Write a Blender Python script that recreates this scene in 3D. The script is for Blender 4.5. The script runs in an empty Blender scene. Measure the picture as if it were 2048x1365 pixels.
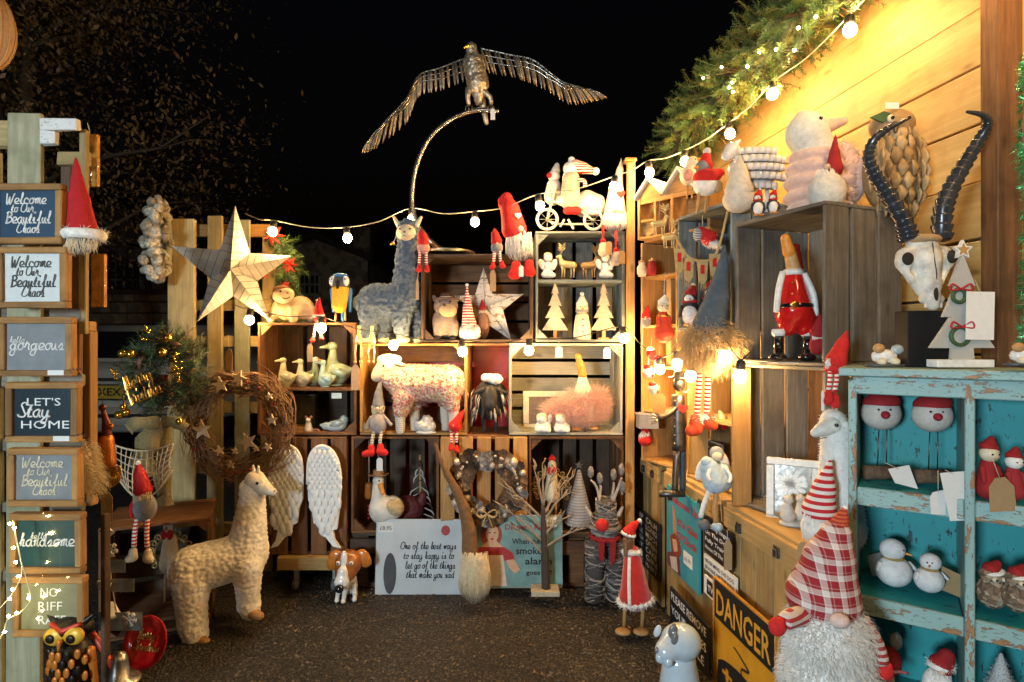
import bpy, bmesh, math, random
import numpy as np
from mathutils import Vector, Matrix
SC = bpy.context.scene
COL = SC.collection
RD = random.Random(11)
RN = np.random.RandomState(11)
pi = math.pi

# ---------------------------------------------------------------- camera, world, light, exposure
F, CX, CY, HC = 1137.8, 1024.0, 682.0, 1.10      # photo focal length in pixels, centre, eye height
cam = bpy.data.cameras.new('camera')
cam.lens = 20.0; cam.sensor_width = 36.0; cam.clip_start = 0.05; cam.clip_end = 500
camo = bpy.data.objects.new('camera', cam); COL.objects.link(camo)
camo.location = (0, 0, HC); camo.rotation_euler = (math.radians(90), 0, 0)
SC.camera = camo
W = bpy.data.worlds.new('World'); SC.world = W; W.use_nodes = True
_n = W.node_tree.nodes; _bg = _n['Background']
_sky = _n.new('ShaderNodeTexSky'); _sky.sky_type = 'NISHITA'; _sky.sun_disc = False
_sky.sun_elevation = math.radians(-4.0); _sky.sun_rotation = math.radians(200)
W.node_tree.links.new(_sky.outputs[0], _bg.inputs[0]); _bg.inputs[1].default_value = 0.05
# the cool white lamp of the stall across the way (its shadows fall to the right in the blue cabinet)
_a = bpy.data.lights.new('market_lamp', 'AREA'); _a.shape = 'DISK'; _a.size = 0.5; _a.energy = 62; _a.color = (0.72, 0.90, 1.0)
_ao = bpy.data.objects.new('market_lamp', _a); COL.objects.link(_ao)
_ao.location = (-1.5, -1.5, 1.25)
_ao.rotation_euler = (Vector((0.35, 1.8, 0.85)) - Vector(_ao.location)).to_track_quat('-Z', 'Y').to_euler()
BULB = 245.0          # radiance of the warm festoon bulbs
SC.view_settings.view_transform = 'Standard'; SC.view_settings.look = 'None'
SC.view_settings.exposure = 0.80; SC.view_settings.gamma = 1.0; SC.view_settings.use_curve_mapping = False
SC.cycles.use_denoising = True
SC.cycles.max_bounces = 6; SC.cycles.diffuse_bounces = 3; SC.cycles.glossy_bounces = 3; SC.cycles.transparent_max_bounces = 8
SC.cycles.sample_clamp_indirect = 4.0

# ---------------------------------------------------------------- materials
MATS = {}
def _nodes(key):
    m = bpy.data.materials.new(key); m.use_nodes = True
    nt = m.node_tree; b = nt.nodes['Principled BSDF']
    return m, nt, nt.nodes, nt.links, b
def _rgb(c): return (c[0], c[1], c[2], 1.0)
def _ramp(nodes, stops):
    r = nodes.new('ShaderNodeValToRGB'); e = r.color_ramp.elements
    while len(e) > 1: e.remove(e[-1])
    e[0].position = stops[0][0]; e[0].color = _rgb(stops[0][1])
    for p, c in stops[1:]:
        x = e.new(p); x.color = _rgb(c)
    return r
def _noise(nodes, links, vec, scale, detail=3, rough=0.6):
    n = nodes.new('ShaderNodeTexNoise'); n.inputs['Scale'].default_value = scale
    n.inputs['Detail'].default_value = detail; n.inputs['Roughness'].default_value = rough
    links.new(vec, n.inputs['Vector']); return n
def _bump(nodes, links, b, height, strength, dist):
    k = nodes.new('ShaderNodeBump'); k.inputs['Strength'].default_value = strength; k.inputs['Distance'].default_value = dist
    links.new(height, k.inputs['Height']); links.new(k.outputs[0], b.inputs['Normal']); return k
def dark(c, f): return (c[0]*f, c[1]*f, c[2]*f)

def plain(key, col, rough=0.55, metal=0.0, var=0.18, scale=60, bump=0.15, bscale=None, coat=0.0, sheen=0.0, spec=0.5):
    """base colour with slight mottling and a fine relief"""
    if key in MATS: return MATS[key]
    m, nt, N, K, b = _nodes(key)
    tc = N.new('ShaderNodeTexCoord')
    n = _noise(N, K, tc.outputs['Object'], scale)
    r = _ramp(N, [(0.3, dark(col, 1-var)), (0.7, tuple(min(1, x*(1+var*0.6)) for x in col))])
    K.new(n.outputs[0], r.inputs[0]); K.new(r.outputs[0], b.inputs['Base Color'])
    b.inputs['Roughness'].default_value = rough; b.inputs['Metallic'].default_value = metal
    b.inputs['Specular IOR Level'].default_value = spec
    if coat: b.inputs['Coat Weight'].default_value = coat; b.inputs['Coat Roughness'].default_value = 0.08
    if sheen: b.inputs['Sheen Weight'].default_value = sheen
    if bump:
        n2 = _noise(N, K, tc.outputs['Object'], bscale or scale*4)
        _bump(N, K, b, n2.outputs[0], bump, 0.004)
    MATS[key] = m; return m

def wood(key, c1, c2, rough=0.75, stain=None, stain_amt=0.75, grain=1.0):
    """grain runs along local X; every board gets its own tone"""
    if key in MATS: return MATS[key]
    m, nt, N, K, b = _nodes(key)
    tc = N.new('ShaderNodeTexCoord'); oi = N.new('ShaderNodeObjectInfo')
    mul = N.new('ShaderNodeMath'); mul.operation = 'MULTIPLY'; mul.inputs[1].default_value = 37.0
    K.new(oi.outputs['Random'], mul.inputs[0])
    add = N.new('ShaderNodeVectorMath'); add.operation = 'ADD'
    K.new(tc.outputs['Object'], add.inputs[0]); K.new(mul.outputs[0], add.inputs[1])
    mp = N.new('ShaderNodeMapping'); mp.inputs['Scale'].default_value = (4*grain, 55*grain, 55*grain)
    K.new(add.outputs[0], mp.inputs[0])
    n = _noise(N, K, mp.outputs[0], 1.6, 5, 0.65)
    r = _ramp(N, [(0.28, c1), (0.55, tuple((x+y)/2 for x, y in zip(c1, c2))), (0.75, c2)])
    K.new(n.outputs[0], r.inputs[0])
    blo = _noise(N, K, add.outputs[0], 9, 3)
    mx = N.new('ShaderNodeMixRGB'); mx.blend_type = 'MIX'
    mx.inputs['Color2'].default_value = _rgb(stain or dark(c1, 0.55))
    st = N.new('ShaderNodeMapRange'); st.inputs[1].default_value = 0.48; st.inputs[2].default_value = 0.75
    st.inputs[3].default_value = 0; st.inputs[4].default_value = stain_amt
    K.new(blo.outputs[0], st.inputs[0]); K.new(st.outputs[0], mx.inputs['Fac']); K.new(r.outputs[0], mx.inputs['Color1'])
    # knots
    vo = N.new('ShaderNodeTexVoronoi'); vo.inputs['Scale'].default_value = 1.0
    mp2 = N.new('ShaderNodeMapping'); mp2.inputs['Scale'].default_value = (6, 14, 14); K.new(add.outputs[0], mp2.inputs[0]); K.new(mp2.outputs[0], vo.inputs['Vector'])
    kr = N.new('ShaderNodeMapRange'); kr.inputs[1].default_value = 0.05; kr.inputs[2].default_value = 0.16; kr.inputs[3].default_value = 0.65; kr.inputs[4].default_value = 0
    K.new(vo.outputs['Distance'], kr.inputs[0])
    mk = N.new('ShaderNodeMixRGB'); mk.inputs['Color2'].default_value = _rgb(dark(c1, 0.35))
    K.new(kr.outputs[0], mk.inputs['Fac']); K.new(mx.outputs[0], mk.inputs['Color1'])
    # tone of the single board
    hs = N.new('ShaderNodeHueSaturation'); vr = N.new('ShaderNodeMapRange'); vr.inputs[3].default_value = 0.72; vr.inputs[4].default_value = 1.2
    K.new(oi.outputs['Random'], vr.inputs[0]); K.new(vr.outputs[0], hs.inputs['Value']); K.new(mk.outputs[0], hs.inputs['Color'])
    K.new(hs.outputs[0], b.inputs['Base Color'])
    b.inputs['Roughness'].default_value = rough
    _bump(N, K, b, n.outputs[0], 0.35, 0.004)
    MATS[key] = m; return m

def stripes(key, c1, c2, period, axis='Z', duty=0.5, rough=0.8, cross=None, knit=True):
    """dyed stripes in object space; cross = second axis for a tartan"""
    if key in MATS: return MATS[key]
    m, nt, N, K, b = _nodes(key)
    tc = N.new('ShaderNodeTexCoord'); sp = N.new('ShaderNodeSeparateXYZ'); K.new(tc.outputs['Object'], sp.inputs[0])
    def band(ax, per, d):
        mu = N.new('ShaderNodeMath'); mu.operation = 'DIVIDE'; mu.inputs[1].default_value = per; K.new(sp.outputs[ax], mu.inputs[0])
        fr = N.new('ShaderNodeMath'); fr.operation = 'FRACT'; K.new(mu.outputs[0], fr.inputs[0])
        lt = N.new('ShaderNodeMath'); lt.operation = 'LESS_THAN'; lt.inputs[1].default_value = d; K.new(fr.outputs[0], lt.inputs[0])
        return lt.outputs[0]
    if cross is None:
        mx = N.new('ShaderNodeMixRGB'); K.new(band(axis, period, duty), mx.inputs['Fac'])
        mx.inputs['Color1'].default_value = _rgb(c1); mx.inputs['Color2'].default_value = _rgb(c2); out = mx.outputs[0]
    else:
        a1 = band('X', period, 0.36); a2 = band('Z', period*0.9, 0.36); a3 = band('X', period*0.5, 0.12); a4 = band('Z', period*0.45, 0.12)
        ad = N.new('ShaderNodeMath'); ad.operation = 'ADD'; K.new(a1, ad.inputs[0]); K.new(a2, ad.inputs[1])
        ad2 = N.new('ShaderNodeMath'); ad2.operation = 'ADD'; K.new(a3, ad2.inputs[0]); K.new(a4, ad2.inputs[1])
        h = N.new('ShaderNodeMath'); h.operation = 'MULTIPLY_ADD'; h.inputs[1].default_value = 0.42; K.new(ad.outputs[0], h.inputs[0])
        h2 = N.new('ShaderNodeMath'); h2.operation = 'MULTIPLY'; h2.inputs[1].default_value = 0.2; K.new(ad2.outputs[0], h2.inputs[0]); K.new(h2.outputs[0], h.inputs[2])
        mx = N.new('ShaderNodeMixRGB'); K.new(h.outputs[0], mx.inputs['Fac']); mx.inputs['Color1'].default_value = _rgb(c1); mx.inputs['Color2'].default_value = _rgb(c2); out = mx.outputs[0]
    K.new(out, b.inputs['Base Color']); b.inputs['Roughness'].default_value = rough
    n2 = _noise(N, K, tc.outputs['Object'], 500); _bump(N, K, b, n2.outputs[0], 0.3, 0.003)
    MATS[key] = m; return m

def chipped(key, paint, under, amt=0.5, rough=0.55, scale=14):
    """worn paint flaking off to wood, with a dark crackle"""
    if key in MATS: return MATS[key]
    m, nt, N, K, b = _nodes(key)
    tc = N.new('ShaderNodeTexCoord'); mp = N.new('ShaderNodeMapping'); mp.inputs['Scale'].default_value = (1, 3, 3); K.new(tc.outputs['Object'], mp.inputs[0])
    oi = N.new('ShaderNodeObjectInfo'); K.new(oi.outputs['Random'], mp.inputs['Location'])
    n = _noise(N, K, mp.outputs[0], scale, 6, 0.7)
    r = _ramp(N, [(0.0, paint), (amt, paint), (amt+0.02, dark(under, 0.4)), (amt+0.05, under), (1, under)])
    K.new(n.outputs[0], r.inputs[0])
    n2 = _noise(N, K, mp.outputs[0], scale*5, 4, 0.7)
    r2 = _ramp(N, [(0.0, (0, 0, 0)), (0.60, (0, 0, 0)), (0.64, (1, 1, 1))]); K.new(n2.outputs[0], r2.inputs[0])
    mx = N.new('ShaderNodeMixRGB'); mx.inputs['Color2'].default_value = _rgb(dark(under, 0.35))
    K.new(r2.outputs[0], mx.inputs['Fac']); K.new(r.outputs[0], mx.inputs['Color1'])
    n3 = _noise(N, K, tc.outputs['Object'], 5); hs = N.new('ShaderNodeHueSaturation'); vr = N.new('ShaderNodeMapRange'); vr.inputs[3].default_value = 0.7; vr.inputs[4].default_value = 1.25
    K.new(n3.outputs[0], vr.inputs[0]); K.new(vr.outputs[0], hs.inputs['Value']); K.new(mx.outputs[0], hs.inputs['Color'])
    K.new(hs.outputs[0], b.inputs['Base Color']); b.inputs['Roughness'].default_value = rough
    _bump(N, K, b, n.outputs[0], 0.3, 0.004)
    MATS[key] = m; return m

def speckle(key, cols, scale=90, rough=0.7, bump=0.4):
    """patches of several colours (flowers, feathers, sequins)"""
    if key in MATS: return MATS[key]
    m, nt, N, K, b = _nodes(key)
    tc = N.new('ShaderNodeTexCoord'); v = N.new('ShaderNodeTexVoronoi'); v.inputs['Scale'].default_value = scale
    K.new(tc.outputs['Object'], v.inputs['Vector'])
    sp = N.new('ShaderNodeSeparateColor'); K.new(v.outputs['Color'], sp.inputs[0])
    r = _ramp(N, [(i/len(cols), c) for i, c in enumerate(cols)]); r.color_ramp.interpolation = 'CONSTANT'
    K.new(sp.outputs[0], r.inputs[0]); K.new(r.outputs[0], b.inputs['Base Color']); b.inputs['Roughness'].default_value = rough
    _bump(N, K, b, v.outputs['Distance'], bump, 0.006)
    MATS[key] = m; return m

def emit(key, col, strength):
    if key in MATS: return MATS[key]
    m, nt, N, K, b = _nodes(key)
    b.inputs['Base Color'].default_value = _rgb(col); b.inputs['Emission Color'].default_value = _rgb(col); b.inputs['Emission Strength'].default_value = strength
    MATS[key] = m; return m

def film(key, tint=(1, 1, 1), amount=0.07):
    """thin crinkled cellophane"""
    if key in MATS: return MATS[key]
    m, nt, N, K, b = _nodes(key)
    tc = N.new('ShaderNodeTexCoord'); n = _noise(N, K, tc.outputs['Object'], 7, 1, 0.4)
    g = N.new('ShaderNodeBsdfGlossy'); g.inputs['Roughness'].default_value = 0.10; g.inputs['Color'].default_value = _rgb(tint)
    t = N.new('ShaderNodeBsdfTransparent'); mix = N.new('ShaderNodeMixShader')
    k = N.new('ShaderNodeBump'); k.inputs['Strength'].default_value = 0.6; k.inputs['Distance'].default_value = 0.03
    K.new(n.outputs[0], k.inputs['Height']); K.new(k.outputs[0], g.inputs['Normal'])
    mix.inputs[0].default_value = amount; K.new(t.outputs[0], mix.inputs[1]); K.new(g.outputs[0], mix.inputs[2])
    K.new(mix.outputs[0], N['Material Output'].inputs['Surface'])
    MATS[key] = m; return m

# ---------------------------------------------------------------- geometry helpers: every one returns (verts, faces)
def G(): return ([], [])
def J(*gs):
    V, Fc = [], []
    for v, f in gs:
        o = len(V); V += [tuple(p) for p in v]; Fc += [tuple(i+o for i in q) for q in f]
    return (V, Fc)
def box(c, s, rot=None):
    hx, hy, hz = s[0]/2, s[1]/2, s[2]/2
    v = [Vector((x*hx, y*hy, z*hz)) for x in (-1, 1) for y in (-1, 1) for z in (-1, 1)]
    if rot is not None: v = [rot @ p for p in v]
    v = [p + Vector(c) for p in v]
    return (v, [(0, 1, 3, 2), (4, 6, 7, 5), (0, 4, 5, 1), (2, 3, 7, 6), (0, 2, 6, 4), (1, 5, 7, 3)])
def tube(pts, r, seg=8, flat=1.0):
    pts = [Vector(p) for p in pts]; n = len(pts)
    rs = r if isinstance(r, (list, tuple)) else [r]*n
    V, Fc = [], []; up = Vector((0, 0.3, 1)).normalized(); prev = None
    for i, p in enumerate(pts):
        t = (pts[min(i+1, n-1)] - pts[max(i-1, 0)])
        t = t.normalized() if t.length > 1e-9 else Vector((0, 0, 1))
        if prev is None:
            a = t.cross(up); a = a.normalized() if a.length > 1e-3 else t.cross(Vector((1, 0, 0))).normalized()
        else:
            a = (prev - t*prev.dot(t)); a = a.normalized() if a.length > 1e-6 else t.orthogonal().normalized()
        prev = a; b2 = t.cross(a)
        for k in range(seg):
            w = 2*pi*k/seg; V.append(p + a*(math.cos(w)*rs[i]) + b2*(math.sin(w)*rs[i]*flat))
    for i in range(n-1):
        for k in range(seg):
            Fc.append((i*seg+k, i*seg+(k+1) % seg, (i+1)*seg+(k+1) % seg, (i+1)*seg+k))
    Fc.append(tuple(range(seg))[::-1]); Fc.append(tuple((n-1)*seg+k for k in range(seg)))
    return (V, Fc)
def lathe(prof, c=(0, 0, 0), seg=20):
    V, Fc = [], []; c = Vector(c); n = len(prof)
    for r, z in prof:
        for k in range(seg):
            w = 2*pi*k/seg; V.append(c + Vector((math.cos(w)*r, math.sin(w)*r, z)))
    for i in range(n-1):
        for k in range(seg): Fc.append((i*seg+k, i*seg+(k+1) % seg, (i+1)*seg+(k+1) % seg, (i+1)*seg+k))
    Fc.append(tuple(range(seg))[::-1]); Fc.append(tuple((n-1)*seg+k for k in range(seg)))
    return (V, Fc)
def prism(poly, y0, y1):
    n = len(poly); V = [(x, y0, z) for x, z in poly] + [(x, y1, z) for x, z in poly]
    a = sum(poly[i][0]*poly[(i+1) % n][1] - poly[(i+1) % n][0]*poly[i][1] for i in range(n))
    f0, f1 = tuple(range(n)), tuple(range(2*n-1, n-1, -1))
    if a < 0: V = V; f0, f1 = f0[::-1], f1[::-1]
    S = [((i+1) % n, i, n+i, n+(i+1) % n) for i in range(n)]
    if a < 0: S = [q[::-1] for q in S]
    return (V, [f0, f1] + S)
def ball(c, r, n=2, sq=(1, 1, 1)):
    bm = bmesh.new(); bmesh.ops.create_icosphere(bm, subdivisions=n, radius=1)
    V = [(c[0]+v.co.x*r*sq[0], c[1]+v.co.y*r*sq[1], c[2]+v.co.z*r*sq[2]) for v in bm.verts]; Fc = [tuple(x.index for x in f.verts) for f in bm.faces]; bm.free()
    return (V, Fc)
def move(g, M):
    return ([M @ Vector(v) for v in g[0]], g[1])
def star_poly(c, R1, R2, n=5, a0=pi/2):
    return [(c[0]+(R1 if i % 2 == 0 else R2)*math.cos(a0+pi*i/n), c[1]+(R1 if i % 2 == 0 else R2)*math.sin(a0+pi*i/n)) for i in range(2*n)]
def catmull(pts, n=6, closed=False):
    P_ = [Vector(p) for p in pts]; out = []; m = len(P_)
    for i in range(m if closed else m-1):
        if closed: p0, p1, p2, p3 = P_[(i-1) % m], P_[i], P_[(i+1) % m], P_[(i+2) % m]
        else: p0, p1, p2, p3 = P_[max(i-1, 0)], P_[i], P_[i+1], P_[min(i+2, m-1)]
        for k in range(n):
            t = k/n; out.append(0.5*((2*p1)+(p2-p0)*t+(2*p0-5*p1+4*p2-p3)*t*t+(3*p1-p0-3*p2+p3)*t**3))
    out.append(P_[0] if closed else P_[-1]); return out

def mk(name, g, mat, parent=None, smooth=False, kind=None, loc=None, rot=None, bevel=0):
    me = bpy.data.meshes.new(name); me.from_pydata([tuple(v) for v in g[0]], [], [tuple(f) for f in g[1]])
    if bevel:
        bm = bmesh.new(); bm.from_mesh(me)
        bmesh.ops.bevel(bm, geom=list(bm.edges), offset=bevel, segments=1, affect='EDGES', clamp_overlap=True); bm.to_mesh(me); bm.free()
    me.update()
    if smooth: me.polygons.foreach_set('use_smooth', [True]*len(me.polygons))
    if mat is not None: me.materials.append(mat)
    o = bpy.data.objects.new(name, me); COL.objects.link(o); o.parent = parent
    if loc is not None: o.location = loc
    if rot is not None: o.rotation_euler = rot
    if kind: o['kind'] = kind
    return o
def empty(name, loc, yaw=0, label=None, cat=None, group=None):
    o = bpy.data.objects.new(name, None); COL.objects.link(o); o.location = loc; o.rotation_euler = (0, 0, yaw); o.empty_display_size = 0.05
    if label: o['label'] = label; o['category'] = cat
    if group: o['group'] = group
    return o

# ---------------------------------------------------------------- smooth bodies: blended round cones and ellipsoids, meshed by surface nets
def field(prims, k, X):
    D = None
    for p in prims:
        if p[0] == 'c':
            _, a, ra, b, rb = p; ba = b-a; L2 = max(float(ba @ ba), 1e-12)
            q = X-a; t = np.clip(q @ ba / L2, 0, 1); d = np.linalg.norm(q-t[..., None]*ba, axis=-1)-(ra+(rb-ra)*t)
        else:
            _, c, r, rot = p; q = X-c
            if rot:
                cs, sn = math.cos(rot), math.sin(rot); q = np.stack([q[..., 0]*cs+q[..., 2]*sn, q[..., 1], -q[..., 0]*sn+q[..., 2]*cs], -1)
            k0 = np.linalg.norm(q/r, axis=-1); k1 = np.linalg.norm(q/(r*r), axis=-1); d = np.where(k1 > 1e-9, k0*(k0-1)/np.maximum(k1, 1e-9), -min(r))
        if D is None: D = d
        else:
            h = np.clip(0.5+0.5*(D-d)/k, 0, 1); D = D*(1-h)+d*h-k*h*(1-h)
    return D
def nets(prims, k, res):
    lo = np.full(3, 1e9); hi = -lo
    for p in prims:
        if p[0] == 'c':
            for c, r in ((p[1], p[2]), (p[3], p[4])): lo = np.minimum(lo, c-r); hi = np.maximum(hi, c+r)
        else:
            r = p[2] if not p[3] else np.array([max(p[2][0], p[2][2]), p[2][1], max(p[2][0], p[2][2])]); lo = np.minimum(lo, p[1]-r); hi = np.maximum(hi, p[1]+r)
    h = (hi-lo).max()/res; lo = lo-h*2.2; n = np.ceil((hi-lo)/h+2.5).astype(int)+1
    ax = [lo[i]+h*np.arange(n[i]) for i in range(3)]
    X = np.stack(np.meshgrid(*ax, indexing='ij'), -1); V = field(prims, k, X); S = V < 0
    nc = n-1; cnt = np.zeros(nc); acc = np.zeros(tuple(nc)+(3,))
    def sl(a, o): return a[o[0]:o[0]+nc[0], o[1]:o[1]+nc[1], o[2]:o[2]+nc[2]]
    for axis in range(3):
        for u in (0, 1):
            for w in (0, 1):
                o0 = [0, 0, 0]; oth = [i for i in range(3) if i != axis]; o0[oth[0]] = u; o0[oth[1]] = w; o1 = list(o0); o1[axis] = 1
                a, b = sl(V, o0), sl(V, o1); m = (a < 0) != (b < 0)
                t = np.where(m, a/np.where(m, a-b, 1), 0); pt = np.zeros(tuple(nc)+(3,)); pt[..., oth[0]] = u; pt[..., oth[1]] = w; pt[..., axis] = t
                acc += pt*m[..., None]; cnt += m
    act = cnt > 0; idx = -np.ones(nc, int); idx[act] = np.arange(act.sum())
    I = np.argwhere(act); verts = lo+h*(I+acc[act]/cnt[act][:, None]); faces = []
    for axis in range(3):
        o = [i for i in range(3) if i != axis]; a = [slice(1, -1)]*3; b = list(a); a[axis] = slice(0, -1); b[axis] = slice(1, None)
        s0, s1 = S[tuple(a)], S[tuple(b)]; E = np.argwhere(s0 != s1)
        if not len(E): continue
        sg = s0[tuple(E.T)]; base = E.copy(); base[:, o[0]] += 1; base[:, o[1]] += 1
        def cell(du, dw):
            q = base.copy(); q[:, o[0]] -= du; q[:, o[1]] -= dw; return idx[tuple(q.T)]
        q = np.stack([cell(1, 1), cell(0, 1), cell(0, 0), cell(1, 0)], 1)
        flip = sg if axis != 1 else ~sg
        q[~flip] = q[~flip][:, ::-1]; faces.append(q)
    return verts, np.concatenate(faces)
def normals(v, f):
    nrm = np.zeros_like(v); fn = np.cross(v[f[:, 2]]-v[f[:, 0]], v[f[:, 3]]-v[f[:, 1]])
    for i in range(4): np.add.at(nrm, f[:, i], fn)
    return nrm/np.maximum(np.linalg.norm(nrm, axis=1), 1e-12)[:, None]
def worley(p, seed=3):
    c = np.floor(p); best = np.full(len(p), 9.0)
    for dx in (-1, 0, 1):
        for dy in (-1, 0, 1):
            for dz in (-1, 0, 1):
                g = c+np.array([dx, dy, dz]); hsh = np.sin(g @ np.array([[127.1, 269.5, 113.5], [311.7, 183.3, 271.9], [74.7, 246.1, 124.6]])+seed)*43758.5453
                best = np.minimum(best, np.linalg.norm(g+(hsh-np.floor(hsh))-p, axis=1))
    return best

def P(px, py, Z): return Vector(((px-CX)*Z/F, Z, HC-(py-CY)*Z/F))

class Fig:
    """a thing whose measures are taken from the photograph: pixel offsets become metres at its own distance Z"""
    def __init__(s, name, label, cat, px, py, Z, yaw=0.0, group=None, lean=0.0):
        s.px, s.py, s.Z, s.s, s.yaw = px, py, Z, Z/F, yaw
        s.o = empty(name, P(px, py, Z), yaw, label, cat, group); s.o.rotation_euler = (lean, 0, yaw)
        s.B = P(px, py, Z)
    def sc(s, px):                                  # metres per pixel at that column of a turned plane
        if not s.yaw: return s.s
        return s.depth(px)/F
    def depth(s, px):
        dx = (px-CX)/F; c, n = math.cos(s.yaw), math.sin(s.yaw)
        # (dx*Z - Bx)*n - (Z-By)*c = 0
        return (s.B.x*n - s.B.y*c)/(dx*n-c)
    def L(s, x, y, d=0.0):
        if not s.yaw: return Vector(((x-s.px)*s.s, d*s.s, (s.py-y)*s.s))
        Z = s.depth(x); X = (x-CX)/F*Z; c, n = math.cos(s.yaw), math.sin(s.yaw)
        return Vector(((X-s.B.x)*c+(Z-s.B.y)*n, d*s.s, HC-(y-CY)*Z/F-s.B.z))
    def Lp(s, pts): return [s.L(*p) for p in pts]
    def add(s, part, g, mat, parent=None, smooth=True, kind=None, bevel=0):
        return mk(part, g, mat, parent or s.o, smooth, kind, bevel=bevel)
    def sdf(s, part, prims, mat, k=6, res=36, parent=None, disp=None, kind=None):
        q = []
        for p in prims:
            if len(p) == 8: q.append(('c', np.array(s.L(*p[0:3])), p[3]*s.s, np.array(s.L(*p[4:7])), p[7]*s.s))
            elif len(p) == 4: q.append(('e', np.array(s.L(*p[0:3])), np.array([p[3]*s.s]*3), 0))
            else: q.append(('e', np.array(s.L(*p[0:3])), np.array([p[3], p[5], p[4]])*s.s, -math.radians(p[6]) if len(p) > 6 else 0))
        v, f = nets(q, k*s.s, res)
        if disp:
            cell, amp = disp[0]*s.s, disp[1]*s.s; n = normals(v, f); st = disp[2] if len(disp) > 2 else (1, 1, 1)
            w = worley(v/cell*np.array(st)); v = v+n*(amp*(0.6-np.clip(w, 0, 1))[:, None])
        o = mk(part, (v, f), mat, parent or s.o, True, kind); return o
    def tube(s, part, pts, r, mat, seg=8, n=0, parent=None, kind=None, flat=1.0):
        q = s.Lp(pts)
        if isinstance(r, (list, tuple)): rr = [x*s.s for x in r]
        else: rr = r*s.s
        if n:
            m = len(q); q = catmull(q, n)
            if isinstance(rr, list): rr = list(np.interp(np.linspace(0, m-1, len(q)), range(m), rr))
        return s.add(part, tube(q, rr, seg, flat), mat, parent, True, kind)
    def box(s, part, x0, y0, x1, y1, d0, d1, mat, parent=None, bevel=0.8):
        a, b = s.L(x0, y1), s.L(x1, y0)
        c = ((a.x+b.x)/2, (d0+d1)/2*s.s, (a.z+b.z)/2)
        o = mk(part, box((0, 0, 0), (abs(b.x-a.x), abs(d1-d0)*s.s, abs(b.z-a.z))), mat, parent or s.o, False, bevel=bevel*s.s)
        o.location = c; return o
    def plate(s, part, poly, d0, d1, mat, parent=None, smooth=False):
        q = [s.L(x, y) for x, y in poly]
        return s.add(part, prism([(p.x, p.z) for p in q], d0*s.s, d1*s.s), mat, parent, smooth)
    def ball(s, part, x, y, d, r, mat, sq=(1, 1, 1), n=2, parent=None):
        return s.add(part, ball(s.L(x, y, d), r*s.s, n, sq), mat, parent, True)
    def lathe(s, part, x, y, d, prof, mat, seg=18, parent=None):
        return s.add(part, lathe([(max(r, 0.01)*s.s, z*s.s) for r, z in prof], s.L(x, y, d), seg), mat, parent, True)
    def strands(s, part, paths, r, mat, parent=None, seg=3):
        gs = [tube(q, [r*s.s*(1-0.85*i/(len(q)-1)) for i in range(len(q))], seg) for q in paths]
        return s.add(part, J(*gs), mat, parent, True, 'stuff')
    def fur(s, part, body, n, length, r, mat, grav=0.4, jit=0.35, mask=None, parent=None, nseg=3):
        me = body.data; N = len(me.vertices); co = np.empty(N*3); me.vertices.foreach_get('co', co); co = co.reshape(-1, 3)
        no = np.empty(N*3); me.vertices.foreach_get('normal', no); no = no.reshape(-1, 3)
        ids = RN.randint(0, N, n); gs = []
        for i in ids:
            p = co[i]
            if mask and not mask(p/s.s): continue
            l = length*s.s*RN.uniform(0.6, 1.15); d = no[i]+RN.normal(0, jit, 3); d /= np.linalg.norm(d); q = [Vector(p-no[i]*l*0.08)]
            for j in range(nseg):
                d = d+np.array([0, 0, -grav])/nseg*(j+0.5); d /= np.linalg.norm(d); q.append(q[-1]+Vector(d*l/nseg))
            gs.append(tube(q, [r*s.s*(1-0.8*j/nseg) for j in range(nseg+1)], 3))
        return s.add(part, J(*gs), mat, parent, True, 'stuff')
    def beard(s, part, x, y0, y1, w0, w1, mat, n=160, depth=0.7, r=1.0, d=0, wave=2.0, parent=None, tip=0.6):
        """locks that hang from y0 to y1, w0 wide at the top and w1 at the widest, on a rounded front"""
        ps = []
        for i in range(n):
            a = RN.uniform(-1, 1); lay = RN.uniform(0, 1); yb = y0+(y1-y0)*lay*0.45; ln = (y1-yb)*RN.uniform(0.55, 1.0)
            ln *= (1-0.35*abs(a)**2); q = []; ph = RN.uniform(0, 6)
            for j in range(5):
                t = j/4; yy = yb+ln*t; tt = (yy-y0)/max(y1-y0, 1); ww = w0+(w1-w0)*math.sin(min(tt*1.7, 1.57)) if tt < 0.75 else w1*(1-(tt-0.75)*4*(1-tip)*0.9)
                ang = a*1.35; q.append(s.L(x+math.sin(ang)*ww/2+math.sin(ph+t*5)*wave, yy, d-math.cos(ang)*ww/2*depth-(1-lay)*1.5))
            ps.append(q)
        return s.strands(part, ps, r, mat, parent)
    def text(s, part, body, x0, x1, y, h, mat, d=-1.0, bold=0.0, shear=0.0, parent=None):
        """printed letters: baseline at (x0, y), fitted between the columns x0 and x1, capitals h high"""
        cu = bpy.data.curves.new(part, 'FONT'); cu.body = body; cu.size = 1.0; cu.shear = shear; cu.offset = bold; cu.extrude = 0.0; cu.resolution_u = 2
        ob = bpy.data.objects.new('tmp_text', cu); COL.objects.link(ob); bpy.context.view_layer.update()
        me = bpy.data.meshes.new_from_object(ob.evaluated_get(bpy.context.evaluated_depsgraph_get())); bpy.data.objects.remove(ob); bpy.data.curves.remove(cu)
        N = len(me.vertices); co = np.empty(N*3); me.vertices.foreach_get('co', co); co = co.reshape(-1, 3)
        a, b = s.L(x0, y), s.L(x1, y); w = co[:, 0].max()-co[:, 0].min(); sx = (b.x-a.x)/w; sz = h*s.sc(x0)/0.72
        out = np.stack([a.x+(co[:, 0]-co[:, 0].min())*sx, np.full(N, d*s.s), a.z+co[:, 1]*sz], 1)
        me.vertices.foreach_set('co', out.ravel()); me.materials.clear(); me.materials.append(mat); me.update(); me.name = part
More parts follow.
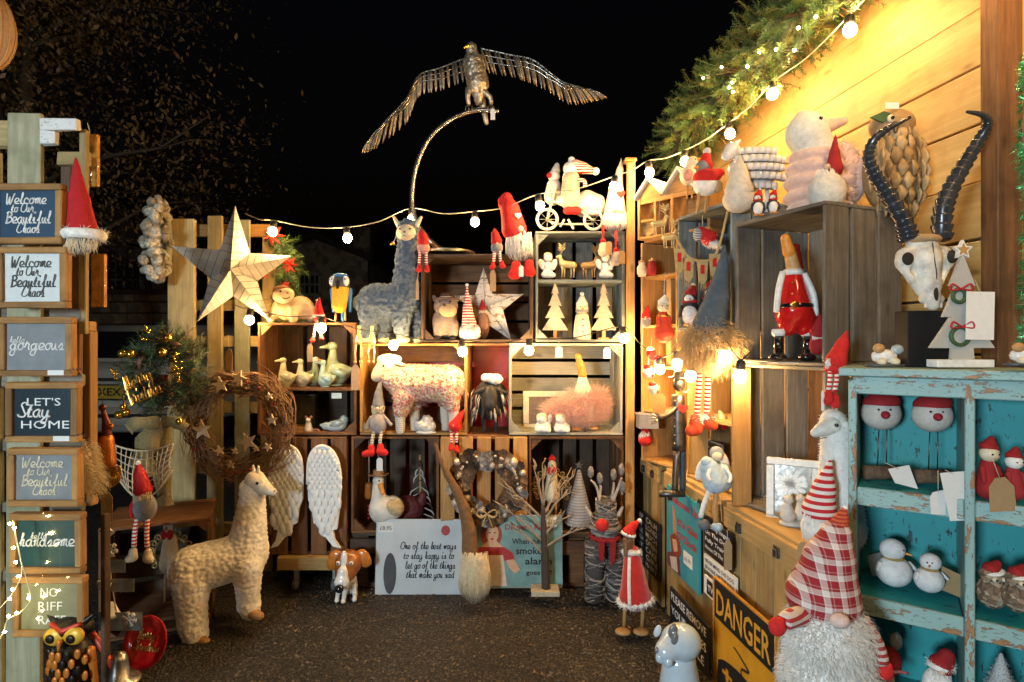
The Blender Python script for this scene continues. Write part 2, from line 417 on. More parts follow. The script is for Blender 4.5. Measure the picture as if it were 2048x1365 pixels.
        o = bpy.data.objects.new(part, me); COL.objects.link(o); o.parent = parent or s.o; return o
    def script(s, part, body, x0, x1, y, h, mat, d=-1.2, r=0.13, parent=None, slant=0.22):
        """hand lettering as pen strokes; h = height of small letters"""
        gs = []; cx = 0.0; paths = []
        for ch in body:
            if ch == ' ': cx += 4.0; continue
            if ch not in GLY: continue
            wid = 0
            for st in GLY[ch].split('|'):
                pts = [(int(t[0]), int(t[1])) for t in st.split()]; wid = max(wid, max(p[0] for p in pts)); paths.append([(cx+p[0]+(p[1]-3)*slant*1.5, (p[1]-3)/3.0) for p in pts])
            cx += wid+(0.6 if ch.islower() else 1.2)
        mn = min(p[0] for q in paths for p in q); mxx = max(p[0] for q in paths for p in q)
        a, b = s.L(x0, y), s.L(x1, y); sx = (b.x-a.x)/(mxx-mn); sz = h*s.sc(x0)
        for q in paths:
            pp = catmull([(a.x+(x-mn)*sx, d*s.s, a.z+z*sz) for x, z in q], 4)
            gs.append(tube(pp, r*sz, 4, 1.0))
        return s.add(part, J(*gs), mat, parent, False)
    def tag(s, x, y, w, h, d=-3, string=None, mat=None, name='price_tag', rot=0.0):
        """a swing ticket with a punched corner shape on a string"""
        m = mat or CARD; c = math.cos(rot); n = math.sin(rot)
        pl = [(-0.22, -0.5), (0.22, -0.5), (0.5, -0.33), (0.5, 0.5), (-0.5, 0.5), (-0.5, -0.33)]
        o = s.plate(name, [(x+(u*w)*c-(v*h)*n, y+(u*w)*n+(v*h)*c) for u, v in pl], d-0.3, d+0.3, m)
        if string: s.tube('string', [(string[0], string[1], d), (x+h*0.45*n, y-h*0.45*c, d)], 0.5, TWINE, 5, parent=o)
        return o

GLY = {'a': '46 26 05 04 13 33 45 46 44 53 63', 'b': '04 28 29 19 14 13 33 44 45 36 25', 'c': '45 36 16 05 04 13 33 53', 'd': '45 26 05 04 13 33 45 49 44 53 63',
 'e': '04 24 45 36 16 05 04 13 33 53', 'f': '04 26 38 39 29 24 20 10 22 33 53', 'g': '45 26 05 04 13 33 45 46 41 20 01 23 63', 'h': '04 28 29 19 13 15 26 36 35 33 43 53',
 'i': '04 16 14 13 23 43|18 19', 'k': '04 28 29 19 13 15 36 45 25 33 43 53', 'l': '04 27 29 19 14 13 23 43', 'm': '05 16 13 15 26 36 33 35 46 56 54 63 73', 'n': '05 16 13 15 26 36 34 43 53',
 'o': '36 16 05 04 13 33 44 45 36 46 56', 'p': '05 16 10 15 26 46 45 44 33 13', 'r': '04 16 17 26 36 34 43 53', 's': '04 26 35 34 23 13 33 53', 't': '04 28 14 13 33 43|06 36',
 'u': '06 04 13 23 36 34 43 53', 'v': '06 14 23 35 36 46 56', 'w': '06 14 13 25 26 34 33 45 56 66', 'y': '06 04 13 33 46 41 20 01 33 63', 'G': '78 69 39 17 05 04 23 53 65 55 75 72',
 'W': '09 08 13 23 37 43 53 78 89', 'O': '59 29 07 04 23 53 75 78 59 49', 'B': '19 13 03|08 29 58 57 36 26 46 65 64 33 13', 'C': '78 69 39 17 05 04 23 53 74', 'S': '68 59 39 28 37 55 64 53 23 04',
 'M': '03 14 29 34 33 59 64 63 73 84', 'I': '09 49|29 23|03 43', 'U': '09 05 13 33 55 59', 'P': '19 13|08 29 58 56 36 16', "'": '19 08', '-': '05 35', '.': '03 04'}

# ---------------------------------------------------------------- palette
W_BROWN = wood('wood_brown', (0.085, 0.034, 0.010), (0.25, 0.11, 0.036))
W_DARK = wood('wood_dark', (0.045, 0.025, 0.014), (0.12, 0.07, 0.04))
W_HONEY = wood('wood_honey', (0.30, 0.145, 0.04), (0.54, 0.30, 0.095), stain_amt=0.3)
W_GREY = wood('wood_grey', (0.11, 0.095, 0.075), (0.28, 0.25, 0.20), stain=(0.08, 0.06, 0.045))
W_PALE = wood('wood_pale', (0.27, 0.26, 0.20), (0.44, 0.42, 0.33), stain=(0.2, 0.2, 0.17))
W_GREEN = wood('wood_mossy', (0.22, 0.21, 0.12), (0.40, 0.38, 0.26), stain=(0.12, 0.14, 0.06))
W_PALLET = wood('wood_pallet', (0.26, 0.185, 0.07), (0.46, 0.35, 0.16), stain=(0.17, 0.15, 0.08))
W_TRUNK = wood('wood_trunk', (0.27, 0.165, 0.055), (0.47, 0.31, 0.12), stain=(0.16, 0.09, 0.035), stain_amt=0.45)
W_BLUE = wood('wood_bluegrey', (0.10, 0.13, 0.14), (0.22, 0.25, 0.25), stain=(0.06, 0.07, 0.07))
W_WHITE = chipped('white_chipped_paint', (0.62, 0.62, 0.6), (0.3, 0.2, 0.1), 0.62)
W_CLAD = wood('cladding_pine', (0.46, 0.28, 0.085), (0.66, 0.46, 0.18), rough=0.6, stain=(0.30, 0.14, 0.035), stain_amt=0.55, grain=0.6)
WHITE = plain('white_ceramic', (0.74, 0.73, 0.70), 0.4)
CREAM = plain('cream_resin', (0.68, 0.58, 0.41), 0.55, var=0.2, scale=40)
RED = plain('red_felt', (0.56, 0.015, 0.012), 0.9, var=0.25, scale=120, bump=0.3)
DRED = plain('dark_red_velvet', (0.30, 0.01, 0.012), 0.85)
GLRED = plain('glossy_red_paint', (0.55, 0.012, 0.01), 0.15, coat=0.8, bump=0)
BLACK = plain('black_paint', (0.012, 0.012, 0.013), 0.7, spec=0.2)
GLBLACK = plain('glossy_black', (0.008, 0.008, 0.009), 0.12, coat=0.7, bump=0)
CARD = plain('white_card', (0.72, 0.72, 0.70), 0.8, var=0.05)
KRAFT = plain('kraft_card', (0.36, 0.24, 0.12), 0.85, var=0.1)
TWINE = plain('twine', (0.55, 0.47, 0.34), 0.9)
FLUFF = plain('white_fluff', (0.78, 0.75, 0.70), 0.95, sheen=0.4)
GFLUFF = plain('grey_white_fluff', (0.58, 0.56, 0.54), 0.9, sheen=0.3)
CFLUFF = plain('cream_fluff', (0.66, 0.53, 0.33), 0.9, sheen=0.3)
SKIN = plain('nose_felt', (0.70, 0.45, 0.32), 0.85)
GREYF = plain('grey_felt', (0.20, 0.20, 0.215), 0.95, bump=0.4)
GOLD = plain('gold_metal', (0.75, 0.48, 0.12), 0.3, 1.0, bump=0.05)
STEEL = plain('steel', (0.42, 0.40, 0.37), 0.35, 1.0, var=0.35, scale=25)
DSTEEL = plain('dark_steel', (0.16, 0.145, 0.125), 0.42, 1.0, var=0.5, scale=30)
ORANGE = plain('orange_wood', (0.62, 0.24, 0.03), 0.45)
TAN = plain('tan_wood', (0.45, 0.25, 0.09), 0.5)
PINE = plain('pine_green', (0.04, 0.10, 0.035), 0.6, var=0.4, scale=12)
PINE2 = plain('pine_green_pale', (0.17, 0.31, 0.095), 0.6, var=0.4, scale=12)
INK = plain('black_ink', (0.015, 0.015, 0.017), 0.6, bump=0)
WINK = plain('white_ink', (0.8, 0.8, 0.78), 0.6, bump=0)
BULBM = emit('bulb_glow', (1.0, 0.60, 0.23), BULB)
FAIRY = emit('fairy_glow', (1.0, 0.78, 0.28), 70)
CABLE = plain('black_cable', (0.02, 0.018, 0.016), 0.45)
WIRE = plain('pale_cable', (0.5, 0.45, 0.36), 0.5)
ROSE = plain('pink_felt', (0.62, 0.28, 0.22), 0.85)
TWIG = plain('twig_bark', (0.27, 0.155, 0.085), 0.85, var=0.4, scale=150)
STRIPE_S = stripes('small_red_white_stripes', (0.60, 0.015, 0.015), (0.78, 0.74, 0.68), 0.0125)
STRIPE_V = stripes('fine_red_white_stripes', (0.58, 0.015, 0.015), (0.78, 0.74, 0.68), 0.0105)

# ---------------------------------------------------------------- ground
def ground_mat():
    m, nt, N, K, b = _nodes('asphalt')
    tc = N.new('ShaderNodeTexCoord')
    v = N.new('ShaderNodeTexVoronoi'); v.inputs['Scale'].default_value = 210; K.new(tc.outputs['Object'], v.inputs['Vector'])
    sp = N.new('ShaderNodeSeparateColor'); K.new(v.outputs['Color'], sp.inputs[0])
    r = _ramp(N, [(0, (0.009, 0.007, 0.006)), (0.55, (0.019, 0.015, 0.012)), (0.86, (0.038, 0.029, 0.020)), (0.96, (0.075, 0.058, 0.038)), (1, (0.17, 0.14, 0.10))])
    K.new(sp.outputs[0], r.inputs[0])
    n = _noise(N, K, tc.outputs['Object'], 3, 4); hs = N.new('ShaderNodeHueSaturation'); mr = N.new('ShaderNodeMapRange'); mr.inputs[3].default_value = 0.25; mr.inputs[4].default_value = 1.9
    K.new(n.outputs[0], mr.inputs[0]); K.new(mr.outputs[0], hs.inputs['Value']); K.new(r.outputs[0], hs.inputs['Color']); K.new(hs.outputs[0], b.inputs['Base Color'])
    rr = _ramp(N, [(0.0, (0.45,)*3), (1.0, (0.9,)*3)]); K.new(sp.outputs[1], rr.inputs[0]); K.new(rr.outputs[0], b.inputs['Roughness'])
    v2 = N.new('ShaderNodeTexVoronoi'); v2.inputs['Scale'].default_value = 95; K.new(tc.outputs['Object'], v2.inputs['Vector'])
    n2 = _noise(N, K, tc.outputs['Object'], 40, 4); ad = N.new('ShaderNodeMath'); ad.operation = 'ADD'; K.new(v2.outputs['Distance'], ad.inputs[0]); K.new(n2.outputs[0], ad.inputs[1])
    _bump(N, K, b, ad.outputs[0], 0.9, 0.012)
    return m
g = mk('ground', ([(-60, -20, 0), (60, -20, 0), (60, 120, 0), (-60, 120, 0)], [(0, 1, 2, 3)]), ground_mat()); g['kind'] = 'structure'
def grit():
    gs = []
    for i in range(2600):
        Y = RD.uniform(1.75, 2.75); X = RD.uniform(-0.95, 0.75); r = RD.choice([0.0015, 0.002, 0.0025, 0.004])
        gs.append(move(box((0, 0, 0), (r*2, r*1.6, r)), Matrix.Translation((X, Y, r*0.3)) @ Matrix.Rotation(RD.uniform(0, 6), 4, 'Z') @ Matrix.Rotation(RD.uniform(-.5, .5), 4, 'X')))
    o = mk('gravel', J(*gs), plain('grit', (0.14, 0.105, 0.07), 0.7, var=0.6, scale=9)); o['kind'] = 'stuff'; o['label'] = 'loose pale grit scattered over the dark asphalt'; o['category'] = 'gravel'
grit()
def litter():
    gs = []
    for i in range(150):
        e = RD.random(); X, Y = (RD.uniform(-0.85, 0.55), 2.52-abs(RD.gauss(0, .10))) if e < .5 else ((0.62-abs(RD.gauss(0, .08)), RD.uniform(1.7, 2.4)) if e < .75 else (RD.uniform(-0.95, 0.6), RD.uniform(1.75, 2.5)))
        l = RD.uniform(.006, .016); M_ = Matrix.Translation((X, Y, .006)) @ Matrix.Rotation(RD.uniform(0, 6), 4, 'Z') @ Matrix.Rotation(RD.uniform(-.4, .4), 4, 'X')
        gs.append(move(([(-l, 0, 0), (0, -l*.3, .001), (l, 0, .002), (0, l*.3, .001)], [(0, 1, 2, 3)]), M_))
    o = mk('leaf_litter', J(*gs), plain('dead_leaf', (0.20, 0.12, 0.05), .8, var=.5, scale=8)); o['kind'] = 'stuff'; o['label'] = 'scraps of dead leaf and straw blown along the crates'; o['category'] = 'litter'
litter()

# ---------------------------------------------------------------- boards and crates
def slat(parent, name, c, dims, axis, mat, warp=1.0):
    g = box((0, 0, 0), dims)
    j = 0.0012*warp
    v = [Vector(p)+Vector((0, RD.uniform(-j, j), RD.uniform(-j*1.5, j*1.5))) for p in g[0]]
    o = mk(name, (v, g[1]), mat, parent, False, bevel=min(0.002, min(dims)*0.2)); o.location = c
    rx = RD.uniform(-0.004, 0.004)*warp
    o.rotation_euler = {'x': (0, rx, 0), 'z': (0, pi/2+rx, 0), 'y': (0, 0, pi/2+rx)}[axis]
    return o

def crate(label, A, yaw, w, h, d, mat, back='h', nb=4, front=None, shelf=(), side_n=3, blocks=True, backmat=None, top=True, bgap=0.018, nf=4):
    """fruit crate on its side: A = front lower left corner, x to the right, y into the crate"""
    o = empty('wooden_crate', A, yaw, label, 'crate', 'wooden crates built up as shelves'); t = 0.011
    bm_ = backmat or mat
    dn = 3; dw = (d-0.004*(dn-1))/dn
    for zz, on in ((t/2, True), (h-t/2, top)):
        if on:
            for i in range(dn): slat(o, 'slat', (w/2, dw/2+i*(dw+0.004), zz), (w, dw, t), 'x', mat)
    sw = (d-0.012*(side_n-1))/side_n
    for xx in (t/2, w-t/2):
        for i in range(side_n): slat(o, 'end_board', (xx, sw/2+i*(sw+0.012), h/2), (h-2*t-0.002, sw, t), 'z', mat)
    if back == 'h':
        bw = (h-2*t-bgap*(nb-1))/nb
        for i in range(nb): slat(o, 'slat', (w/2, d+t/2+0.001, t+bw/2+i*(bw+bgap)), (w, t, bw), 'x', bm_)
    elif back == 'v':
        bw = (w-2*t-bgap*(nb-1))/nb
        for i in range(nb): slat(o, 'slat', (t+bw/2+i*(bw+bgap), d+t/2+0.001, h/2), (h, t, bw), 'z', bm_)
    if front == 'v':
        bw = (w-bgap*(nf-1))/nf
        for i in range(nf): slat(o, 'slat', (bw/2+i*(bw+bgap), -t/2-0.001, h/2), (h-0.002, t, bw), 'z', mat)
    if blocks and not front:
        c = min(0.05, w*0.13)
        for sx in (0, 1):
            for sz in (0, 1):
                x0 = t if sx == 0 else w-t; z0 = t if sz == 0 else h-t; a = 1 if sx == 0 else -1; b = 1 if sz == 0 else -1
                if d > 0.1: mk('corner_block', prism([(x0, z0), (x0+a*c, z0), (x0, z0+b*c)], 0.008, 0.024), mat, o)
    for fr in shelf: slat(o, 'shelf_board', (w/2, d/2-0.002, h*fr), (w-2*t-0.002, d-0.01, 0.012), 'x', mat)
    return o
def crate_px(label, x0, x1, y0, y1, Z, d, mat, **k):
    return crate(label, P(x0, y1, Z), 0.0, (x1-x0)*Z/F, (y1-y0)*Z/F, d, mat, **k)
ZB = 2.5
crate_px('brown two-tier crate holding pale green ceramic ducks', 515, 712, 645, 870, ZB, 0.27, W_BROWN, back='v', nb=4, shelf=(0.405,), backmat=W_DARK)
crate_px('brown crate framing the pink flowered sheep', 720, 934, 687, 870, ZB, 0.29, W_HONEY, back='h', nb=4, backmat=W_BROWN)
crate_px('pale grey-green crate holding the duck in pink tutu', 1018, 1246, 687, 870, ZB, 0.28, W_PALE, back='h', nb=5, bgap=0.014)
crate_px('dark brown crate on the top row with a whitewashed star inside', 842, 1066, 508, 684, ZB, 0.29, W_DARK, back='h', nb=4, bgap=0.012, backmat=W_BROWN)
crate_px('grey painted two-tier crate under the toy motorbike', 1071, 1250, 462, 684, ZB, 0.24, W_BLUE, back='v', nb=4, shelf=(0.55,), backmat=W_GREY)
crate_px('brown slatted crate turned round behind the white angel wings', 546, 694, 873, 1108, ZB, 0.26, W_BROWN, back=None, front='v', nf=4, blocks=False)
crate_px('dark open crate behind the duck in cowboy hat', 702, 878, 873, 1066, ZB, 0.30, W_BROWN, back='v', nb=4, backmat=W_DARK)
crate_px('honey slatted crate turned round behind the pine cone heart', 882, 1054, 873, 1066, ZB, 0.28, W_HONEY, back=None, front='v', nf=5, blocks=False)
crate_px('dark open crate behind the silver twig tree', 1058, 1248, 873, 1070, ZB, 0.30, W_BROWN, back='v', nb=5, backmat=W_DARK)
# low plinths that carry the crates
def plinth(label, x0, x1, y0, mat, Z=ZB+0.03, d=0.28, n=2, foot=True):
    A = P(x0, y0, Z); w = (x1-x0)*Z/F; z = A.z
    o = empty('pallet', (A.x, A.y, 0), 0, label, 'pallet', 'low pallets under the crates')
    for i in range(3): slat(o, 'plank', (w/2, 0.05+i*(d-0.1)/2, z-0.008), (w, 0.08, 0.015), 'x', mat)
    for i in range(3): mk('block', box(((0.04, w/2, w-0.04)[i], d/2, (z-0.016+0.017)/2), (0.07, d-0.02, z-0.016-0.019)), mat, o, bevel=0.003)
    slat(o, 'plank', (w/2, 0.05, 0.010), (w, 0.08, 0.018), 'x', mat)
    if n > 1: slat(o, 'plank', (w/2, -0.012, z-0.05), (w, 0.018, 0.06), 'x', mat)
plinth('brown pallet below the dark cowboy duck crate', 702, 878, 1066.5, W_DARK)
plinth('brown pallet behind the balloon and smoke alarm posters', 882, 1054, 1066.5, W_DARK)
plinth('brown pallet behind the wicker reindeer', 1058, 1248, 1070.5, W_BROWN)
def trolley():
    A = P(560, 1108, ZB); o = empty('trolley', (A.x, A.y-0.02, 0), 0, 'low wooden trolley on castors beneath the angel wings', 'trolley')
    w = 0.30; slat(o, 'plank', (w/2, 0.0, A.z-0.03), (w, 0.03, 0.056), 'x', W_TRUNK); slat(o, 'plank', (w/2, 0.24, A.z-0.03), (w, 0.03, 0.056), 'x', W_TRUNK)
    for i in range(2): slat(o, 'plank', ((0.03, w-0.03)[i], 0.12, A.z-0.03), (0.2, 0.04, 0.05), 'y', W_TRUNK)
    for x in (0.07, 0.24):
        for y in (0.03, 0.2):
            c = mk('castor', lathe([(0.013, 0), (0.013, A.z-0.118), (0.02, A.z-0.115), (0.02, A.z-0.06)], (x, y, 0.055), 12), plain('pale_plastic', (0.5, 0.5, 0.42), 0.4), o, True)
            mk('wheel', tube([(x-0.012, y, 0.028), (x+0.012, y, 0.028)], 0.028, 14), plain('grey_rubber', (0.1, 0.1, 0.1), 0.6), c, True)
trolley()
def red_box():
    A = P(938, 870, ZB+0.12); o = empty('metal_cabinet', (A.x-0.42, 2.85, 0.0), 0, 'red metal panel box standing behind the crates', 'cabinet')
    w = 0.62; h = 1.09
    m = plain('worn_red_metal', (0.38, 0.012, 0.010), 0.4, var=0.4, scale=14)
    mk('panel', box((w/2, 0.1, h/2), (w, 0.2, h)), m, o, bevel=0.006); mk('rim', box((w/2, -0.004, h-0.03), (w-0.004, 0.012, 0.02)), m, o, bevel=0.002)
red_box()
o = empty('shelf_board', P(934, 687, ZB), 0, 'plain brown board bridging the gap above the black feathered sheep', 'board')
slat(o, 'plank', (0.0925, 0.12, -0.004), (0.185, 0.24, 0.012), 'x', W_BROWN)
o = empty('shelf_board', P(934, 870, ZB), 0, 'plain brown board the black feathered sheep stands on', 'board')
slat(o, 'plank', (0.0925, 0.12, -0.006), (0.183, 0.24, 0.012), 'x', W_BROWN)
# tall pole at the corner
o = empty('wooden_post', (P(1260, 700, ZB-0.02).x, ZB-0.02, 0), 0, 'tall square pine post at the corner between both shelf walls', 'post')
zt = P(1260, 326, ZB-0.02).z; slat(o, 'shaft', (0, 0, zt/2), (zt, 0.034, 0.034), 'z', W_HONEY); slat(o, 'cap', (0, 0, zt+0.009), (0.05, 0.05, 0.016), 'x', W_HONEY)

# ---------------------------------------------------------------- upright pallet on the left and the sign column
def upright(label, px, Z, boards, z0=0.0):
    A = P(px, 682, Z); o = empty('upright_pallet', (A.x, A.y, z0), 0, label, 'pallet')
    for (x0, x1, y0, y1, dd, ax, mat) in boards:
        a, b = P(x0, y1, Z), P(x1, y0, Z); w, h = b.x-a.x, b.z-max(a.z, 0.002); zc = (b.z+max(a.z, 0.002))/2
        slat(o, 'plank', ((a.x+b.x)/2-A.x, dd, zc-z0), (h, 0.018, w) if ax == 'z' else (w, 0.018, h), ax, mat, 2)
    return o
upright('upright pallet carrying the big metal star', 430, 2.66, [(338, 390, 438, 1195, 0, 'z', W_PALLET), (396, 414, 436, 1195, 0.09, 'z', W_PALLET), (416, 446, 432, 1195, 0.0, 'z', W_PALLET),
    (470, 500, 440, 1195, 0.0, 'z', W_GREEN), (512, 538, 452, 1195, 0.06, 'z', W_PALLET), (452, 468, 440, 1195, 0.09, 'z', W_PALLET),
    (342, 538, 446, 470, 0.045, 'x', W_HONEY), (344, 538, 598, 620, 0.045, 'x', W_PALLET), (344, 538, 672, 694, 0.045, 'x', W_PALLET), (344, 538, 806, 828, 0.045, 'x', W_PALLET),
    (344, 538, 926, 950, 0.045, 'x', W_PALLET), (344, 538, 1050, 1075, 0.045, 'x', W_PALLET)])
upright('weathered mossy pallet at the left edge carrying the framed signs', 80, 1.50, [(18, 84, 228, 1500, 0, 'z', W_GREEN), (-60, 14, 236, 290, 0.02, 'x', W_PALLET), (86, 160, 238, 262, -0.004, 'x', W_WHITE),
    (86, 116, 264, 290, -0.004, 'x', W_WHITE), (88, 150, 292, 318, 0.05, 'x', W_PALLET), (118, 134, 300, 1500, 0.05, 'z', W_BROWN), (146, 160, 252, 668, 0.03, 'z', W_PALLET),
    (-60, -10, 300, 1500, 0.02, 'z', W_GREEN), (-60, 150, 480, 510, 0.03, 'x', W_GREY), (-60, 150, 615, 640, 0.03, 'x', W_GREY), (-60, 150, 750, 775, 0.03, 'x', W_GREY), (-60, 150, 880, 905, 0.03, 'x', W_GREY), (-60, 150, 1010, 1030, 0.03, 'x', W_GREY), (-60, 150, 1145, 1170, 0.03, 'x', W_GREY),
    (150, 162, 1050, 1500, 0.1, 'z', W_DARK), (88, 110, 320, 1500, 0.06, 'z', W_DARK)])
crate('low brown crate at the left with a seated gnome on top', Vector((-1.50, 2.06, 0)), math.radians(23.6), 0.36, 0.416, 0.30, W_BROWN, back='h', nb=4, backmat=W_DARK, shelf=(0.12,))

# ---------------------------------------------------------------- right hand wall: trunks and crates
YW = math.radians(-82.8)
def wallpt(a, Z, z=0.0): return Vector((a-0.1265*Z, Z, z))
def trunk(label, Z0, Z1, n, h=0.59, a=0.915, latch=(0.25, 0.72)):
    A = wallpt(a, Z0); w = (Z0-Z1)/math.cos(pi/2+YW) if False else (Z0-Z1)*1.008
    o = empty('wooden_chest', A, YW, label, 'chest', 'plank chests along the right wall')
    pw = w/n
    for i in range(n): slat(o, 'plank', (pw*(i+0.5), 0.006, (h-0.03)/2+0.002), (h-0.032, 0.014, pw-0.004), 'z', W_TRUNK)
    slat(o, 'end_board', (0.008, 0.20, h/2-0.02), (h-0.05, 0.36, 0.014), 'z', W_TRUNK); slat(o, 'end_board', (w-0.008, 0.20, h/2-0.02), (h-0.05, 0.36, 0.014), 'z', W_TRUNK)
    slat(o, 'lid', (w/2, 0.2, h-0.012), (w-0.004, 0.41, 0.022), 'x', W_TRUNK); slat(o, 'rim', (w/2, -0.010, h-0.045), (w-0.01, 0.016, 0.062), 'x', W_TRUNK)
    for f_ in latch:
        l = mk('latch', J(box((w*f_, -0.021, h-0.05), (0.026, 0.004, 0.03))), DSTEEL, o, bevel=0.001)
        x = w*f_; z = h-0.053
        mk('loop', tube([(x-0.008, -0.026, z+0.009), (x+0.008, -0.026, z+0.009), (x+0.008, -0.026, z-0.012), (x-0.008, -0.026, z-0.012), (x-0.008, -0.026, z+0.009)], 0.0016, 5), DSTEEL, l)
    return o
trunk('narrow plank chest in the far corner with a black word sign', 2.56, 2.34, 4)
trunk('plank chest with the blue poster leaning on it', 2.29, 1.83, 6)
trunk('near plank chest behind the yellow and black warning sign', 1.81, 1.40, 5)
def crate_nf(label, N, Fp, zb, zt, d, mat, **k):
    v = Vector((N[0]-Fp[0], N[1]-Fp[1])); return crate(label, Vector((Fp[0], Fp[1], zb)), math.atan2(v.y, v.x), v.length, zt-zb, d, mat, **k)
YA = math.atan2(-0.3, 0.119)
crate_nf('grey weathered crate holding the duck in Santa suit', (0.825, 1.50), (0.706, 1.80), 1.032, 1.472, 0.30, W_GREY, back='v', nb=4, blocks=False, side_n=3)
crate_nf('grey brown crate holding the white photo frame', (0.825, 1.50), (0.706, 1.80), 0.592, 1.030, 0.30, W_GREY, back='v', nb=4, blocks=False, backmat=W_BROWN)
crate_nf('honey lit crate behind the long striped gnome legs', (0.735, 1.86), (0.655, 2.13), 0.592, 1.135, 0.28, W_TRUNK, back='v', nb=3, blocks=False, shelf=(0.42,))
crate_nf('blue grey crate with hessian bunting and toy penguins', (0.735, 1.90), (0.640, 2.20), 1.139, 1.575, 0.26, W_BLUE, back='v', nb=4, blocks=False)
def cubby():
    A = Vector((0.548, 2.42, 0.592)); yaw = math.radians(-62); w, d = 0.215, 0.24
    zs = [0.592, 0.80, 0.985, 1.155, 1.36, 1.515]; o = empty('shelf_unit', A, yaw, 'tall narrow honey shelf unit with open cubbies in the far corner', 'shelf unit')
    H_ = zs[-1]-zs[0]
    for x in (0.006, w-0.006): slat(o, 'side_panel', (x, d/2, H_/2), (H_, d, 0.012), 'z', W_HONEY)
    slat(o, 'back_panel', (w/2, d-0.006, H_/2), (H_-0.002, 0.01, w-0.026), 'z', W_HONEY)
    for z in zs: slat(o, 'shelf_board', (w/2, d/2-0.004, z-zs[0]+0.006), (w-0.026, d-0.02, 0.012), 'x', W_HONEY)
    for i in range(2): slat(o, 'divider', (w*0.42, d*0.5, (zs[2+i]+zs[3+i])/2-zs[0]+0.006), (zs[3+i]-zs[2+i]-0.016, 0.1, 0.03), 'z', W_TRUNK)
cubby()
o = empty('wooden_post', P(1482, 1010, 1.765), 0, 'short pine post lit golden by a bulb beside the grey crate', 'post')
slat(o, 'shaft', (0, 0, 0.213), (0.424, 0.02, 0.056), 'z', W_HONEY)

# ---------------------------------------------------------------- hut wall, corner post
def hut():
    A = wallpt(1.43, 3.15); o = empty('timber_hut', A, YW, 'timber hut wall of wide golden boards', 'hut'); w = 2.75
    bh = 0.152; z = 0.0; i = 0
    while z < 2.3:
        b = slat(o, 'board', (w/2, 0.0, z+bh/2), (w, 0.022, bh-0.009), 'x', W_CLAD, 1.5); b.rotation_euler.x = 0.06; z += bh; i += 1
    mk('backing', box((w/2, 0.03, 1.15), (w, 0.02, 2.3)), W_DARK, o)
    slat(o, 'fascia', (w/2, -0.05, 2.33), (w, 0.12, 0.03), 'x', W_CLAD)
    ps = P(2003, 682, 1.33)
    q = empty('wooden_post', (ps.x, ps.y, 0), YW*0, 'thick dark corner post of the hut beside the green tinsel', 'post')
    slat(q, 'shaft', (0, 0, 1.25), (2.5, 0.05, 0.058), 'z', W_BROWN); slat(q, 'edge_strip', (0.045, 0.01, 1.25), (2.5, 0.03, 0.022), 'z', W_CLAD)
hut()

# ---------------------------------------------------------------- far background
def far():
    st = speckle('rubble_stone', [(0.26, 0.19, 0.12), (0.34, 0.25, 0.16), (0.19, 0.14, 0.10), (0.40, 0.31, 0.20)], 5, 0.9, 0.5)
    rf = plain('dark_roof_tiles', (0.045, 0.035, 0.03), 0.8, scale=8)
    def house(label, x0, x1, yr, ye, Z, win, dpt=6):
        A = P(x0, 682, Z); o = empty('stone_house', (A.x, A.y, 0), 0, label, 'house'); w = (x1-x0)*Z/F; ze = P(0, ye, Z).z; zr = P(0, yr, Z).z
        mk('wall', prism([(0, 0), (w, 0), (w, ze), (w/2, zr), (0, ze)], 0, dpt), st, o)
        for sgn in (-1, 1):
            a, b = (w/2, zr), ((-0.2, ze-0.2*(zr-ze)/(w/2)) if sgn < 0 else (w+0.2, ze-0.2*(zr-ze)/(w/2)))
            mk('roof', prism([a, b, (b[0], b[1]+0.18), (a[0], a[1]+0.18)] if sgn < 0 else [a, (a[0], a[1]+0.18), (b[0], b[1]+0.18), b], -0.25, dpt+0.2), rf, o)
        mk('chimney', box((w*0.72, dpt/2, zr+0.2), (0.6, 0.6, 1.4)), st, o)
        for (u, v, ww, hh) in win:
            p = P(u, v, Z); x = p.x-A.x
            f_ = mk('window', J(box((x-ww/2, -0.02, p.z), (0.08, 0.08, hh)), box((x+ww/2, -0.02, p.z), (0.08, 0.08, hh)), box((x, -0.02, p.z+hh/2), (ww+0.08, 0.08, 0.08)), box((x, -0.02, p.z-hh/2), (ww+0.08, 0.08, 0.08)),
                    box((x, -0.02, p.z), (0.05, 0.05, hh)), box((x-ww/4, -0.02, p.z), (0.03, 0.04, hh)), box((x+ww/4, -0.02, p.z), (0.03, 0.04, hh)), box((x, -0.02, p.z), (ww, 0.05, 0.05))), plain('old_white_frame', (0.4, 0.36, 0.28), 0.6), o)
            mk('pane', box((x, 0.0, p.z), (ww, 0.012, hh)), plain('dark_glass', (0.02, 0.02, 0.025), 0.08, bump=0), f_)
    house('dark stone gable house behind the sign column', 110, 330, 392, 500, 15.0, [(250, 560, 0.9, 1.0)])
    house('dark stone house with a lattice window behind the macaw', 520, 735, 478, 520, 17.0, [(620, 569, 0.62, 0.62)])
    A = P(120, 682, 10.2); o = empty('garden_wall', (A.x, A.y, 0), 0, 'low old stone wall behind the parked silver car', 'wall'); w = 2.2
    zt = P(0, 590, 10.2).z; r = 0; z = 0.0
    core = mk('core', box((w/2, 0.2, zt/2), (w, 0.3, zt)), W_DARK, o)
    while z < zt-0.05:
        x = 0.0; hh = 0.20
        while x < w-0.05:
            l = min(RD.uniform(0.22, 0.48), w-x); mk('stone', box((0, 0, 0), (l-0.02, 0.1+RD.uniform(0, 0.03), hh-0.02)), st, o, bevel=0.015, loc=(x+l/2, 0.03, z+hh/2)); x += l
        z += hh
    slat(o, 'coping', (w/2, 0.16, zt+0.05), (w+0.05, 0.46, 0.09), 'x', W_DARK)
far()
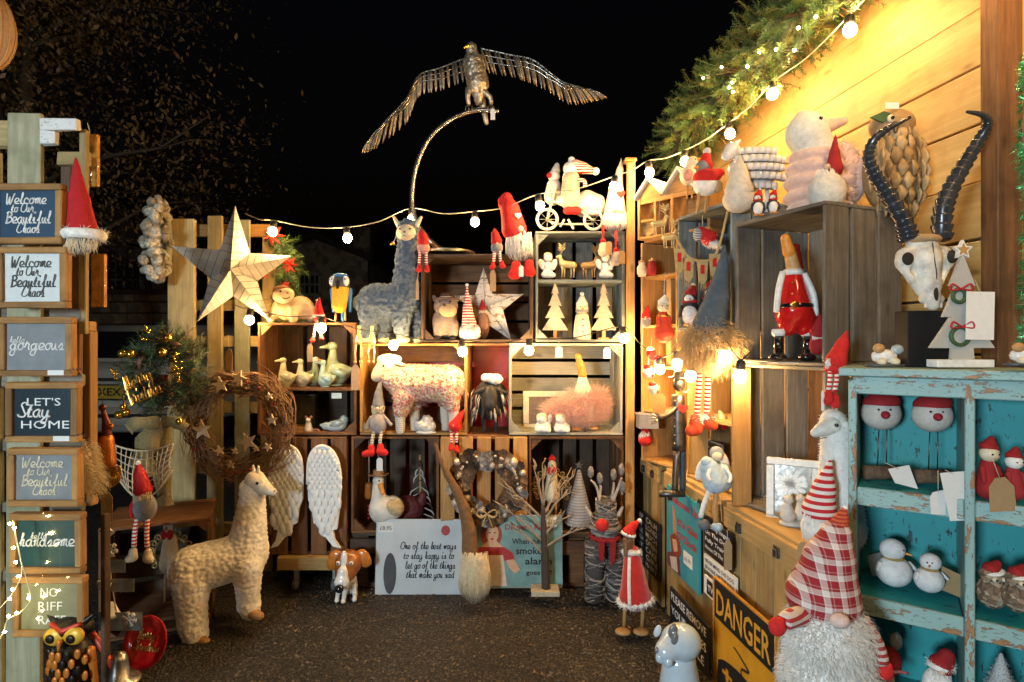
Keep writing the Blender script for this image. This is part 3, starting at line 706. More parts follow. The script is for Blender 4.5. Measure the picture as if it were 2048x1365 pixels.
def car():
    Z = 5.4; c = P(196, 682, Z); o = empty('parked_car', (c.x, c.y, 0), 0, 'silver hatchback parked behind the stall seen from the rear', 'car')
    pt = plain('silver_car_paint', (0.55, 0.55, 0.50), 0.35, 0.15, coat=0.6, bump=0, var=0.05); gl = plain('car_glass', (0.012, 0.012, 0.014), 0.06, bump=0)
    tr = plain('dark_trim', (0.03, 0.03, 0.03), 0.5); lens = plain('tail_lens', (0.25, 0.012, 0.01), 0.15, coat=0.5, bump=0)
    def loft(secs):
        V = []; Fc = []; n = len(secs[0])
        for q in secs: V += q
        for i in range(len(secs)-1):
            for k in range(n): Fc.append((i*n+k, i*n+(k+1) % n, (i+1)*n+(k+1) % n, (i+1)*n+k))
        Fc.append(tuple(range(n))[::-1]); Fc.append(tuple(range((len(secs)-1)*n, len(secs)*n))); return (V, Fc)
    def sec(hw, y, z0, z1, r): return [(x, y, z) for x, z in [(-hw+r, z0), (hw-r, z0), (hw, z0+r), (hw, z1-r), (hw-r, z1), (-hw+r, z1), (-hw, z1-r), (-hw, z0+r)]]
    mk('body', loft([sec(0.70, 0, 0.26, 0.80, .07), sec(0.78, 0.08, 0.22, 0.88, .08), sec(0.82, 0.4, 0.2, 0.92, .09), sec(0.84, 2.0, 0.2, 0.92, .09), sec(0.82, 3.4, 0.22, 0.86, .09), sec(0.7, 3.9, 0.28, 0.72, .08)]), pt, o, True)
    mk('cabin', loft([sec(0.70, 0.22, 0.86, 0.90, .02), sec(0.60, 0.55, 0.86, 1.26, .08), sec(0.58, 1.6, 0.86, 1.30, .08), sec(0.66, 2.7, 0.84, 0.92, .03)]), pt, o, True)
    q = [(-0.58, 0.262, 0.93), (0.58, 0.262, 0.93), (0.50, 0.49, 1.20), (-0.50, 0.49, 1.20)]
    mk('rear_window', ([(x, y-0.02, z) for x, y, z in q]+[(x, y+0.02, z) for x, y, z in q], [(0, 1, 2, 3), (7, 6, 5, 4), (0, 4, 5, 1), (1, 5, 6, 2), (2, 6, 7, 3), (3, 7, 4, 0)]), gl, o)
    mk('bumper', loft([sec(0.74, -0.07, 0.30, 0.46, .05), sec(0.82, 0.02, 0.28, 0.48, .05), sec(0.85, 0.4, 0.28, 0.48, .05)]), pt, o, True)
    mk('trim_strip', box((0, -0.082, 0.40), (1.4, 0.02, 0.035)), tr, o, bevel=0.004); mk('boot_handle', box((0, -0.012, 0.735), (0.62, 0.03, 0.03)), STEEL, o, bevel=0.005)
    for s_ in (-1, 1):
        mk('tail_light', loft([sec(0.10, 0, -0.12, 0.12, .03), sec(0.11, 0.1, -0.13, 0.13, .03)]), lens, o, True, loc=(s_*0.64, -0.01, 0.66))
        w = mk('wheel', tube([(s_*0.62, 0.75, 0.29), (s_*0.80, 0.75, 0.29)], 0.29, 24), tr, o, True); mk('rim', tube([(s_*0.795, 0.75, 0.29), (s_*0.81, 0.75, 0.29)], 0.19, 16), STEEL, w)
    pl = mk('number_plate', box((0, -0.015, 0.615), (0.53, 0.012, 0.125)), plain('plate_yellow', (0.55, 0.40, 0.06), 0.5, bump=0), o, bevel=0.003)
    rim = mk('plate_frame', J(box((0, -0.016, 0.685), (0.55, 0.02, 0.012)), box((0, -0.016, 0.545), (0.55, 0.02, 0.012)), box((-0.272, -0.016, 0.615), (0.012, 0.02, 0.15)), box((0.272, -0.016, 0.615), (0.012, 0.02, 0.15))), tr, pl)
    fg = Fig.__new__(Fig); fg.px, fg.py, fg.Z, fg.s, fg.yaw, fg.o, fg.B = 196, P(196, 682, Z).z and 682+HC*F/Z, Z, Z/F, 0.0, o, Vector((c.x, Z, 0))
    zz = 682+(HC-0.585)*F/Z
    fg.text('lettering', 'XEX', 196+2, 196+50, zz, 15, INK, d=-4.9, bold=0.02, parent=pl)
car()
def tree(label, x, y, scale, nl, seed):
    R = random.Random(seed); o = empty('leafy_tree', (x, y, 0), 0, label, 'tree'); bark = plain('bark', (0.07, 0.05, 0.03), 0.9)
    gs = [tube(catmull([(0, 0, 0), (0.05, 0, 1.0), (-0.05, 0.1, 2.2), (0.1, 0, 3.6*scale)], 4), [0.14*(1-i/16) for i in range(13)], 8)]; tips = []
    for i in range(26):
        z0 = R.uniform(1.0, 3.4)*scale; a = R.uniform(0, 6.28); L = R.uniform(0.7, 1.6)*scale; p = Vector((0, 0, z0)); q = [p]
        for j in range(4): p = p+Vector((math.cos(a)*L/4, math.sin(a)*L/4, R.uniform(0.0, 0.25)*L)); a += R.uniform(-.4, .4); q.append(p)
        gs.append(tube(q, [0.03*(1-k/5) for k in range(5)], 5)); tips += [q[2], q[3], q[4]]
        for _ in range(3):
            b = R.choice(q[1:]); e = b+Vector((R.uniform(-.5, .5), R.uniform(-.5, .5), R.uniform(-.1, .4)))*scale; gs.append(tube([b, (b+e)/2+Vector((0, 0, .04)), e], [0.012, 0.008, 0.003], 4)); tips += [e, (b+e)/2]
    mk('trunk', J(*gs), bark, o, True)
    V, Fc = [], []
    for i in range(nl):
        c = R.choice(tips)+Vector((R.gauss(0, .2), R.gauss(0, .2), R.gauss(0, .2)))*scale; u = Vector((R.gauss(0, 1), R.gauss(0, 1), R.gauss(0, 1))).normalized(); v = u.orthogonal().normalized(); l = R.uniform(0.014, 0.030)
        k = len(V); V += [c-u*l, c+v*l*0.45, c+u*l, c-v*l*0.45]; Fc.append((k, k+1, k+2, k+3))
    mk('crown', (V, Fc), plain('dry_leaves', (0.14, 0.08, 0.022), 0.6, var=0.6, scale=3), o, kind='stuff')
tree('big dark tree with sparse brown leaves at the top left', -4.25, 4.9, 1.25, 30000, 4)
tree('slim dark tree with small lit leaves beside the house', -7.3, 11.4, 1.75, 7000, 9)

# ---------------------------------------------------------------- festoon lights
def festoon(label, ends, bulbs, cab, r=0.0195):
    p0 = P(*ends[0]) if len(ends[0]) == 3 else Vector(ends[0][:3]); o = empty('string_light', p0, 0, label, 'string light', 'warm festoon strings'); tops = []
    bulbs = [P(*b) if len(b) == 3 else Vector(b[:3]) for b in bulbs]; ends = [P(*e) if len(e) == 3 else Vector(e[:3]) for e in ends]
    tops.append(Vector((0, 0, 0)))
    for bp in bulbs:
        c = bp-p0; up = Vector((RD.uniform(-.2, .2), RD.uniform(-.1, .1), 1)).normalized()
        b = mk('bulb', ball((0, 0, 0), r, 2, (1, 1, 1.1)), BULBM, o, True, loc=c)
        mk('socket', tube([up*(r*0.9), up*(r*1.3), up*(r*2.3), up*(r*2.5)], [r*0.72, r*0.78, r*0.7, r*0.3], 10), CABLE, b, True)
        tops.append(c+up*(r*2.5))
    for e in ends[1:]: tops.append(e-p0)
    q = [tops[0]]
    for a, b in zip(tops, tops[1:]): q += [(a+b)/2-Vector((0, 0, 0.05*(a-b).length)), b]
    mk('wire', tube(catmull(q, 5), 0.0023, 6), cab, o, True)
festoon('upper string of warm bulbs crossing the dark sky, with unseen fill bulbs added', [(490, 427, 2.6), (-1.7, 0.3, 2.2, 0)],
    [(545, 463, 2.50), (695, 476, 2.55), (824, 437, 2.74), (950, 444, 2.6), (1080, 412, 2.38), (1228, 374, 2.36), (1299, 345, 2.40), (1370, 323, 2.45), (1460, 268, 2.35), (1545, 188, 2.12), (1700, 60, 1.76)]+[(*wallpt(1.15, z_, 2.06), 0) for z_ in (1.34, 1.02, 0.70, 0.38, 0.06)]+[(0.85, -0.35, 2.2, 0), (0.45, -0.5, 2.15, 0), (0.05, -0.55, 2.12, 0), (-0.35, -0.5, 2.12, 0), (-0.75, -0.35, 2.15, 0), (-1.15, -0.1, 2.2, 0)], WIRE)  # eave bulbs and those behind the camera are unseen, added as warm fill
festoon('lower string of warm bulbs looped along the crate edges', [(470, 610, 2.48), (1500, 705, 1.70)],
    [(499, 640, 2.44), (643, 656, 2.42), (787, 690, 2.40), (925, 703, 2.42), (1058, 701, 2.42), (1248, 676, 2.38), (1320, 738, 2.24), (1354, 728, 2.12), (1381, 752, 1.98), (1446, 712, 1.80), (1480, 752, 1.70)], CABLE)
def fairy(label, pts, n, cab, r=0.0042, jit=0.01):
    p0 = P(*pts[0]); q = catmull([P(*p)-p0 for p in pts], 8); o = empty('fairy_lights', p0, 0, label, 'fairy lights')
    mk('wire', tube(q, 0.0011, 5), cab, o, True)
    for i in range(n):
        c = q[int((i+0.5)/n*(len(q)-1))]; mk('bulb', ball((0, 0, 0), r, 1), FAIRY, o, True, loc=c+Vector((RD.uniform(-jit, jit), RD.uniform(-jit, 0), RD.uniform(-jit, jit))))
fairy('yellow fairy lights trailing over the lowest framed signs', [(-20, 1235, 1.36), (10, 1205, 1.36), (32, 1175, 1.36), (44, 1140, 1.36), (34, 1080, 1.36), (26, 1040, 1.36), (36, 1100, 1.35), (60, 1190, 1.35), (44, 1222, 1.35), (15, 1240, 1.35), (5, 1268, 1.35), (-20, 1300, 1.35)], 13, plain('clear_cable', (0.6, 0.58, 0.4), 0.3), 0.0035)
fairy('tiny fairy lights woven through the pine garland', [(1390, 160, 2.38), (1440, 142, 2.30), (1475, 170, 2.25), (1455, 190, 2.25), (1500, 130, 2.1), (1540, 110, 2.0), (1580, 95, 1.9), (1610, 60, 1.85), (1640, 40, 1.75)], 11, CABLE, 0.0055, 0.02)

# ---------------------------------------------------------------- pine garland, tinsel
def needle_geo(base, d, n, L, ln, wid, R):
    """one sprig: a twig with flat needles all round"""
    V, Fc = [], []; d = d.normalized(); a = d.orthogonal().normalized(); b = d.cross(a)
    for i in range(n):
        t = (i+R.random())/n; p = base+d*(L*t); w = R.uniform(0, 6.283); rad = a*math.cos(w)+b*math.sin(w); nd = (rad+d*R.uniform(0.15, 0.6)).normalized(); s_ = nd.cross(d).normalized()*wid; l = ln*R.uniform(0.7, 1.1)*(1-0.3*t); k = len(V)
        V += [p-s_, p+s_, p+nd*l]; Fc.append((k, k+1, k+2))
    return (V, Fc)
def garland(name, label, cat, path, rad, n, mats, ln=0.04, wid=0.0012, L=0.12, nn=34, seed=1, parts=None):
    R = random.Random(seed); o = empty(name, path[0], 0, label, cat); q = catmull([Vector(p)-Vector(path[0]) for p in path], 8)
    mk('core', tube(q, 0.012, 6), TWIG, o, True)
    gs = [[] for _ in mats]; tw = []
    for i in range(n):
        k = R.randint(0, len(q)-2); p = q[k].lerp(q[k+1], R.random()); t = (q[k+1]-q[k]).normalized(); a = t.orthogonal().normalized(); b = t.cross(a); w = R.uniform(0, 6.283)
        d = (a*math.cos(w)+b*math.sin(w))+t*R.uniform(-.5, .5); off = rad*R.uniform(0.0, 0.75); c = p+d*off; d2 = (d+Vector((0, 0, R.uniform(-.3, .3)))).normalized()
        l = min(L, rad)*R.uniform(0.6, 1.1); gs[R.randint(0, len(mats)-1)].append(needle_geo(c, d2, nn, l, ln, wid, R)); tw.append(tube([p, c, c+d2*l], [0.002, 0.0018, 0.001], 3))
    for g_, m in zip(gs, mats): mk('needles', J(*g_), m, o, kind='stuff')
    mk('twigs', J(*tw), TWIG, o, kind='stuff'); return o
garland('pine_garland', 'thick pine garland along the hut eave', 'garland', [wallpt(1.25, 2.98, 2.10), wallpt(1.22, 2.7, 2.15), wallpt(1.24, 2.3, 2.20), wallpt(1.24, 1.9, 2.24), wallpt(1.25, 1.45, 2.26)], 0.16, 1300, [PINE2, PINE, plain('pine_olive', (0.22, 0.26, 0.05), 0.6, var=0.4, scale=10)], 0.030, 0.0021, 0.085, 56)
TINS = plain('green_tinsel', (0.02, 0.36, 0.10), 0.3, 0.5, var=0.5, scale=200)
garland('tinsel_garland', 'shiny green tinsel hanging down beside the corner post', 'tinsel', [P(2062, 120, 1.22), P(2056, 300, 1.22), P(2062, 480, 1.22), P(2058, 700, 1.22)], 0.014, 260, [TINS, plain('pale_tinsel', (0.10, 0.5, 0.2), 0.25, 0.5)], 0.022, 0.0011, 0.02, 16, 3)
def lampshade():
    f = Fig('woven_lampshade', 'round woven shade cut off by the upper left edge', 'lampshade', -22, 66, 1.45); g_ = []
    f.sdf('shade', [(-22, 60, 0, 42, 78, 42)], plain('woven_cane', (0.42, 0.27, 0.17), 0.8, scale=90, bump=0.6), 3, 30)
    for i in range(16):
        a = i/16*2*pi; f.tube('rib', [(-22+42.6*math.cos(a)*math.sin(t), 60-79*math.cos(t), 42.6*math.sin(a)*math.sin(t)) for t in [0.1+k*0.28 for k in range(11)]], 1.1, TAN, 5)
    f.tube('cord', [(-22, -20, 0), (-22, -200, 0)], 1, CABLE, 5)
lampshade()

# ---------------------------------------------------------------- framed signs on the left
NAVY = plain('navy_board', (0.012, 0.05, 0.10), 0.5, var=0.1, bump=0.05); SLATE = plain('slate_board', (0.20, 0.215, 0.23), 0.6, var=0.15, scale=25); WBOARD = plain('white_board', (0.62, 0.66, 0.65), 0.6, var=0.08)
BNAVY = plain('ink_navy_board', (0.008, 0.020, 0.03), 0.4, var=0.1); TEALB = plain('dark_teal_board', (0.012, 0.055, 0.055), 0.5, var=0.15); OLIVE = plain('olive_grey_board', (0.20, 0.20, 0.11), 0.6, var=0.2, scale=20)
W_FRAME = wood('frame_wood', (0.24, 0.115, 0.035), (0.46, 0.25, 0.08), grain=1.5); FILM = film('cellophane')
def framed(label, x0, x1, y0, y1, board, lines, tagp=False, Z=1.41, ink=WINK):
    f = Fig('framed_sign', label, 'sign', (x0+x1)/2, y1, Z, group='framed word signs hung in a column'); t = 13; dd = 9
    for nm, a in (('top', (x0, y0, x1, y0+t)), ('bottom', (x0, y1-t, x1, y1)), ('side', (x0, y0+t+.3, x0+t, y1-t-.3)), ('side', (x1-t, y0+t+.3, x1, y1-t-.3))):
        w, h = a[2]-a[0], a[3]-a[1]; c = f.L((a[0]+a[2])/2, (a[1]+a[3])/2, dd*0.3)
        if w > h: slat(f.o, 'frame_board', c, (w*f.s, 2*dd*f.s, h*f.s), 'x', W_FRAME, .5)
        else: slat(f.o, 'frame_board', c, (h*f.s, 2*dd*f.s, w*f.s), 'z', W_FRAME, .5)
    f.box('panel', x0+t-2, y0+t-2, x1-t+2, y1-t+2, 1, 4, board, bevel=0)
    for (kind, s_, a, b, y, h) in lines:
        if kind == 's': f.script('lettering', s_, a, b, y, h, ink, d=0.2)
        else: f.text('lettering', s_, a, b, y, h, ink, d=0.4, bold=0.0)
    if tagp:
        q = f.box('price_sticker', x1-46, y1-13, x1-14, y1-3, -7.2, -6.7, CARD, bevel=0); f.text('lettering', '\u00a34.99', x1-42, x1-18, y1-5.5, 5, INK, d=-7.4, parent=q)
    # shrink film: front sheet bulging a little over the frame
    V, Fc = [], []; nx = 10
    for i in range(nx+1):
        for j in range(nx+1):
            u, v = i/nx, j/nx; V.append(f.L(x0-2+(x1-x0+4)*u, y0-2+(y1-y0+4)*v, -dd*0.75-RD.uniform(0, 0.8)-0.6))
    for i in range(nx):
        for j in range(nx): k = i*(nx+1)+j; Fc.append((k, k+1, k+nx+2, k+nx+1))
    f.add('film', (V, Fc), FILM, smooth=True)
    return f
WB = [('s', 'Welcome', 0.12, 0.82, 0.27, 0.11), ('s', 'to Our', 0.2, 0.6, 0.45, 0.09), ('s', 'Beautiful', 0.1, 0.9, 0.69, 0.12), ('s', 'Chaos', 0.3, 0.7, 0.90, 0.10)]
def lay(L_, x0, x1, y0, y1):
    a, b, c, d = x0+14, x1-14, y0+14, y1-14
    return [(k, s_, a+(b-a)*u, a+(b-a)*v, c+(d-c)*y, (d-c)*h) for k, s_, u, v, y, h in L_]
for lb, box_, bd, L_, tg, ink in [
    ('navy framed welcome sign with white script, topmost in the column', (-14, 127, 368, 488), NAVY, WB, 0, WINK),
    ('white framed welcome sign with dark script', (-4, 136, 494, 616), WBOARD, WB, 0, plain('grey_ink', (0.09, 0.10, 0.10), 0.6)),
    ('slate grey framed sign reading hello gorgeous', (0, 147, 634, 753), SLATE, [('s', 'hello', 0.05, 0.3, 0.40, 0.06), ('s', 'gorgeous', 0.04, 0.96, 0.56, 0.13)], 1, WINK),
    ("dark navy framed sign reading let's stay home", (14, 158, 764, 884), BNAVY, [('t', "LET'S", 0.22, 0.80, 0.36, 0.17), ('s', 'Stay', 0.06, 0.62, 0.60, 0.15), ('t', 'HOME', 0.12, 0.95, 0.86, 0.18)], 1, WINK),
    ('grey framed welcome sign with pale script beside the cream fur', (18, 160, 896, 1012), SLATE, WB, 0, plain('ivory_ink', (0.7, 0.66, 0.5), 0.6)),
    ('dark teal framed sign reading hello handsome', (22, 166, 1026, 1146), TEALB, [('s', 'hello', 0.22, 0.5, 0.40, 0.06), ('s', 'handsome', 0.03, 0.97, 0.56, 0.13)], 0, WINK),
    ('olive framed sign reading no riff raff, lowest in the column', (28, 170, 1152, 1272), OLIVE, [('t', 'NO', 0.34, 0.64, 0.30, 0.2), ('t', 'RIFF', 0.30, 0.72, 0.60, 0.2), ('t', 'RAFF', 0.30, 0.78, 0.90, 0.2)], 0, WINK)]:
    framed(lb, *box_, bd, lay(L_, *box_), tg, ink=ink)

# ---------------------------------------------------------------- figures: builders shared by several things
EYE = plain('eye_black', (0.006, 0.006, 0.006), 0.1, coat=0.5, bump=0)
def gnome(label, Z, base, hat, hatm, nose=None, beard=None, body=None, bodym=GREYF, legs=(), legm=STRIPE_S, boots=(), bootm=RED, band=None, bandm=FLUFF, arms=(), armm=None, pom=None, heart=None, tags=(), cat='gnome', name='gnome', res=34, bscale=1.0, group=None, d0=0.0):
    f = Fig(name, label, cat, base[0], base[1], Z, group=group)
    if body: f.sdf('body', [(body[0], body[1], d0, body[2], body[3], body[2]*0.85)], bodym, 2, 26)
    h = [(hat[i][0], hat[i][1], d0, hat[i][2], hat[i+1][0], hat[i+1][1], d0, hat[i+1][2]) for i in range(len(hat)-1)]
    ht = f.sdf('hat', h, hatm, hat[0][2]*0.25, res)
    if pom: f.ball('pompom', pom[0], pom[1], d0, pom[2], FLUFF, parent=ht)
    if band:
        x, y, r, t = band
        b = f.sdf('hat_band', [(x+r*math.cos(a)*0.92, y, d0+r*math.sin(a)*0.8, t) for a in [k*2*pi/14 for k in range(14)]], bandm, t*0.8, 28); f.fur('fluff', b, 260, t*1.1, 0.5, bandm, 0.2, 0.6, parent=b)
    if beard: f.beard('beard', beard[0], beard[1], beard[2], beard[3], beard[4], beard[5], beard[6], 0.75, beard[7] if len(beard) > 7 else 0.9, d0)
    if nose: f.ball('nose', nose[0], nose[1], d0-(beard[3]*0.42 if beard else 6), nose[2], SKIN)
    for (x0, y0, x1, y1, r) in legs: f.tube('leg', [(x0, y0, d0-4), ((x0+x1)/2, (y0+y1)/2-1, d0-9), (x1, y1, d0-9)], r, legm, 8, 3)
    for (x, y, dx, r) in boots: f.sdf('boot', [(x, y-r*1.2, d0-9, r*0.8, x, y, d0-10, r), (x, y+r*.2, d0-10, r*0.95, x+dx, y+r*0.4, d0-12, r*0.8)], bootm, 2, 20)
    for a in arms: f.tube('arm', [(p[0], p[1], d0-6) for p in a[0]], a[1], armm or bodym, 8, 3)
    if heart:
        x, y, r, m = heart; f.plate('heart', [(x+r*1.05*math.sin(t)**3, y-r*(0.8*math.cos(t)-0.31*math.cos(2*t)-0.12*math.cos(3*t)-0.06*math.cos(4*t))) for t in [k*2*pi/24 for k in range(24)]], d0-hat[0][2]*0.92-1, d0-hat[0][2]*0.6, m)
    for t in tags: f.tag(*t)
    return f
def duck(label, x, y, h, dr, Z, mat, beakm, head=None, group=None):
    f = Fig('ceramic_duck', label, 'duck', x, y, Z, group=group); u = h
    f.sdf('body', [(x-dr*u*.03, y-u*.22, 0, u*.20, x+dr*u*0.1, y-u*.3, 0, u*.17), (x-dr*u*.08, y-u*.42, 0, u*.12, x-dr*u*.06, y-u*.72, 0, u*.075), (x+dr*u*.1, y-u*.2, 0, u*.14, x+dr*u*.34, y-u*.36, 0, u*.04)], mat, u*.1, 32)
    f.sdf('head', [(x-dr*u*.08, y-u*.82, 0, u*.115, u*.1, u*.09)], head or mat, 2, 18)
    f.sdf('beak', [(x-dr*u*.16, y-u*.82, 0, u*.05, x-dr*u*.32, y-u*.80, 0, u*.025)], beakm, 2, 14)
    for s_ in (-1, 1): f.ball('eye', x-dr*u*.12, y-u*.85, s_*u*.075, u*.018, EYE, n=1)
    f.sdf('wing', [(x+dr*u*.08, y-u*.3, -u*.17, u*.2, u*.1, u*.05, dr*25)], mat, 2, 18)
    f.sdf('base', [(x, y-u*.02, 0, u*.16, u*.03, u*.13)], mat, 2, 16)
    return f

# ---------------------------------------------------------------- left foreground
gnome('hanging gnome with tall plain red cone hat beside the pallet', 1.44, (165, 515), [(165, 462, 27), (158, 400, 18), (152, 318, 4)], plain('crimson_felt', (0.40, 0.008, 0.012), .9, bump=.3), band=(167, 470, 34, 10), bandm=FLUFF, beard=(167, 475, 517, 56, 70, CFLUFF, 150), body=(167, 480, 26, 26), bodym=GREYF)
def wrapped(label, x0, x1, y0, y1, Z):
    f = Fig('wrapped_plaque', label, 'plaque', (x0+x1)/2, y1, Z); m = plain('amber_gloss', (0.55, 0.26, 0.04), 0.18, coat=0.6, var=0.4, scale=40, bump=0.6, bscale=30)
    f.box('board', x0, y0, x1, y1, 0, 9, m); f.sdf('film', [((x0+x1)/2, (y0+y1)/2, 4, (x1-x0)*.62, (y1-y0)*.53, 9)], FILM, 2, 20, disp=(14, 6)); f.tube('hanger', [((x0+x1)/2, y0, 0), ((x0+x1)/2-6, y0-22, 0)], 0.8, TWINE, 5)
wrapped('narrow amber plaque in film hanging above the tall red hat', 168, 194, 268, 372, 1.62)
wrapped('narrow amber plaque in film hanging below the tall red hat', 182, 208, 508, 614, 1.62)
def leanframe():
    f = Fig('tall_frame', 'tall narrow honey wood frame standing edge on beside the signs', 'frame', 160, 1010, 1.66)
    for a in ((134, 642, 186, 662, 'x'), (134, 990, 190, 1010, 'x'), (134, 663, 146, 989, 'z'), (174, 663, 188, 989, 'z')):
        w, h = (a[2]-a[0])*f.s, (a[3]-a[1])*f.s; slat(f.o, 'frame_board', f.L((a[0]+a[2])/2, (a[1]+a[3])/2, 0), (w, .03, h) if a[4] == 'x' else (h, .03, w), a[4], W_HONEY)
    f.box('mirror', 145, 661, 175, 990, 4, 8, plain('brown_mirror', (0.10, 0.045, 0.02), 0.12, bump=0), bevel=0)
leanframe()
f = Fig('fur_tuft', 'long cream fur tassel hanging under the framed signs', 'fur tassel', 168, 1000, 1.56)
b = f.sdf('core', [(165, 905, 0, 14, 172, 965, 0, 20)], CFLUFF, 4, 24); f.fur('fluff', b, 900, 30, 0.8, CFLUFF, 1.1, 0.3); f.tube('hanger', [(165, 895, 0), (160, 870, 0)], .8, TWINE, 5)
def metal_bird():
    f = Fig('metal_cockerel', 'orange metal cockerel ornament hanging beside the low crate', 'ornament', 216, 995, 1.72); rust = plain('orange_metal', (0.50, 0.15, 0.02), 0.35, 0.6, var=0.4, scale=30); dk = plain('dark_copper', (0.11, 0.025, 0.015), 0.4, 0.6)
    f.sdf('body', [(212, 880, 0, 14, 216, 925, 0, 15)], rust, 4, 26); f.sdf('neck', [(206, 820, 0, 4, 214, 850, 0, 8), (214, 850, 0, 8, 213, 880, 0, 10)], dk, 3, 24); f.ball('head', 205, 815, 0, 7, dk); f.ball('wattle', 221, 853, 0, 6, rust)
    for i in range(9):
        a = i/8*2.4-1.0; cx, cy = 222, 945; f.tube('tail_feather', [(cx-5, cy, 0), (cx+12*math.cos(a), cy+12*math.sin(a), -3), (cx+22*math.cos(a+.5), cy+26*math.sin(a+.5), -2), (cx+16*math.cos(a+1.2), cy+30*math.sin(a+1.2), 0)], [2, 2, 1.6, 1], GOLD, 6, 4)
    f.tag(217, 1012, 23, 56, -5, (216, 965), KRAFT); f.tube('hanger', [(205, 808, 0), (203, 770, 0)], .6, DSTEEL, 5)
metal_bird()
def owl():
    f = Fig('metal_owl', 'orange and black metal owl with big yellow eyes at lower left', 'owl', 145, 1420, 1.42); blk = plain('black_metal', (0.02, 0.016, 0.012), 0.4, 0.6); org = plain('owl_orange', (0.50, 0.16, 0.02), 0.4, 0.3); yel = plain('owl_yellow', (0.62, 0.36, 0.03), 0.4, 0.2)
    f.sdf('body', [(145, 1400, 0, 36, 145, 1310, 0, 34)], blk, 8, 30); f.sdf('head', [(145, 1255, 0, 40, 26, 28)], blk, 4, 26)
    f.sdf('face', [(126, 1262, -22, 20, 18, 10), (165, 1260, -22, 20, 18, 10)], yel, 6, 28)
    for s_ in (-1, 1): e = f.ball('eye', 145+s_*20, 1262, -32, 9, blk, (1, .4, 1)); f.sdf('ear_tuft', [(145+s_*28, 1240, -5, 9, 145+s_*46, 1226, -5, 2)], blk, 2, 16)
    f.sdf('beak', [(145, 1268, -32, 5, 145, 1282, -36, 2)], org, 2, 14); f.sdf('brow', [(118, 1240, -18, 5, 145, 1250, -26, 5), (172, 1240, -18, 5, 145, 1250, -26, 5)], plain('owl_red', (0.4, 0.03, 0.015), 0.4, 0.3), 2, 24)
    for r in range(7):
        for c in range(5):
            x = 145+(c-2)*14+(7 if r % 2 else 0); y = 1295+r*16; dz = -math.sqrt(max(1-((x-145)/38)**2, 0.1))*36
            f.sdf('feather', [(x, y, dz, 6.5, 11, 3)], org if (r+c) % 3 else blk, 1, 10)
    for s_ in (-1, 1): f.sdf('wing', [(145+s_*36, 1300, 0, 9, 145+s_*44, 1390, 6, 5)], org if s_ > 0 else blk, 3, 22)
owl()
def red_plate():
    f = Fig('red_dish', 'round red dish with gold Christmas script near the owl', 'dish', 290, 1330, 1.80)
    f.o.rotation_euler = (math.radians(-18), 0, math.radians(-12)); c = f.L(290, 1287); pr = [(0, 0), (24, 0), (42, 6), (50, 14), (49, 16), (40, 8), (22, 3), (0, 3)]
    g_ = lathe([(max(r, .05)*f.s, z*f.s) for r, z in pr], (0, 0, 0), 36); M_ = Matrix.Translation(c) @ Matrix.Rotation(pi/2, 4, 'X'); f.add('plate', move(g_, M_), GLRED)
    f.script('lettering', 'Merry', 266, 306, 1283, 10, GOLD, d=-9); f.script('lettering', 'Christmas', 258, 322, 1303, 8, GOLD, d=-9)
red_plate()
def bucket():
    f = Fig('zinc_bell', 'small zinc bell shaped stand with a red handled stick at lower left', 'bell stand', 240, 1370, 1.62)
    f.lathe('cone', 238, 1370, 0, [(34, 0), (36, 4), (33, 8), (20, 14), (16, 50), (12, 62), (3, 66)], STEEL, 24); f.lathe('rim', 238, 1366, 0, [(37, 0), (39, 3), (37, 6)], STEEL, 24)
    f.tube('stick', [(190, 1262, -8), (215, 1295, -10), (245, 1352, -12)], [6, 6, 4.5], plain('red_handle', (0.5, 0.05, 0.02), 0.35), 10, 3)
bucket()
def snow_tags():
    f = Fig('snowflake_hanger', 'silver star and snowflake hanging decoration with zinc plates', 'decoration', 235, 1265, 1.78); zn = plain('zinc_plate', (0.40, 0.40, 0.38), 0.4, 0.8, var=0.3, scale=20)
    f.tube('ribbon', [(212, 1050, 4), (214, 1110, 4), (222, 1180, 4), (236, 1260, 4)], 1.2, TWINE, 5)
    q = [f.L(212, 1062)]; f.plate('star', star_poly((212, 1058), 16, 6.5), -2, 1, STEEL)
    for (x, y) in ((224, 1098), (212, 1165), (262, 1236)):
        g_ = []
        for k in range(6):
            a = k*pi/3+0.2; c_, s_ = math.cos(a), math.sin(a); g_.append(tube(f.Lp([(x, y, -5), (x+15*c_, y+15*s_, -5)]), 1.6*f.s, 5))
            for t in (7, 11):
                for b_ in (-1, 1): g_.append(tube(f.Lp([(x+t*c_, y+t*s_, -5), (x+t*c_+5*math.cos(a+b_*.9), y+t*s_+5*math.sin(a+b_*.9), -5)]), 1.2*f.s, 5))
        f.add('snowflake', J(*g_), WHITE)
    for (x0, y0, x1, y1) in ((205, 1120, 250, 1146), (206, 1158, 268, 1184), (196, 1225, 284, 1262)): f.box('plate', x0, y0, x1, y1, 0, 2, zn)
    f.lathe('bell', 218, 1235, 6, [(18, 0), (14, 6), (8, 22), (3, 28)], WHITE, 16)
snow_tags()
SEQ = plain('red_sequins', (0.5, 0.01, 0.012), 0.25, 0.3, var=0.6, scale=260, bump=0.8, bscale=300)
gnome('gnome in red sequin hat seated on the low left crate', 2.0, (288, 1040), [(286, 980, 17), (280, 950, 11), (276, 928, 4)], SEQ, nose=(288, 992, 4), beard=(288, 980, 1015, 34, 38, CFLUFF, 110), body=(290, 1015, 22, 28), legs=[(277, 1035, 274, 1090, 4.5), (298, 1035, 300, 1092, 4.5)], boots=[(272, 1110, -6, 9), (302, 1112, 6, 9)], bootm=CREAM, pom=(276, 926, 5), armm=RED, arms=[([(272, 1000), (266, 1015), (268, 1032)], 4)])
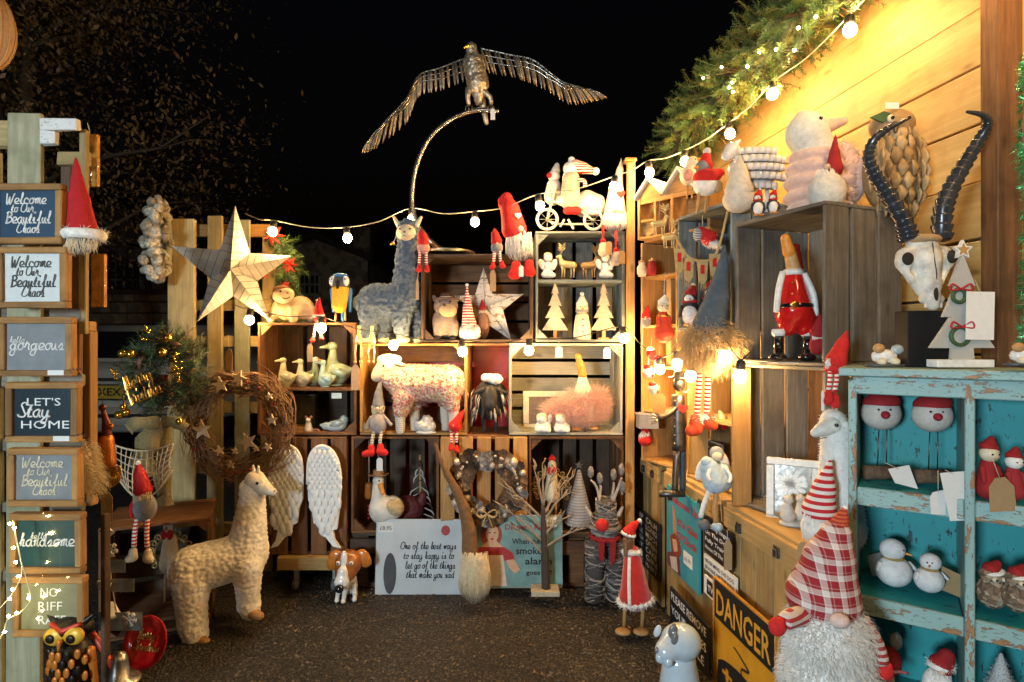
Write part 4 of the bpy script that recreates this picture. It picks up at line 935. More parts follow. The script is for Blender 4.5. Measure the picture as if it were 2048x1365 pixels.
def net():
    f = Fig('string_net', 'pale string net hammock slung behind the seated gnome', 'net', 275, 960, 2.2); ps = []
    top = lambda u: (222+u*125, 888+14*math.sin(u*pi)); bot = lambda u: (226+u*118, 940+58*math.sin(u*pi))
    for i in range(13):
        u = i/12; a, b_ = top(u), bot(min(1, max(0, u+.08*math.sin(i)))); ps.append([(a[0], a[1], 0), ((a[0]+b_[0])/2, (a[1]+b_[1])/2, -8), (b_[0], b_[1], 0)])
    for j in range(7):
        t = j/6; ps.append([(top(u)[0]*(1-t)+bot(u)[0]*t, top(u)[1]*(1-t)+bot(u)[1]*t, -8*math.sin(t*pi)) for u in [k/8 for k in range(9)]])
    for i, p in enumerate(ps): f.tube('cord', p, 1.0 if i not in (13, 19) else 2.0, TWINE, 5, 3)
net()
def wire_rooster(label, cx, cy, by, Z, sc, red=True):
    f = Fig('wire_rooster', label, 'rooster', cx, by, Z); brass = plain('aged_brass', (0.42, 0.29, 0.12), 0.45, 0.7, var=0.4)
    f.sdf('body', [(cx, cy-28*sc, 0, 10*sc, cx, cy+18*sc, 0, 17*sc)], CREAM, 4, 26); f.sdf('head', [(cx, cy-46*sc, -3, 9*sc, cx, cy-34*sc, 0, 9*sc)], CREAM, 3, 20)
    f.sdf('comb', [(cx-4*sc, cy-58*sc, -3, 4*sc), (cx, cy-62*sc, -3, 4.5*sc), (cx+4*sc, cy-58*sc, -3, 4*sc)], RED, 2, 20); f.sdf('wattle', [(cx-5*sc, cy-34*sc, -9*sc, 5*sc, 9*sc, 4*sc), (cx+5*sc, cy-34*sc, -9*sc, 5*sc, 9*sc, 4*sc)], RED, 2, 20)
    f.sdf('beak', [(cx, cy-46*sc, -10*sc, 3*sc, cx+2*sc, cy-44*sc, -16*sc, 1)], ORANGE, 1, 12)
    n = 13
    for i in range(n):
        a = -0.55+i/(n-1)*(pi+1.1); r = 36*sc; x, y = cx+r*math.cos(a), cy+5*sc-r*math.sin(a)*1.05
        f.tube('scroll', [(x+7*sc*(1-k/14)*math.cos(k*.75+a), y+7*sc*(1-k/14)*math.sin(k*.75+a), 6) for k in range(12)], 1.5*sc, brass, 6)
    f.tube('hoop', [(cx+30*sc*math.cos(a), cy+5*sc-30*sc*math.sin(a), 6) for a in [-0.7+k*(pi+1.4)/20 for k in range(21)]], 1.6*sc, brass, 6)
    for s_ in (-1, 1): f.tube('leg', [(cx+s_*8*sc, cy+30*sc, 0), (cx+s_*9*sc, by-4, 0)], 2.2*sc, TAN, 6); f.sdf('foot', [(cx+s_*9*sc, by-3, -4, 8*sc, 3, 9*sc)], TAN, 1, 12)
wire_rooster('cream rooster ornament with scrolled brass wire tail by the low crate', 340, 1105, 1212, 2.28, 1.15)
wire_rooster('brass scroll rooster with red comb inside the dark lower crate', 1104, 972, 1040, 2.58, 0.95)

# ---------------------------------------------------------------- back left: wreaths, star, alpaca, wings
def shell_wreath():
    f = Fig('cone_wreath', 'grey wreath of shells and cones seen nearly edge on', 'wreath', 315, 565, 2.55); m = plain('shell_grey', (0.50, 0.45, 0.35), 0.8, var=0.6, scale=90, bump=.8, bscale=120); m2 = plain('cone_grey', (0.27, 0.23, 0.17), 0.85, var=0.5, scale=60)
    ux, ud = -.22, .85
    f.tube('ring', [(322+ux*50*math.cos(a), 480-66*math.sin(a), ud*50*math.cos(a)) for a in [k*2*pi/24 for k in range(25)]], 8, W_PALE, 8, flat=1.0)
    for i in range(96):
        a = RD.uniform(0, 2*pi); b_ = RD.uniform(0, 2*pi); rr = 12; q_ = 50+rr*math.cos(b_); x = 318+ux*q_*math.cos(a)+(rr*math.sin(b_)*.9 if i % 3 else -abs(rr*math.sin(b_))*1.4); y = 480-(66+rr*math.cos(b_))*math.sin(a); dd = ud*q_*math.cos(a)-abs(rr*math.sin(b_))*.4
        f.sdf('cone', [(x, y, dd, RD.uniform(7, 11), RD.uniform(8, 12), 8)], RD.choice([m, m2]), 1, 12, disp=(5, 2.5))
shell_wreath()
def big_star():
    f = Fig('metal_star', 'large ridged white metal barn star on the upright pallet', 'star', 470, 648, 2.50); c = (478, 542, -34)
    o_ = [(470, 412), (582, 512), (538, 640), (395, 642), (342, 492)]; i_ = [(499, 506), (514, 562), (466, 592), (420, 556), (440, 500)]
    m = plain('white_metal', (0.70, 0.67, 0.62), 0.38, 0.35, var=0.12, scale=30); dk = plain('seam_grey', (0.16, 0.145, 0.13), 0.6)
    for k in range(5):
        for (a, b_, s_) in ((o_[k], i_[k], 1), (o_[k], i_[k-1], -1)):
            A_, B_, C_ = f.L(a[0], a[1], 0), f.L(b_[0], b_[1], 0), f.L(*c); dn = Vector((0, 1.5*f.s, 0))
            t = f.add('facet', ([A_, B_, C_, A_+dn, B_+dn, C_+dn], [(0, 1, 2), (5, 4, 3), (0, 3, 4, 1), (1, 4, 5, 2), (2, 5, 3, 0)]), m, smooth=False); g_ = []
            for j in range(1, 8):
                u = j/8; p = C_.lerp(A_, u); w = (B_.lerp(A_, max(0, (u-.25)/.75)) if u > .25 else C_.lerp(B_, u*1.0/0.25*1.0)); off = Vector((0, -0.4*f.s, 0)); g_.append(tube([p+off, w+off], 0.55*f.s, 4))
            f.add('seam', J(*g_), dk, parent=t)
big_star()
def pine_wreath():
    Z = 2.34; c = P(330, 745, Z); s_ = Z/F
    path = [c+Vector((math.cos(a)*54*s_, 0, math.sin(a)*62*s_)) for a in [k*2*pi/12 for k in range(13)]]
    o = garland('pine_wreath', 'dark pine wreath with gold baubles and gold script', 'wreath', path, 0.062, 330, [PINE, plain('pine_black', (0.015, 0.035, 0.015), 0.6)], 0.045, 0.0013, 0.075, 30, 8)
    f = Fig.__new__(Fig); f.px, f.py, f.Z, f.s, f.yaw, f.o, f.B = 330+54, 745, Z, s_, 0.0, o, path[0]
    gb = plain('gold_bauble', (0.75, 0.44, 0.06), 0.16, 0.9, bump=0)
    for x, y, r in ((281, 706, 8), (297, 707, 9), (356, 704, 10), (367, 676, 9), (275, 823, 8), (288, 818, 8), (283, 808, 6), (390, 835, 7)): f.ball('bauble', x, y, -54, r, gb)
    for (cx, cy) in ((326, 668), (384, 745), (268, 742), (383, 720)):
        for i in range(12): f.ball('berry', cx+RD.uniform(-9, 9), cy+RD.uniform(-16, 16), -50-RD.uniform(0, 5), 2.6, gb, n=1)
    w = f.script('lettering', 'Merry', 296, 352, 0, 14, GOLD, d=-66, r=.11); v = f.script('lettering', 'Christmas', 296, 372, 0, 13, GOLD, d=-66, r=.11)
    for q, yy in ((w, 782), (v, 806)):
        for p in q.data.vertices: p.co.z += -(yy-0)*0
    # tilt both words as on the photo
    for q, yy, x0 in ((w, 776, 296), (v, 806, 300)):
        a0 = f.L(x0, 0); a1 = f.L(x0, yy); M_ = Matrix.Translation(a1) @ Matrix.Rotation(math.radians(-24), 4, 'Y') @ Matrix.Translation(-a0); q.data.transform(M_)
    hs = plain('hessian', (0.30, 0.23, 0.10), 0.95, var=0.3, scale=200, bump=0.8, bscale=400)
    def rib(pts, w_, part):
        V, Fc = [], []; q = catmull(f.Lp(pts), 5)
        for i, p in enumerate(q):
            t = (q[min(i+1, len(q)-1)]-q[max(i-1, 0)]).normalized(); n_ = Vector((t.z, 0, -t.x)).normalized()*w_*s_*(1+.15*math.sin(i*1.3)); V += [p-n_, p+n_, p-n_+Vector((0, .003, 0)), p+n_+Vector((0, .003, 0))]
        for i in range(len(q)-1):
            k = i*4; Fc += [(k, k+1, k+5, k+4), (k+2, k+6, k+7, k+3), (k, k+4, k+6, k+2), (k+1, k+3, k+7, k+5)]
        f.add(part, (V, Fc), hs)
    rib([(345, 838, -36), (330, 870, -50), (315, 910, -46), (322, 945, -44)], 22, 'ribbon_tail'); rib([(350, 838, -36), (358, 880, -48), (348, 930, -40), (356, 1000, -42)], 16, 'ribbon_tail'); rib([(345, 840, -44), (310, 838, -56), (290, 852, -50)], 12, 'bow_loop'); rib([(350, 838, -44), (380, 836, -54), (400, 850, -48)], 11, 'bow_loop')
pine_wreath()
def twig_wreath():
    f = Fig('twig_wreath', 'brown twig wreath with wooden stars hanging from the pallet', 'wreath', 478, 960, 2.40); ps = []
    for i in range(330):
        a0 = RD.uniform(0, 2*pi); R0 = RD.uniform(66, 112); ln = RD.uniform(0.5, 1.3); q = []; ph = RD.uniform(0, 6); dr = RD.uniform(-22, 26)
        for k in range(7):
            t = k/6; a = a0+ln*t; r = R0+dr*t+4*math.sin(ph+t*7); notch = 1-0.10*math.exp(-((a % (2*pi)-pi/2)/0.3)**2); q.append(f.L(478+r*math.cos(a)*0.98*notch, 850-r*math.sin(a)*notch, RD.uniform(-16, 12)+6*math.sin(a*5+ph)))
        ps.append(q)
    f.strands('twigs', ps, 1.5, TWIG, seg=4); ws = wood('star_wood', (0.6, 0.47, 0.32), (0.76, 0.64, 0.48))
    for x, y, r, a in ((452, 768, 17, .2), (488, 755, 16, -.3), (416, 856, 21, .1), (505, 880, 20, .4), (553, 837, 12, 0), (450, 897, 11, .3), (481, 897, 8, 0), (522, 893, 7, .2), (545, 890, 9, .5), (472, 925, 9, .1), (548, 790, 8, .3)):
        q = star_poly((0, 0), r, r*.4, 5, pi/2+a); f.plate('star', [(x+u, y-v) for u, v in q], -24, -19, ws)
    for i in range(10): a = RD.uniform(0, 6.28); f.ball('berry', 478+90*math.cos(a), 850+90*math.sin(a), -20, 3, DRED, n=1)
    f.tag(463, 720, 14, 42, -10, (461, 670), TAN, 'wooden_tag')
twig_wreath()
def poinsettia():
    Z = 2.75; o = garland('poinsettia_garland', 'pine garland with red poinsettias behind the monkey', 'garland', [P(560, 480, Z), P(572, 530, Z), P(568, 580, Z), P(575, 640, Z)], 0.06, 130, [PINE, PINE2], 0.05, 0.0013, 0.08, 26, 5)
    f = Fig.__new__(Fig); f.px, f.py, f.Z, f.s, f.yaw, f.o, f.B = 560, 480, Z, Z/F, 0.0, o, P(560, 480, Z)
    for x, y, r in ((562, 478, 22), (592, 535, 17), (544, 552, 11), (586, 575, 9)):
        g_ = []
        for k in range(7):
            a = k*2*pi/7; u, v = math.cos(a), math.sin(a); g_.append(tube(f.Lp([(x, y, -34), (x+r*.5*u, y+r*.5*v, -40), (x+r*u, y+r*v, -33)]), [2*f.s, r*.3*f.s, 0.5*f.s], 6, .3))
        f.add('flower', J(*g_), plain('poinsettia_red', (0.6, 0.03, 0.02), 0.6))
poinsettia()
ALW = plain('cream_wool', (0.84, 0.80, 0.71), 0.75, var=0.15, scale=30, bump=0.5, bscale=110)
def alpaca():
    f = Fig('alpaca_statue', 'large cream alpaca statue standing on the asphalt', 'alpaca', 462, 1255, 2.20)
    b_ = f.sdf('body', [(416, 1128, -24, 45, 500, 1114, 10, 43), (504, 1098, 12, 38, 510, 1000, 20, 24), (420, 1146, -42, 34, 424, 1224, -44, 24), (424, 1224, -44, 24, 432, 1244, -48, 23), (394, 1150, 4, 30, 396, 1208, 4, 20), (396, 1208, 4, 20, 402, 1224, 2, 19),
        (516, 1130, -14, 28, 519, 1200, -16, 19), (519, 1200, -16, 19, 525, 1210, -20, 18), (490, 1132, 34, 25, 488, 1184, 36, 17), (488, 1184, 36, 17, 492, 1196, 34, 16), (378, 1136, -14, 17, 374, 1156, -14, 12), (510, 982, 20, 24, 518, 972, 18, 21)], ALW, 9, 120, disp=(8.5, 4.6, (1, 1, 1.4)))
    fc = f.sdf('face', [(518, 966, 16, 21, 536, 976, 10, 15), (536, 978, 10, 13, 556, 986, 8, 8.5)], plain('cream_face', (0.66, 0.59, 0.47), 0.5, bump=0.05), 6, 32)
    f.ball('eye', 530, 966, -3, 3.4, EYE, parent=fc); f.ball('nostril', 562, 983, 3, 1.8, EYE, n=1, parent=fc)
    f.tube('mouth', [(545, 990, 1), (554, 992, 0.5), (561, 990, 3)], 0.7, plain('mouth_brown', (0.12, 0.06, 0.04), .6), 5, parent=fc)
    for x, y, x2, y2, d in ((510, 962, 507, 938, 30), (524, 960, 526, 936, 12)): f.sdf('ear', [(x, y, d, 6.5, x2, y2, d, 2.5)], ALW, 2, 18)
    hf = plain('hoof_tan', (0.42, 0.22, 0.07), 0.5)
    for x, y, d in ((452, 1252, -56), (424, 1228, -4), (542, 1216, -28), (508, 1199, 28)): f.sdf('hoof', [(x-10, y-3, d, 11, x+6, y+1, d-3, 8)], hf, 2, 18)
alpaca()
bpy.data.objects['alpaca_statue'].location.x -= 0.028
BLW = plain('blue_grey_wool', (0.085, 0.125, 0.185), 0.85, var=0.35, scale=60, bump=0.9, bscale=150)
def blue_alpaca():
    f = Fig('alpaca_statue', 'blue grey woolly alpaca statue standing on the crates', 'alpaca', 785, 688, 2.56)
    f.sdf('body', [(752, 606, 6, 38, 806, 604, -2, 35), (812, 590, -6, 28, 818, 478, -8, 19), (818, 470, -6, 22, 816, 458, -4, 19), (740, 630, -8, 20, 738, 672, -8, 14), (762, 630, 22, 19, 762, 668, 22, 14), (806, 630, -18, 19, 808, 672, -18, 13), (828, 626, 12, 18, 830, 668, 12, 13), (722, 606, 8, 16)], BLW, 7, 110, disp=(7.5, 8.0))
    fc = f.sdf('face', [(816, 470, -22, 19, 17, 13), (816, 476, -30, 11, 8, 9)], CREAM, 5, 28)
    for s_ in (-1, 1): f.ball('eye', 816+s_*10, 464, -33, 2.2, EYE, n=1, parent=fc); f.sdf('ear', [(816+s_*17, 452, -4, 6, 816+s_*27, 436, -6, 3)], CREAM, 2, 18)
    f.tube('mouth', [(812, 480, -39), (816, 478, -40), (820, 480, -39)], 0.8, EYE, 5, parent=fc); f.ball('nose', 816, 471, -40, 2.4, GREYF, parent=fc)
    for x, d in ((738, -8), (762, 22), (808, -18), (830, 12)): f.sdf('foot', [(x, 680, d, 15, 8, 15)], CREAM, 2, 16)
    f.tube('cord', [(795, 468, -2), (790, 480, -2), (786, 486, -2)], .8, TWINE, 5); f.lathe('bell', 786, 490, -2, [(6, 0), (4, 3), (2, 6)], GOLD, 12)
blue_alpaca()
def wings():
    f = Fig('angel_wings', 'pair of white carved angel wings leaning on the slatted crate', 'wings', 612, 1100, 2.44); m = plain('white_plaster', (0.76, 0.77, 0.76), 0.55, var=0.1, scale=50)
    L_ = [(606, 968), (604, 925), (596, 903), (582, 892), (566, 894), (552, 908), (543, 930), (540, 960), (542, 1010), (548, 1058), (556, 1060), (552, 1080), (541, 1096), (556, 1092), (570, 1074), (580, 1070), (586, 1050), (594, 1046), (599, 1015), (605, 1000)]
    sh = bpy.data.meshes.new('feather'); g_ = ball((0, 0, 0), 1, 1); sh.from_pydata(g_[0], [], g_[1]); sh.polygons.foreach_set('use_smooth', [True]*len(sh.polygons)); sh.materials.append(m)
    def inside(p, poly):
        c = False
        for i in range(len(poly)):
            a, b_ = poly[i], poly[i-1]
            if (a[1] > p[1]) != (b_[1] > p[1]) and p[0] < (b_[0]-a[0])*(p[1]-a[1])/(b_[1]-a[1])+a[0]: c = not c
        return c
    for s_ in (-1, 1):
        pl = L_ if s_ < 0 else [(1222-x, y) for x, y in L_]
        w = f.plate('wing', pl, -2, 5, m)
        f.tube('edge', [(x, y, -3) for x, y in pl[:9]], [3, 3.5, 3.5, 3.5, 3.5, 3.5, 3, 3, 2.5], m, 8, 3, parent=w)
        y = 906; r = 0
        while y < 1062:
            st = 10 if y < 985 else 13; ln = 9 if y < 985 else 17
            x = 541+(st/2 if r % 2 else 0)
            while x < 684:
                if inside((x, y), pl) and inside((x, y-6), pl) and inside((x, min(y+ln*.8, 1090)), pl):
                    q = bpy.data.objects.new('feather', sh); COL.objects.link(q); q.parent = w; q.location = f.L(x, y, -3.2-0.012*(1060-y)); q.scale = Vector((st*.56, 4.2, ln))*f.s; q.rotation_euler = (0.12, s_*0.1, 0)
                x += st
            y += ln*0.95; r += 1
wings()
def beagle():
    f = Fig('dog_figure', 'small glossy beagle figure with huge head and orange ears', 'dog', 693, 1206, 2.39); br = plain('dog_brown', (0.30, 0.10, 0.025), 0.25, coat=.5, var=0.3, scale=30, bump=0); wh = plain('dog_white', (0.72, 0.70, 0.66), 0.3, coat=.4, bump=0); er = plain('dog_ear', (0.46, 0.15, 0.02), 0.25, coat=.5, bump=0)
    f.sdf('head', [(697, 1125, 0, 27, 26, 24), (694, 1142, -10, 20, 18, 20)], br, 8, 32); f.sdf('blaze', [(694, 1112, -19, 7, 18, 6), (693, 1138, -26, 11, 16, 8), (692, 1152, -28, 15, 12, 11)], wh, 6, 28)
    f.ball('nose', 691, 1160, -40, 8.5, GLBLACK); f.sdf('ear', [(670, 1118, 4, 15, 17, 6, 20), (664, 1128, 4, 12, 14, 6, 20)], er, 4, 22); f.sdf('ear', [(724, 1116, 4, 14, 17, 6, -20), (730, 1124, 4, 12, 13, 6, -20)], er, 4, 22)
    for s_ in (-1, 1): e = f.ball('eye', 696+s_*13, 1118, -21, 4.5, wh); f.ball('pupil', 696+s_*13, 1118, -24.5, 2.4, EYE, n=1, parent=e)
    f.sdf('body', [(692, 1165, 14, 17, 694, 1182, 22, 15)], wh, 4, 24)
    for x, d, x2 in ((678, 2, 674), (692, -2, 688), (706, 6, 708), (700, 26, 704)): f.sdf('leg', [(x, 1172, d, 6, x2, 1197, d, 4), (x2, 1200, d-3, 5)], wh, 2, 20)
beagle()

# ---------------------------------------------------------------- things on and in the left two-tier crate
def monkey():
    f = Fig('monkey_figure', 'cream monkey figure crouching on the left crate', 'monkey', 580, 644, 2.56); m = plain('monkey_cream', (0.56, 0.40, 0.24), 0.5, var=0.2)
    f.sdf('body', [(598, 615, 10, 24, 575, 622, 0, 20), (560, 612, -8, 11, 548, 638, -12, 9), (592, 618, -14, 10, 593, 638, -16, 9), (612, 618, 8, 14, 618, 636, 8, 9)], m, 6, 36)
    f.sdf('head', [(571, 592, -10, 20, 17, 18), (584, 588, -16, 10, 9, 10)], plain('monkey_face', (0.62, 0.47, 0.32), 0.5), 5, 28); f.sdf('hair', [(566, 580, -8, 17, 9, 15, -10)], plain('monkey_brown', (0.22, 0.08, 0.03), 0.6), 3, 22)
    f.sdf('ear', [(549, 592, -6, 7, 8, 4)], m, 1, 14); f.ball('nose', 586, 588, -26, 3.5, TAN); f.tube('mouth', [(574, 597, -26), (582, 600, -27), (590, 596, -25)], 0.9, EYE, 5); f.ball('eye', 572, 585, -26, 2.2, EYE, n=1)
    f.tube('tail', [(616, 625, 12), (632, 612, 12), (630, 598, 10)], [5, 4, 3], m, 8, 4)
monkey()
def macaw():
    f = Fig('macaw_figure', 'blue and yellow macaw figure standing on the left crate', 'parrot', 681, 643, 2.48); bl = plain('macaw_blue', (0.02, 0.16, 0.42), 0.5); ye = plain('macaw_yellow', (0.72, 0.36, 0.01), 0.5, bump=.4)
    f.sdf('body', [(681, 580, 0, 17, 679, 612, 0, 14)], ye, 4, 28); f.sdf('head', [(681, 566, -1, 18.5, 19, 17)], plain('macaw_grey', (0.07, 0.07, 0.07), 0.5), 4, 24); f.sdf('cap', [(681, 553, -1, 15, 7, 14)], bl, 2, 20)
    for s_ in (-1, 1):
        ck = f.sdf('cheek', [(681+s_*13, 563, -9, 7, 10, 7)], WHITE, 1, 16); f.ball('eye', 681+s_*13, 560, -16, 1.6, EYE, n=1, parent=ck); f.sdf('wing', [(681+s_*18, 580, 4, 5, 681+s_*17, 622, 8, 3)], bl, 2, 20); f.tube('leg', [(681+s_*9, 620, 0), (681+s_*10, 641, 0)], 2, TAN, 6)
    f.sdf('beak', [(681, 567, -17, 5, 681, 578, -21, 2)], BLACK, 1, 14); f.sdf('tail', [(681, 615, 10, 5, 681, 640, 16, 3)], bl, 2, 18)
macaw()
gnome('tiny red gnome dangling long legs off the left crate top', 2.46, (640, 645), [(638, 628, 10), (637, 612, 6), (639, 597, 2)], RED, nose=(637, 632, 3), body=(640, 638, 12, 9), bodym=RED, legs=[(634, 645, 630, 675, 2.6), (644, 645, 645, 672, 2.6)], legm=STRIPE_V, boots=[(629, 680, -3, 4), (646, 676, 3, 4)], band=(638, 632, 9, 3), tags=[(624, 705, 11, 36, -12, (629, 684), KRAFT)])
CEL = plain('celadon_glaze', (0.34, 0.42, 0.26), 0.22, coat=.6, var=.2, scale=25, bump=0); CELP = plain('pale_glaze', (0.56, 0.56, 0.40), 0.22, coat=.6, var=.2, scale=25, bump=0)
for lb, x, h, dr, m, Z, hd in (('cream green ceramic duck at the left of the crate shelf', 571, 64, 1, CELP, 2.55, None), ('pale green ceramic duck with curled wing, second on the shelf', 605, 60, 1, CELP, 2.58, None), ('white headed ceramic duck between the green ones', 626, 62, -1, CEL, 2.64, WHITE), ('short blue green ceramic duck in front of the tallest', 650, 60, 1, plain('aqua_glaze', (0.36, 0.50, 0.42), 0.22, coat=.6, bump=0), 2.53, None), ('tallest pale green ceramic duck on the crate shelf', 672, 96, 1, CEL, 2.60, None)):
    duck(lb, x, 682+(HC-P(0, 779, 2.5).z-.008)*F/Z, h, dr, Z, m, ORANGE if hd else m, hd, group='ceramic ducks on the crate shelf')
def shelf_bits():
    f = Fig('ceramic_bird', 'pale blue ceramic bird dish in the lower crate tier', 'bird dish', 672, 864, 2.55); pb = plain('pale_blue_glaze', (0.42, 0.52, 0.56), 0.2, coat=.6, bump=0)
    f.sdf('body', [(672, 852, 0, 22, 11, 16), (688, 840, 0, 9, 10, 9), (650, 852, 0, 8, 642, 850, 0, 3)], pb, 5, 30); f.sdf('wing', [(676, 846, -13, 14, 8, 4, -20)], plain('grey_blue_glaze', (0.25, 0.33, 0.35), .2, bump=0), 2, 18); f.ball('eye', 691, 838, -8, 1.4, EYE, n=1)
    f = Fig('mouse_figure', 'tiny white mouse figure beside the pale blue bird', 'mouse', 617, 866, 2.54); f.sdf('body', [(617, 858, 0, 8, 617, 846, 0, 5)], WHITE, 3, 22); f.sdf('head', [(617, 840, -2, 5)], WHITE, 2, 14)
    for s_ in (-1, 1): f.ball('ear', 617+s_*5, 834, 0, 3, ROSE, (1, .4, 1)); f.ball('foot', 617+s_*5, 864, -4, 3, WHITE)
    f.tube('tail', [(622, 862, 0), (632, 858, 0), (640, 862, 0)], 1, ROSE, 5, 4)
    f = Fig('wooden_tray', 'small pale wooden tray in the lower crate tier', 'tray', 585, 866, 2.53); f.box('base', 562, 860, 608, 865, 0, 34, W_HONEY); f.box('rim', 562, 854, 608, 860, 0, 3, W_HONEY); f.box('rim', 562, 854, 608, 860, 31, 34, W_HONEY)
    f = Fig('glass_lantern', 'dark glass lantern block at the back of the lower tier', 'lantern', 600, 852, 2.66); f.box('glass', 574, 792, 630, 850, 0, 24, plain('smoky_glass', (0.10, 0.09, 0.06), 0.1, bump=0)); f.box('lid', 572, 788, 632, 792, -1, 25, DSTEEL); f.box('foot', 572, 850, 632, 854, -1, 25, DSTEEL)
    f = Fig('shelf_ticket', 'small pale blue price ticket under the duck shelf', 'price ticket', 673, 792, 2.49); f.box('card', 663, 786, 683, 797, 0, 0.6, plain('blue_card', (0.45, 0.6, 0.68), .8), bevel=0)
    for lb, x in (('left of two gold dancing bird figures with dangling legs', 718), ('right of two gold dancing bird figures with dangling legs', 744)):
        f = Fig('dangling_figure', lb, 'figure', x, 690, 2.45, group='gold dangling figures'); gm = plain('pale_gold', (0.62, 0.50, 0.26), 0.4, .4)
        f.sdf('body', [(x, 682, 0, 8, x, 672, 0, 5), (x, 664, 0, 4, x, 658, 0, 3)], gm, 2, 22); f.ball('head', x, 654, 0, 4, gm)
        for s_ in (-1, 1): f.tube('leg', [(x+s_*4, 688, -3), (x+s_*6, 704, -6), (x+s_*5, 720, -6)], 1.6, gm, 6, 2); f.ball('foot', x+s_*5, 723, -8, 3, gm)
    f = Fig('wooden_tag', 'long wooden tag hanging at the crate edge beside the ducks', 'tag', 711, 785, 2.44); f.tag(711, 755, 17, 50, 0, (711, 690), TAN, 'tag'); 
shelf_bits()

# ---------------------------------------------------------------- eagle
def eagle():
    f = Fig('eagle_sculpture', 'metal eagle with spread wings on a curved steel pole', 'eagle', 890, 508, 2.60)
    pole = f.tube('pole', [(998, 222, 0), (950, 221, 0), (900, 240, 0), (858, 278, 0), (832, 335, 0), (824, 395, 0), (832, 440, 0), (858, 480, 0), (890, 503, 0)], 5.2, plain('bright_steel', (0.55, 0.52, 0.47), 0.25, 1.0, bump=0), 12, 6); f.lathe('base_plate', 890, 508, 0, [(60, 0), (60, 3), (10, 5)], STEEL, 28)
    bd = plain('beaten_steel', (0.55, 0.46, 0.34), 0.42, 0.75, var=0.6, scale=60, bump=0.9, bscale=70)
    f.sdf('body', [(948, 128, 0, 22, 956, 168, 0, 20), (956, 168, 0, 20, 958, 200, 4, 9)], bd, 6, 40, disp=(7, 4)); f.sdf('head', [(943, 98, -4, 11, 945, 112, 0, 13)], bd, 3, 24, disp=(5, 2)); f.sdf('beak', [(936, 98, -13, 5, 930, 104, -17, 2)], GOLD, 2, 14)
    for s_, x in ((-1, 936), (1, 980)):
        f.tube('leg', [(948+s_*10, 178, -3), (x, 196, -5), (x+2, 212, -2)], [7, 5, 3.5], bd, 8, 3)
        for k in (-6, 0, 6): f.tube('talon', [(x+2, 213, -2), (x+2+k, 216, -7), (x+2+k, 224, -7)], [2, 1.8, .8], DSTEEL, 6, 2)
    f.sdf('tail', [(962, 190, 10, 8, 972, 240, 16, 5)], bd, 3, 22); f.tag(986, 232, 9, 22, -9, (986, 216), CARD)
    fm = [plain('feather_steel', (0.42, 0.34, 0.23), 0.45, 0.7, var=0.5, scale=80), plain('feather_bronze', (0.52, 0.38, 0.20), 0.42, 0.7, var=0.4, scale=80), plain('feather_dark', (0.24, 0.20, 0.16), 0.45, 0.7, var=0.4, scale=80)]
    def wing(lead, dirs, n, rows):
        q = catmull([Vector((x, y, 0)) for x, y in lead], 10); w = f.tube('wing_spar', [(p.x, p.y, 0) for p in q], [2.2-1.2*i/len(q) for i in range(len(q))], STEEL, 7)
        for ro, (fr, wd) in enumerate(rows):
            for i in range(n):
                t = (i+.5)/n; p = q[int(t*(len(q)-1))]; k = t*(len(dirs)-1); a = dirs[int(k)]; b_ = dirs[min(int(k)+1, len(dirs)-1)]; u = k-int(k); dx, dy = a[0]*(1-u)+b_[0]*u, a[1]*(1-u)+b_[1]*u; dx *= fr; dy *= fr; jd = ro*1.6-2
                f.tube('feather', [(p.x, p.y, jd), (p.x+dx*.3, p.y+dy*.3, jd+.6), (p.x+dx*.75, p.y+dy*.75, jd+1.2), (p.x+dx, p.y+dy, jd+1)], [1.2, wd, wd, .7], RD.choice(fm), 6, 0, parent=w, flat=.3)
        for off in (0.32, 0.6):
            f.tube('rod', [(p.x+(dirs[min(int(i/len(q)*len(dirs)), len(dirs)-1)][0])*off*(1-.75*i/len(q)), p.y+(dirs[min(int(i/len(q)*len(dirs)), len(dirs)-1)][1])*off*(1-.75*i/len(q)), -5) for i, p in enumerate(q)], 1.1, plain('bright_steel', (0,)*3), 6, parent=w)
    wing([(926, 118), (880, 136), (838, 151), (812, 198), (767, 246), (735, 286)], [(8, 44), (2, 46), (-2, 44), (0, 52), (-20, 56), (-12, 20)], 30, ((1.0, 3.0), (0.6, 3.2), (.34, 3)))
    wing([(962, 97), (1022, 110), (1068, 121), (1121, 161), (1160, 174), (1196, 186)], [(18, 50), (14, 48), (10, 54), (16, 48), (24, 32), (20, 10)], 34, ((1.0, 3.0), (0.6, 3.2), (.34, 3)))
eagle()

# ---------------------------------------------------------------- top of the dark brown crate and inside it
gnome('small red gnome with striped legs beside the blue alpaca neck', 2.46, (847, 508), [(847, 484, 12), (844, 470, 8), (842, 460, 2)], RED, nose=(847, 488, 4), body=(847, 496, 13, 12), bodym=ROSE, legs=[(841, 505, 840, 530, 3), (853, 505, 854, 530, 3)], legm=STRIPE_V, boots=[(840, 540, -2, 5), (855, 540, 2, 5)], tags=[(836, 580, 6, 40, -8, (838, 545), TAN)])
gnome('small red gnome leaning on the big bearded gnome', 2.46, (996, 510), [(993, 482, 11), (990, 468, 7), (989, 458, 2)], RED, nose=(994, 487, 4), body=(994, 496, 12, 13), bodym=GREYF, legs=[(989, 505, 988, 524, 3), (999, 505, 1001, 524, 3)], legm=STRIPE_V, boots=[(986, 534, -3, 5), (1004, 532, 4, 5)], tags=[(986, 562, 12, 42, -6, (988, 540), TAN)])
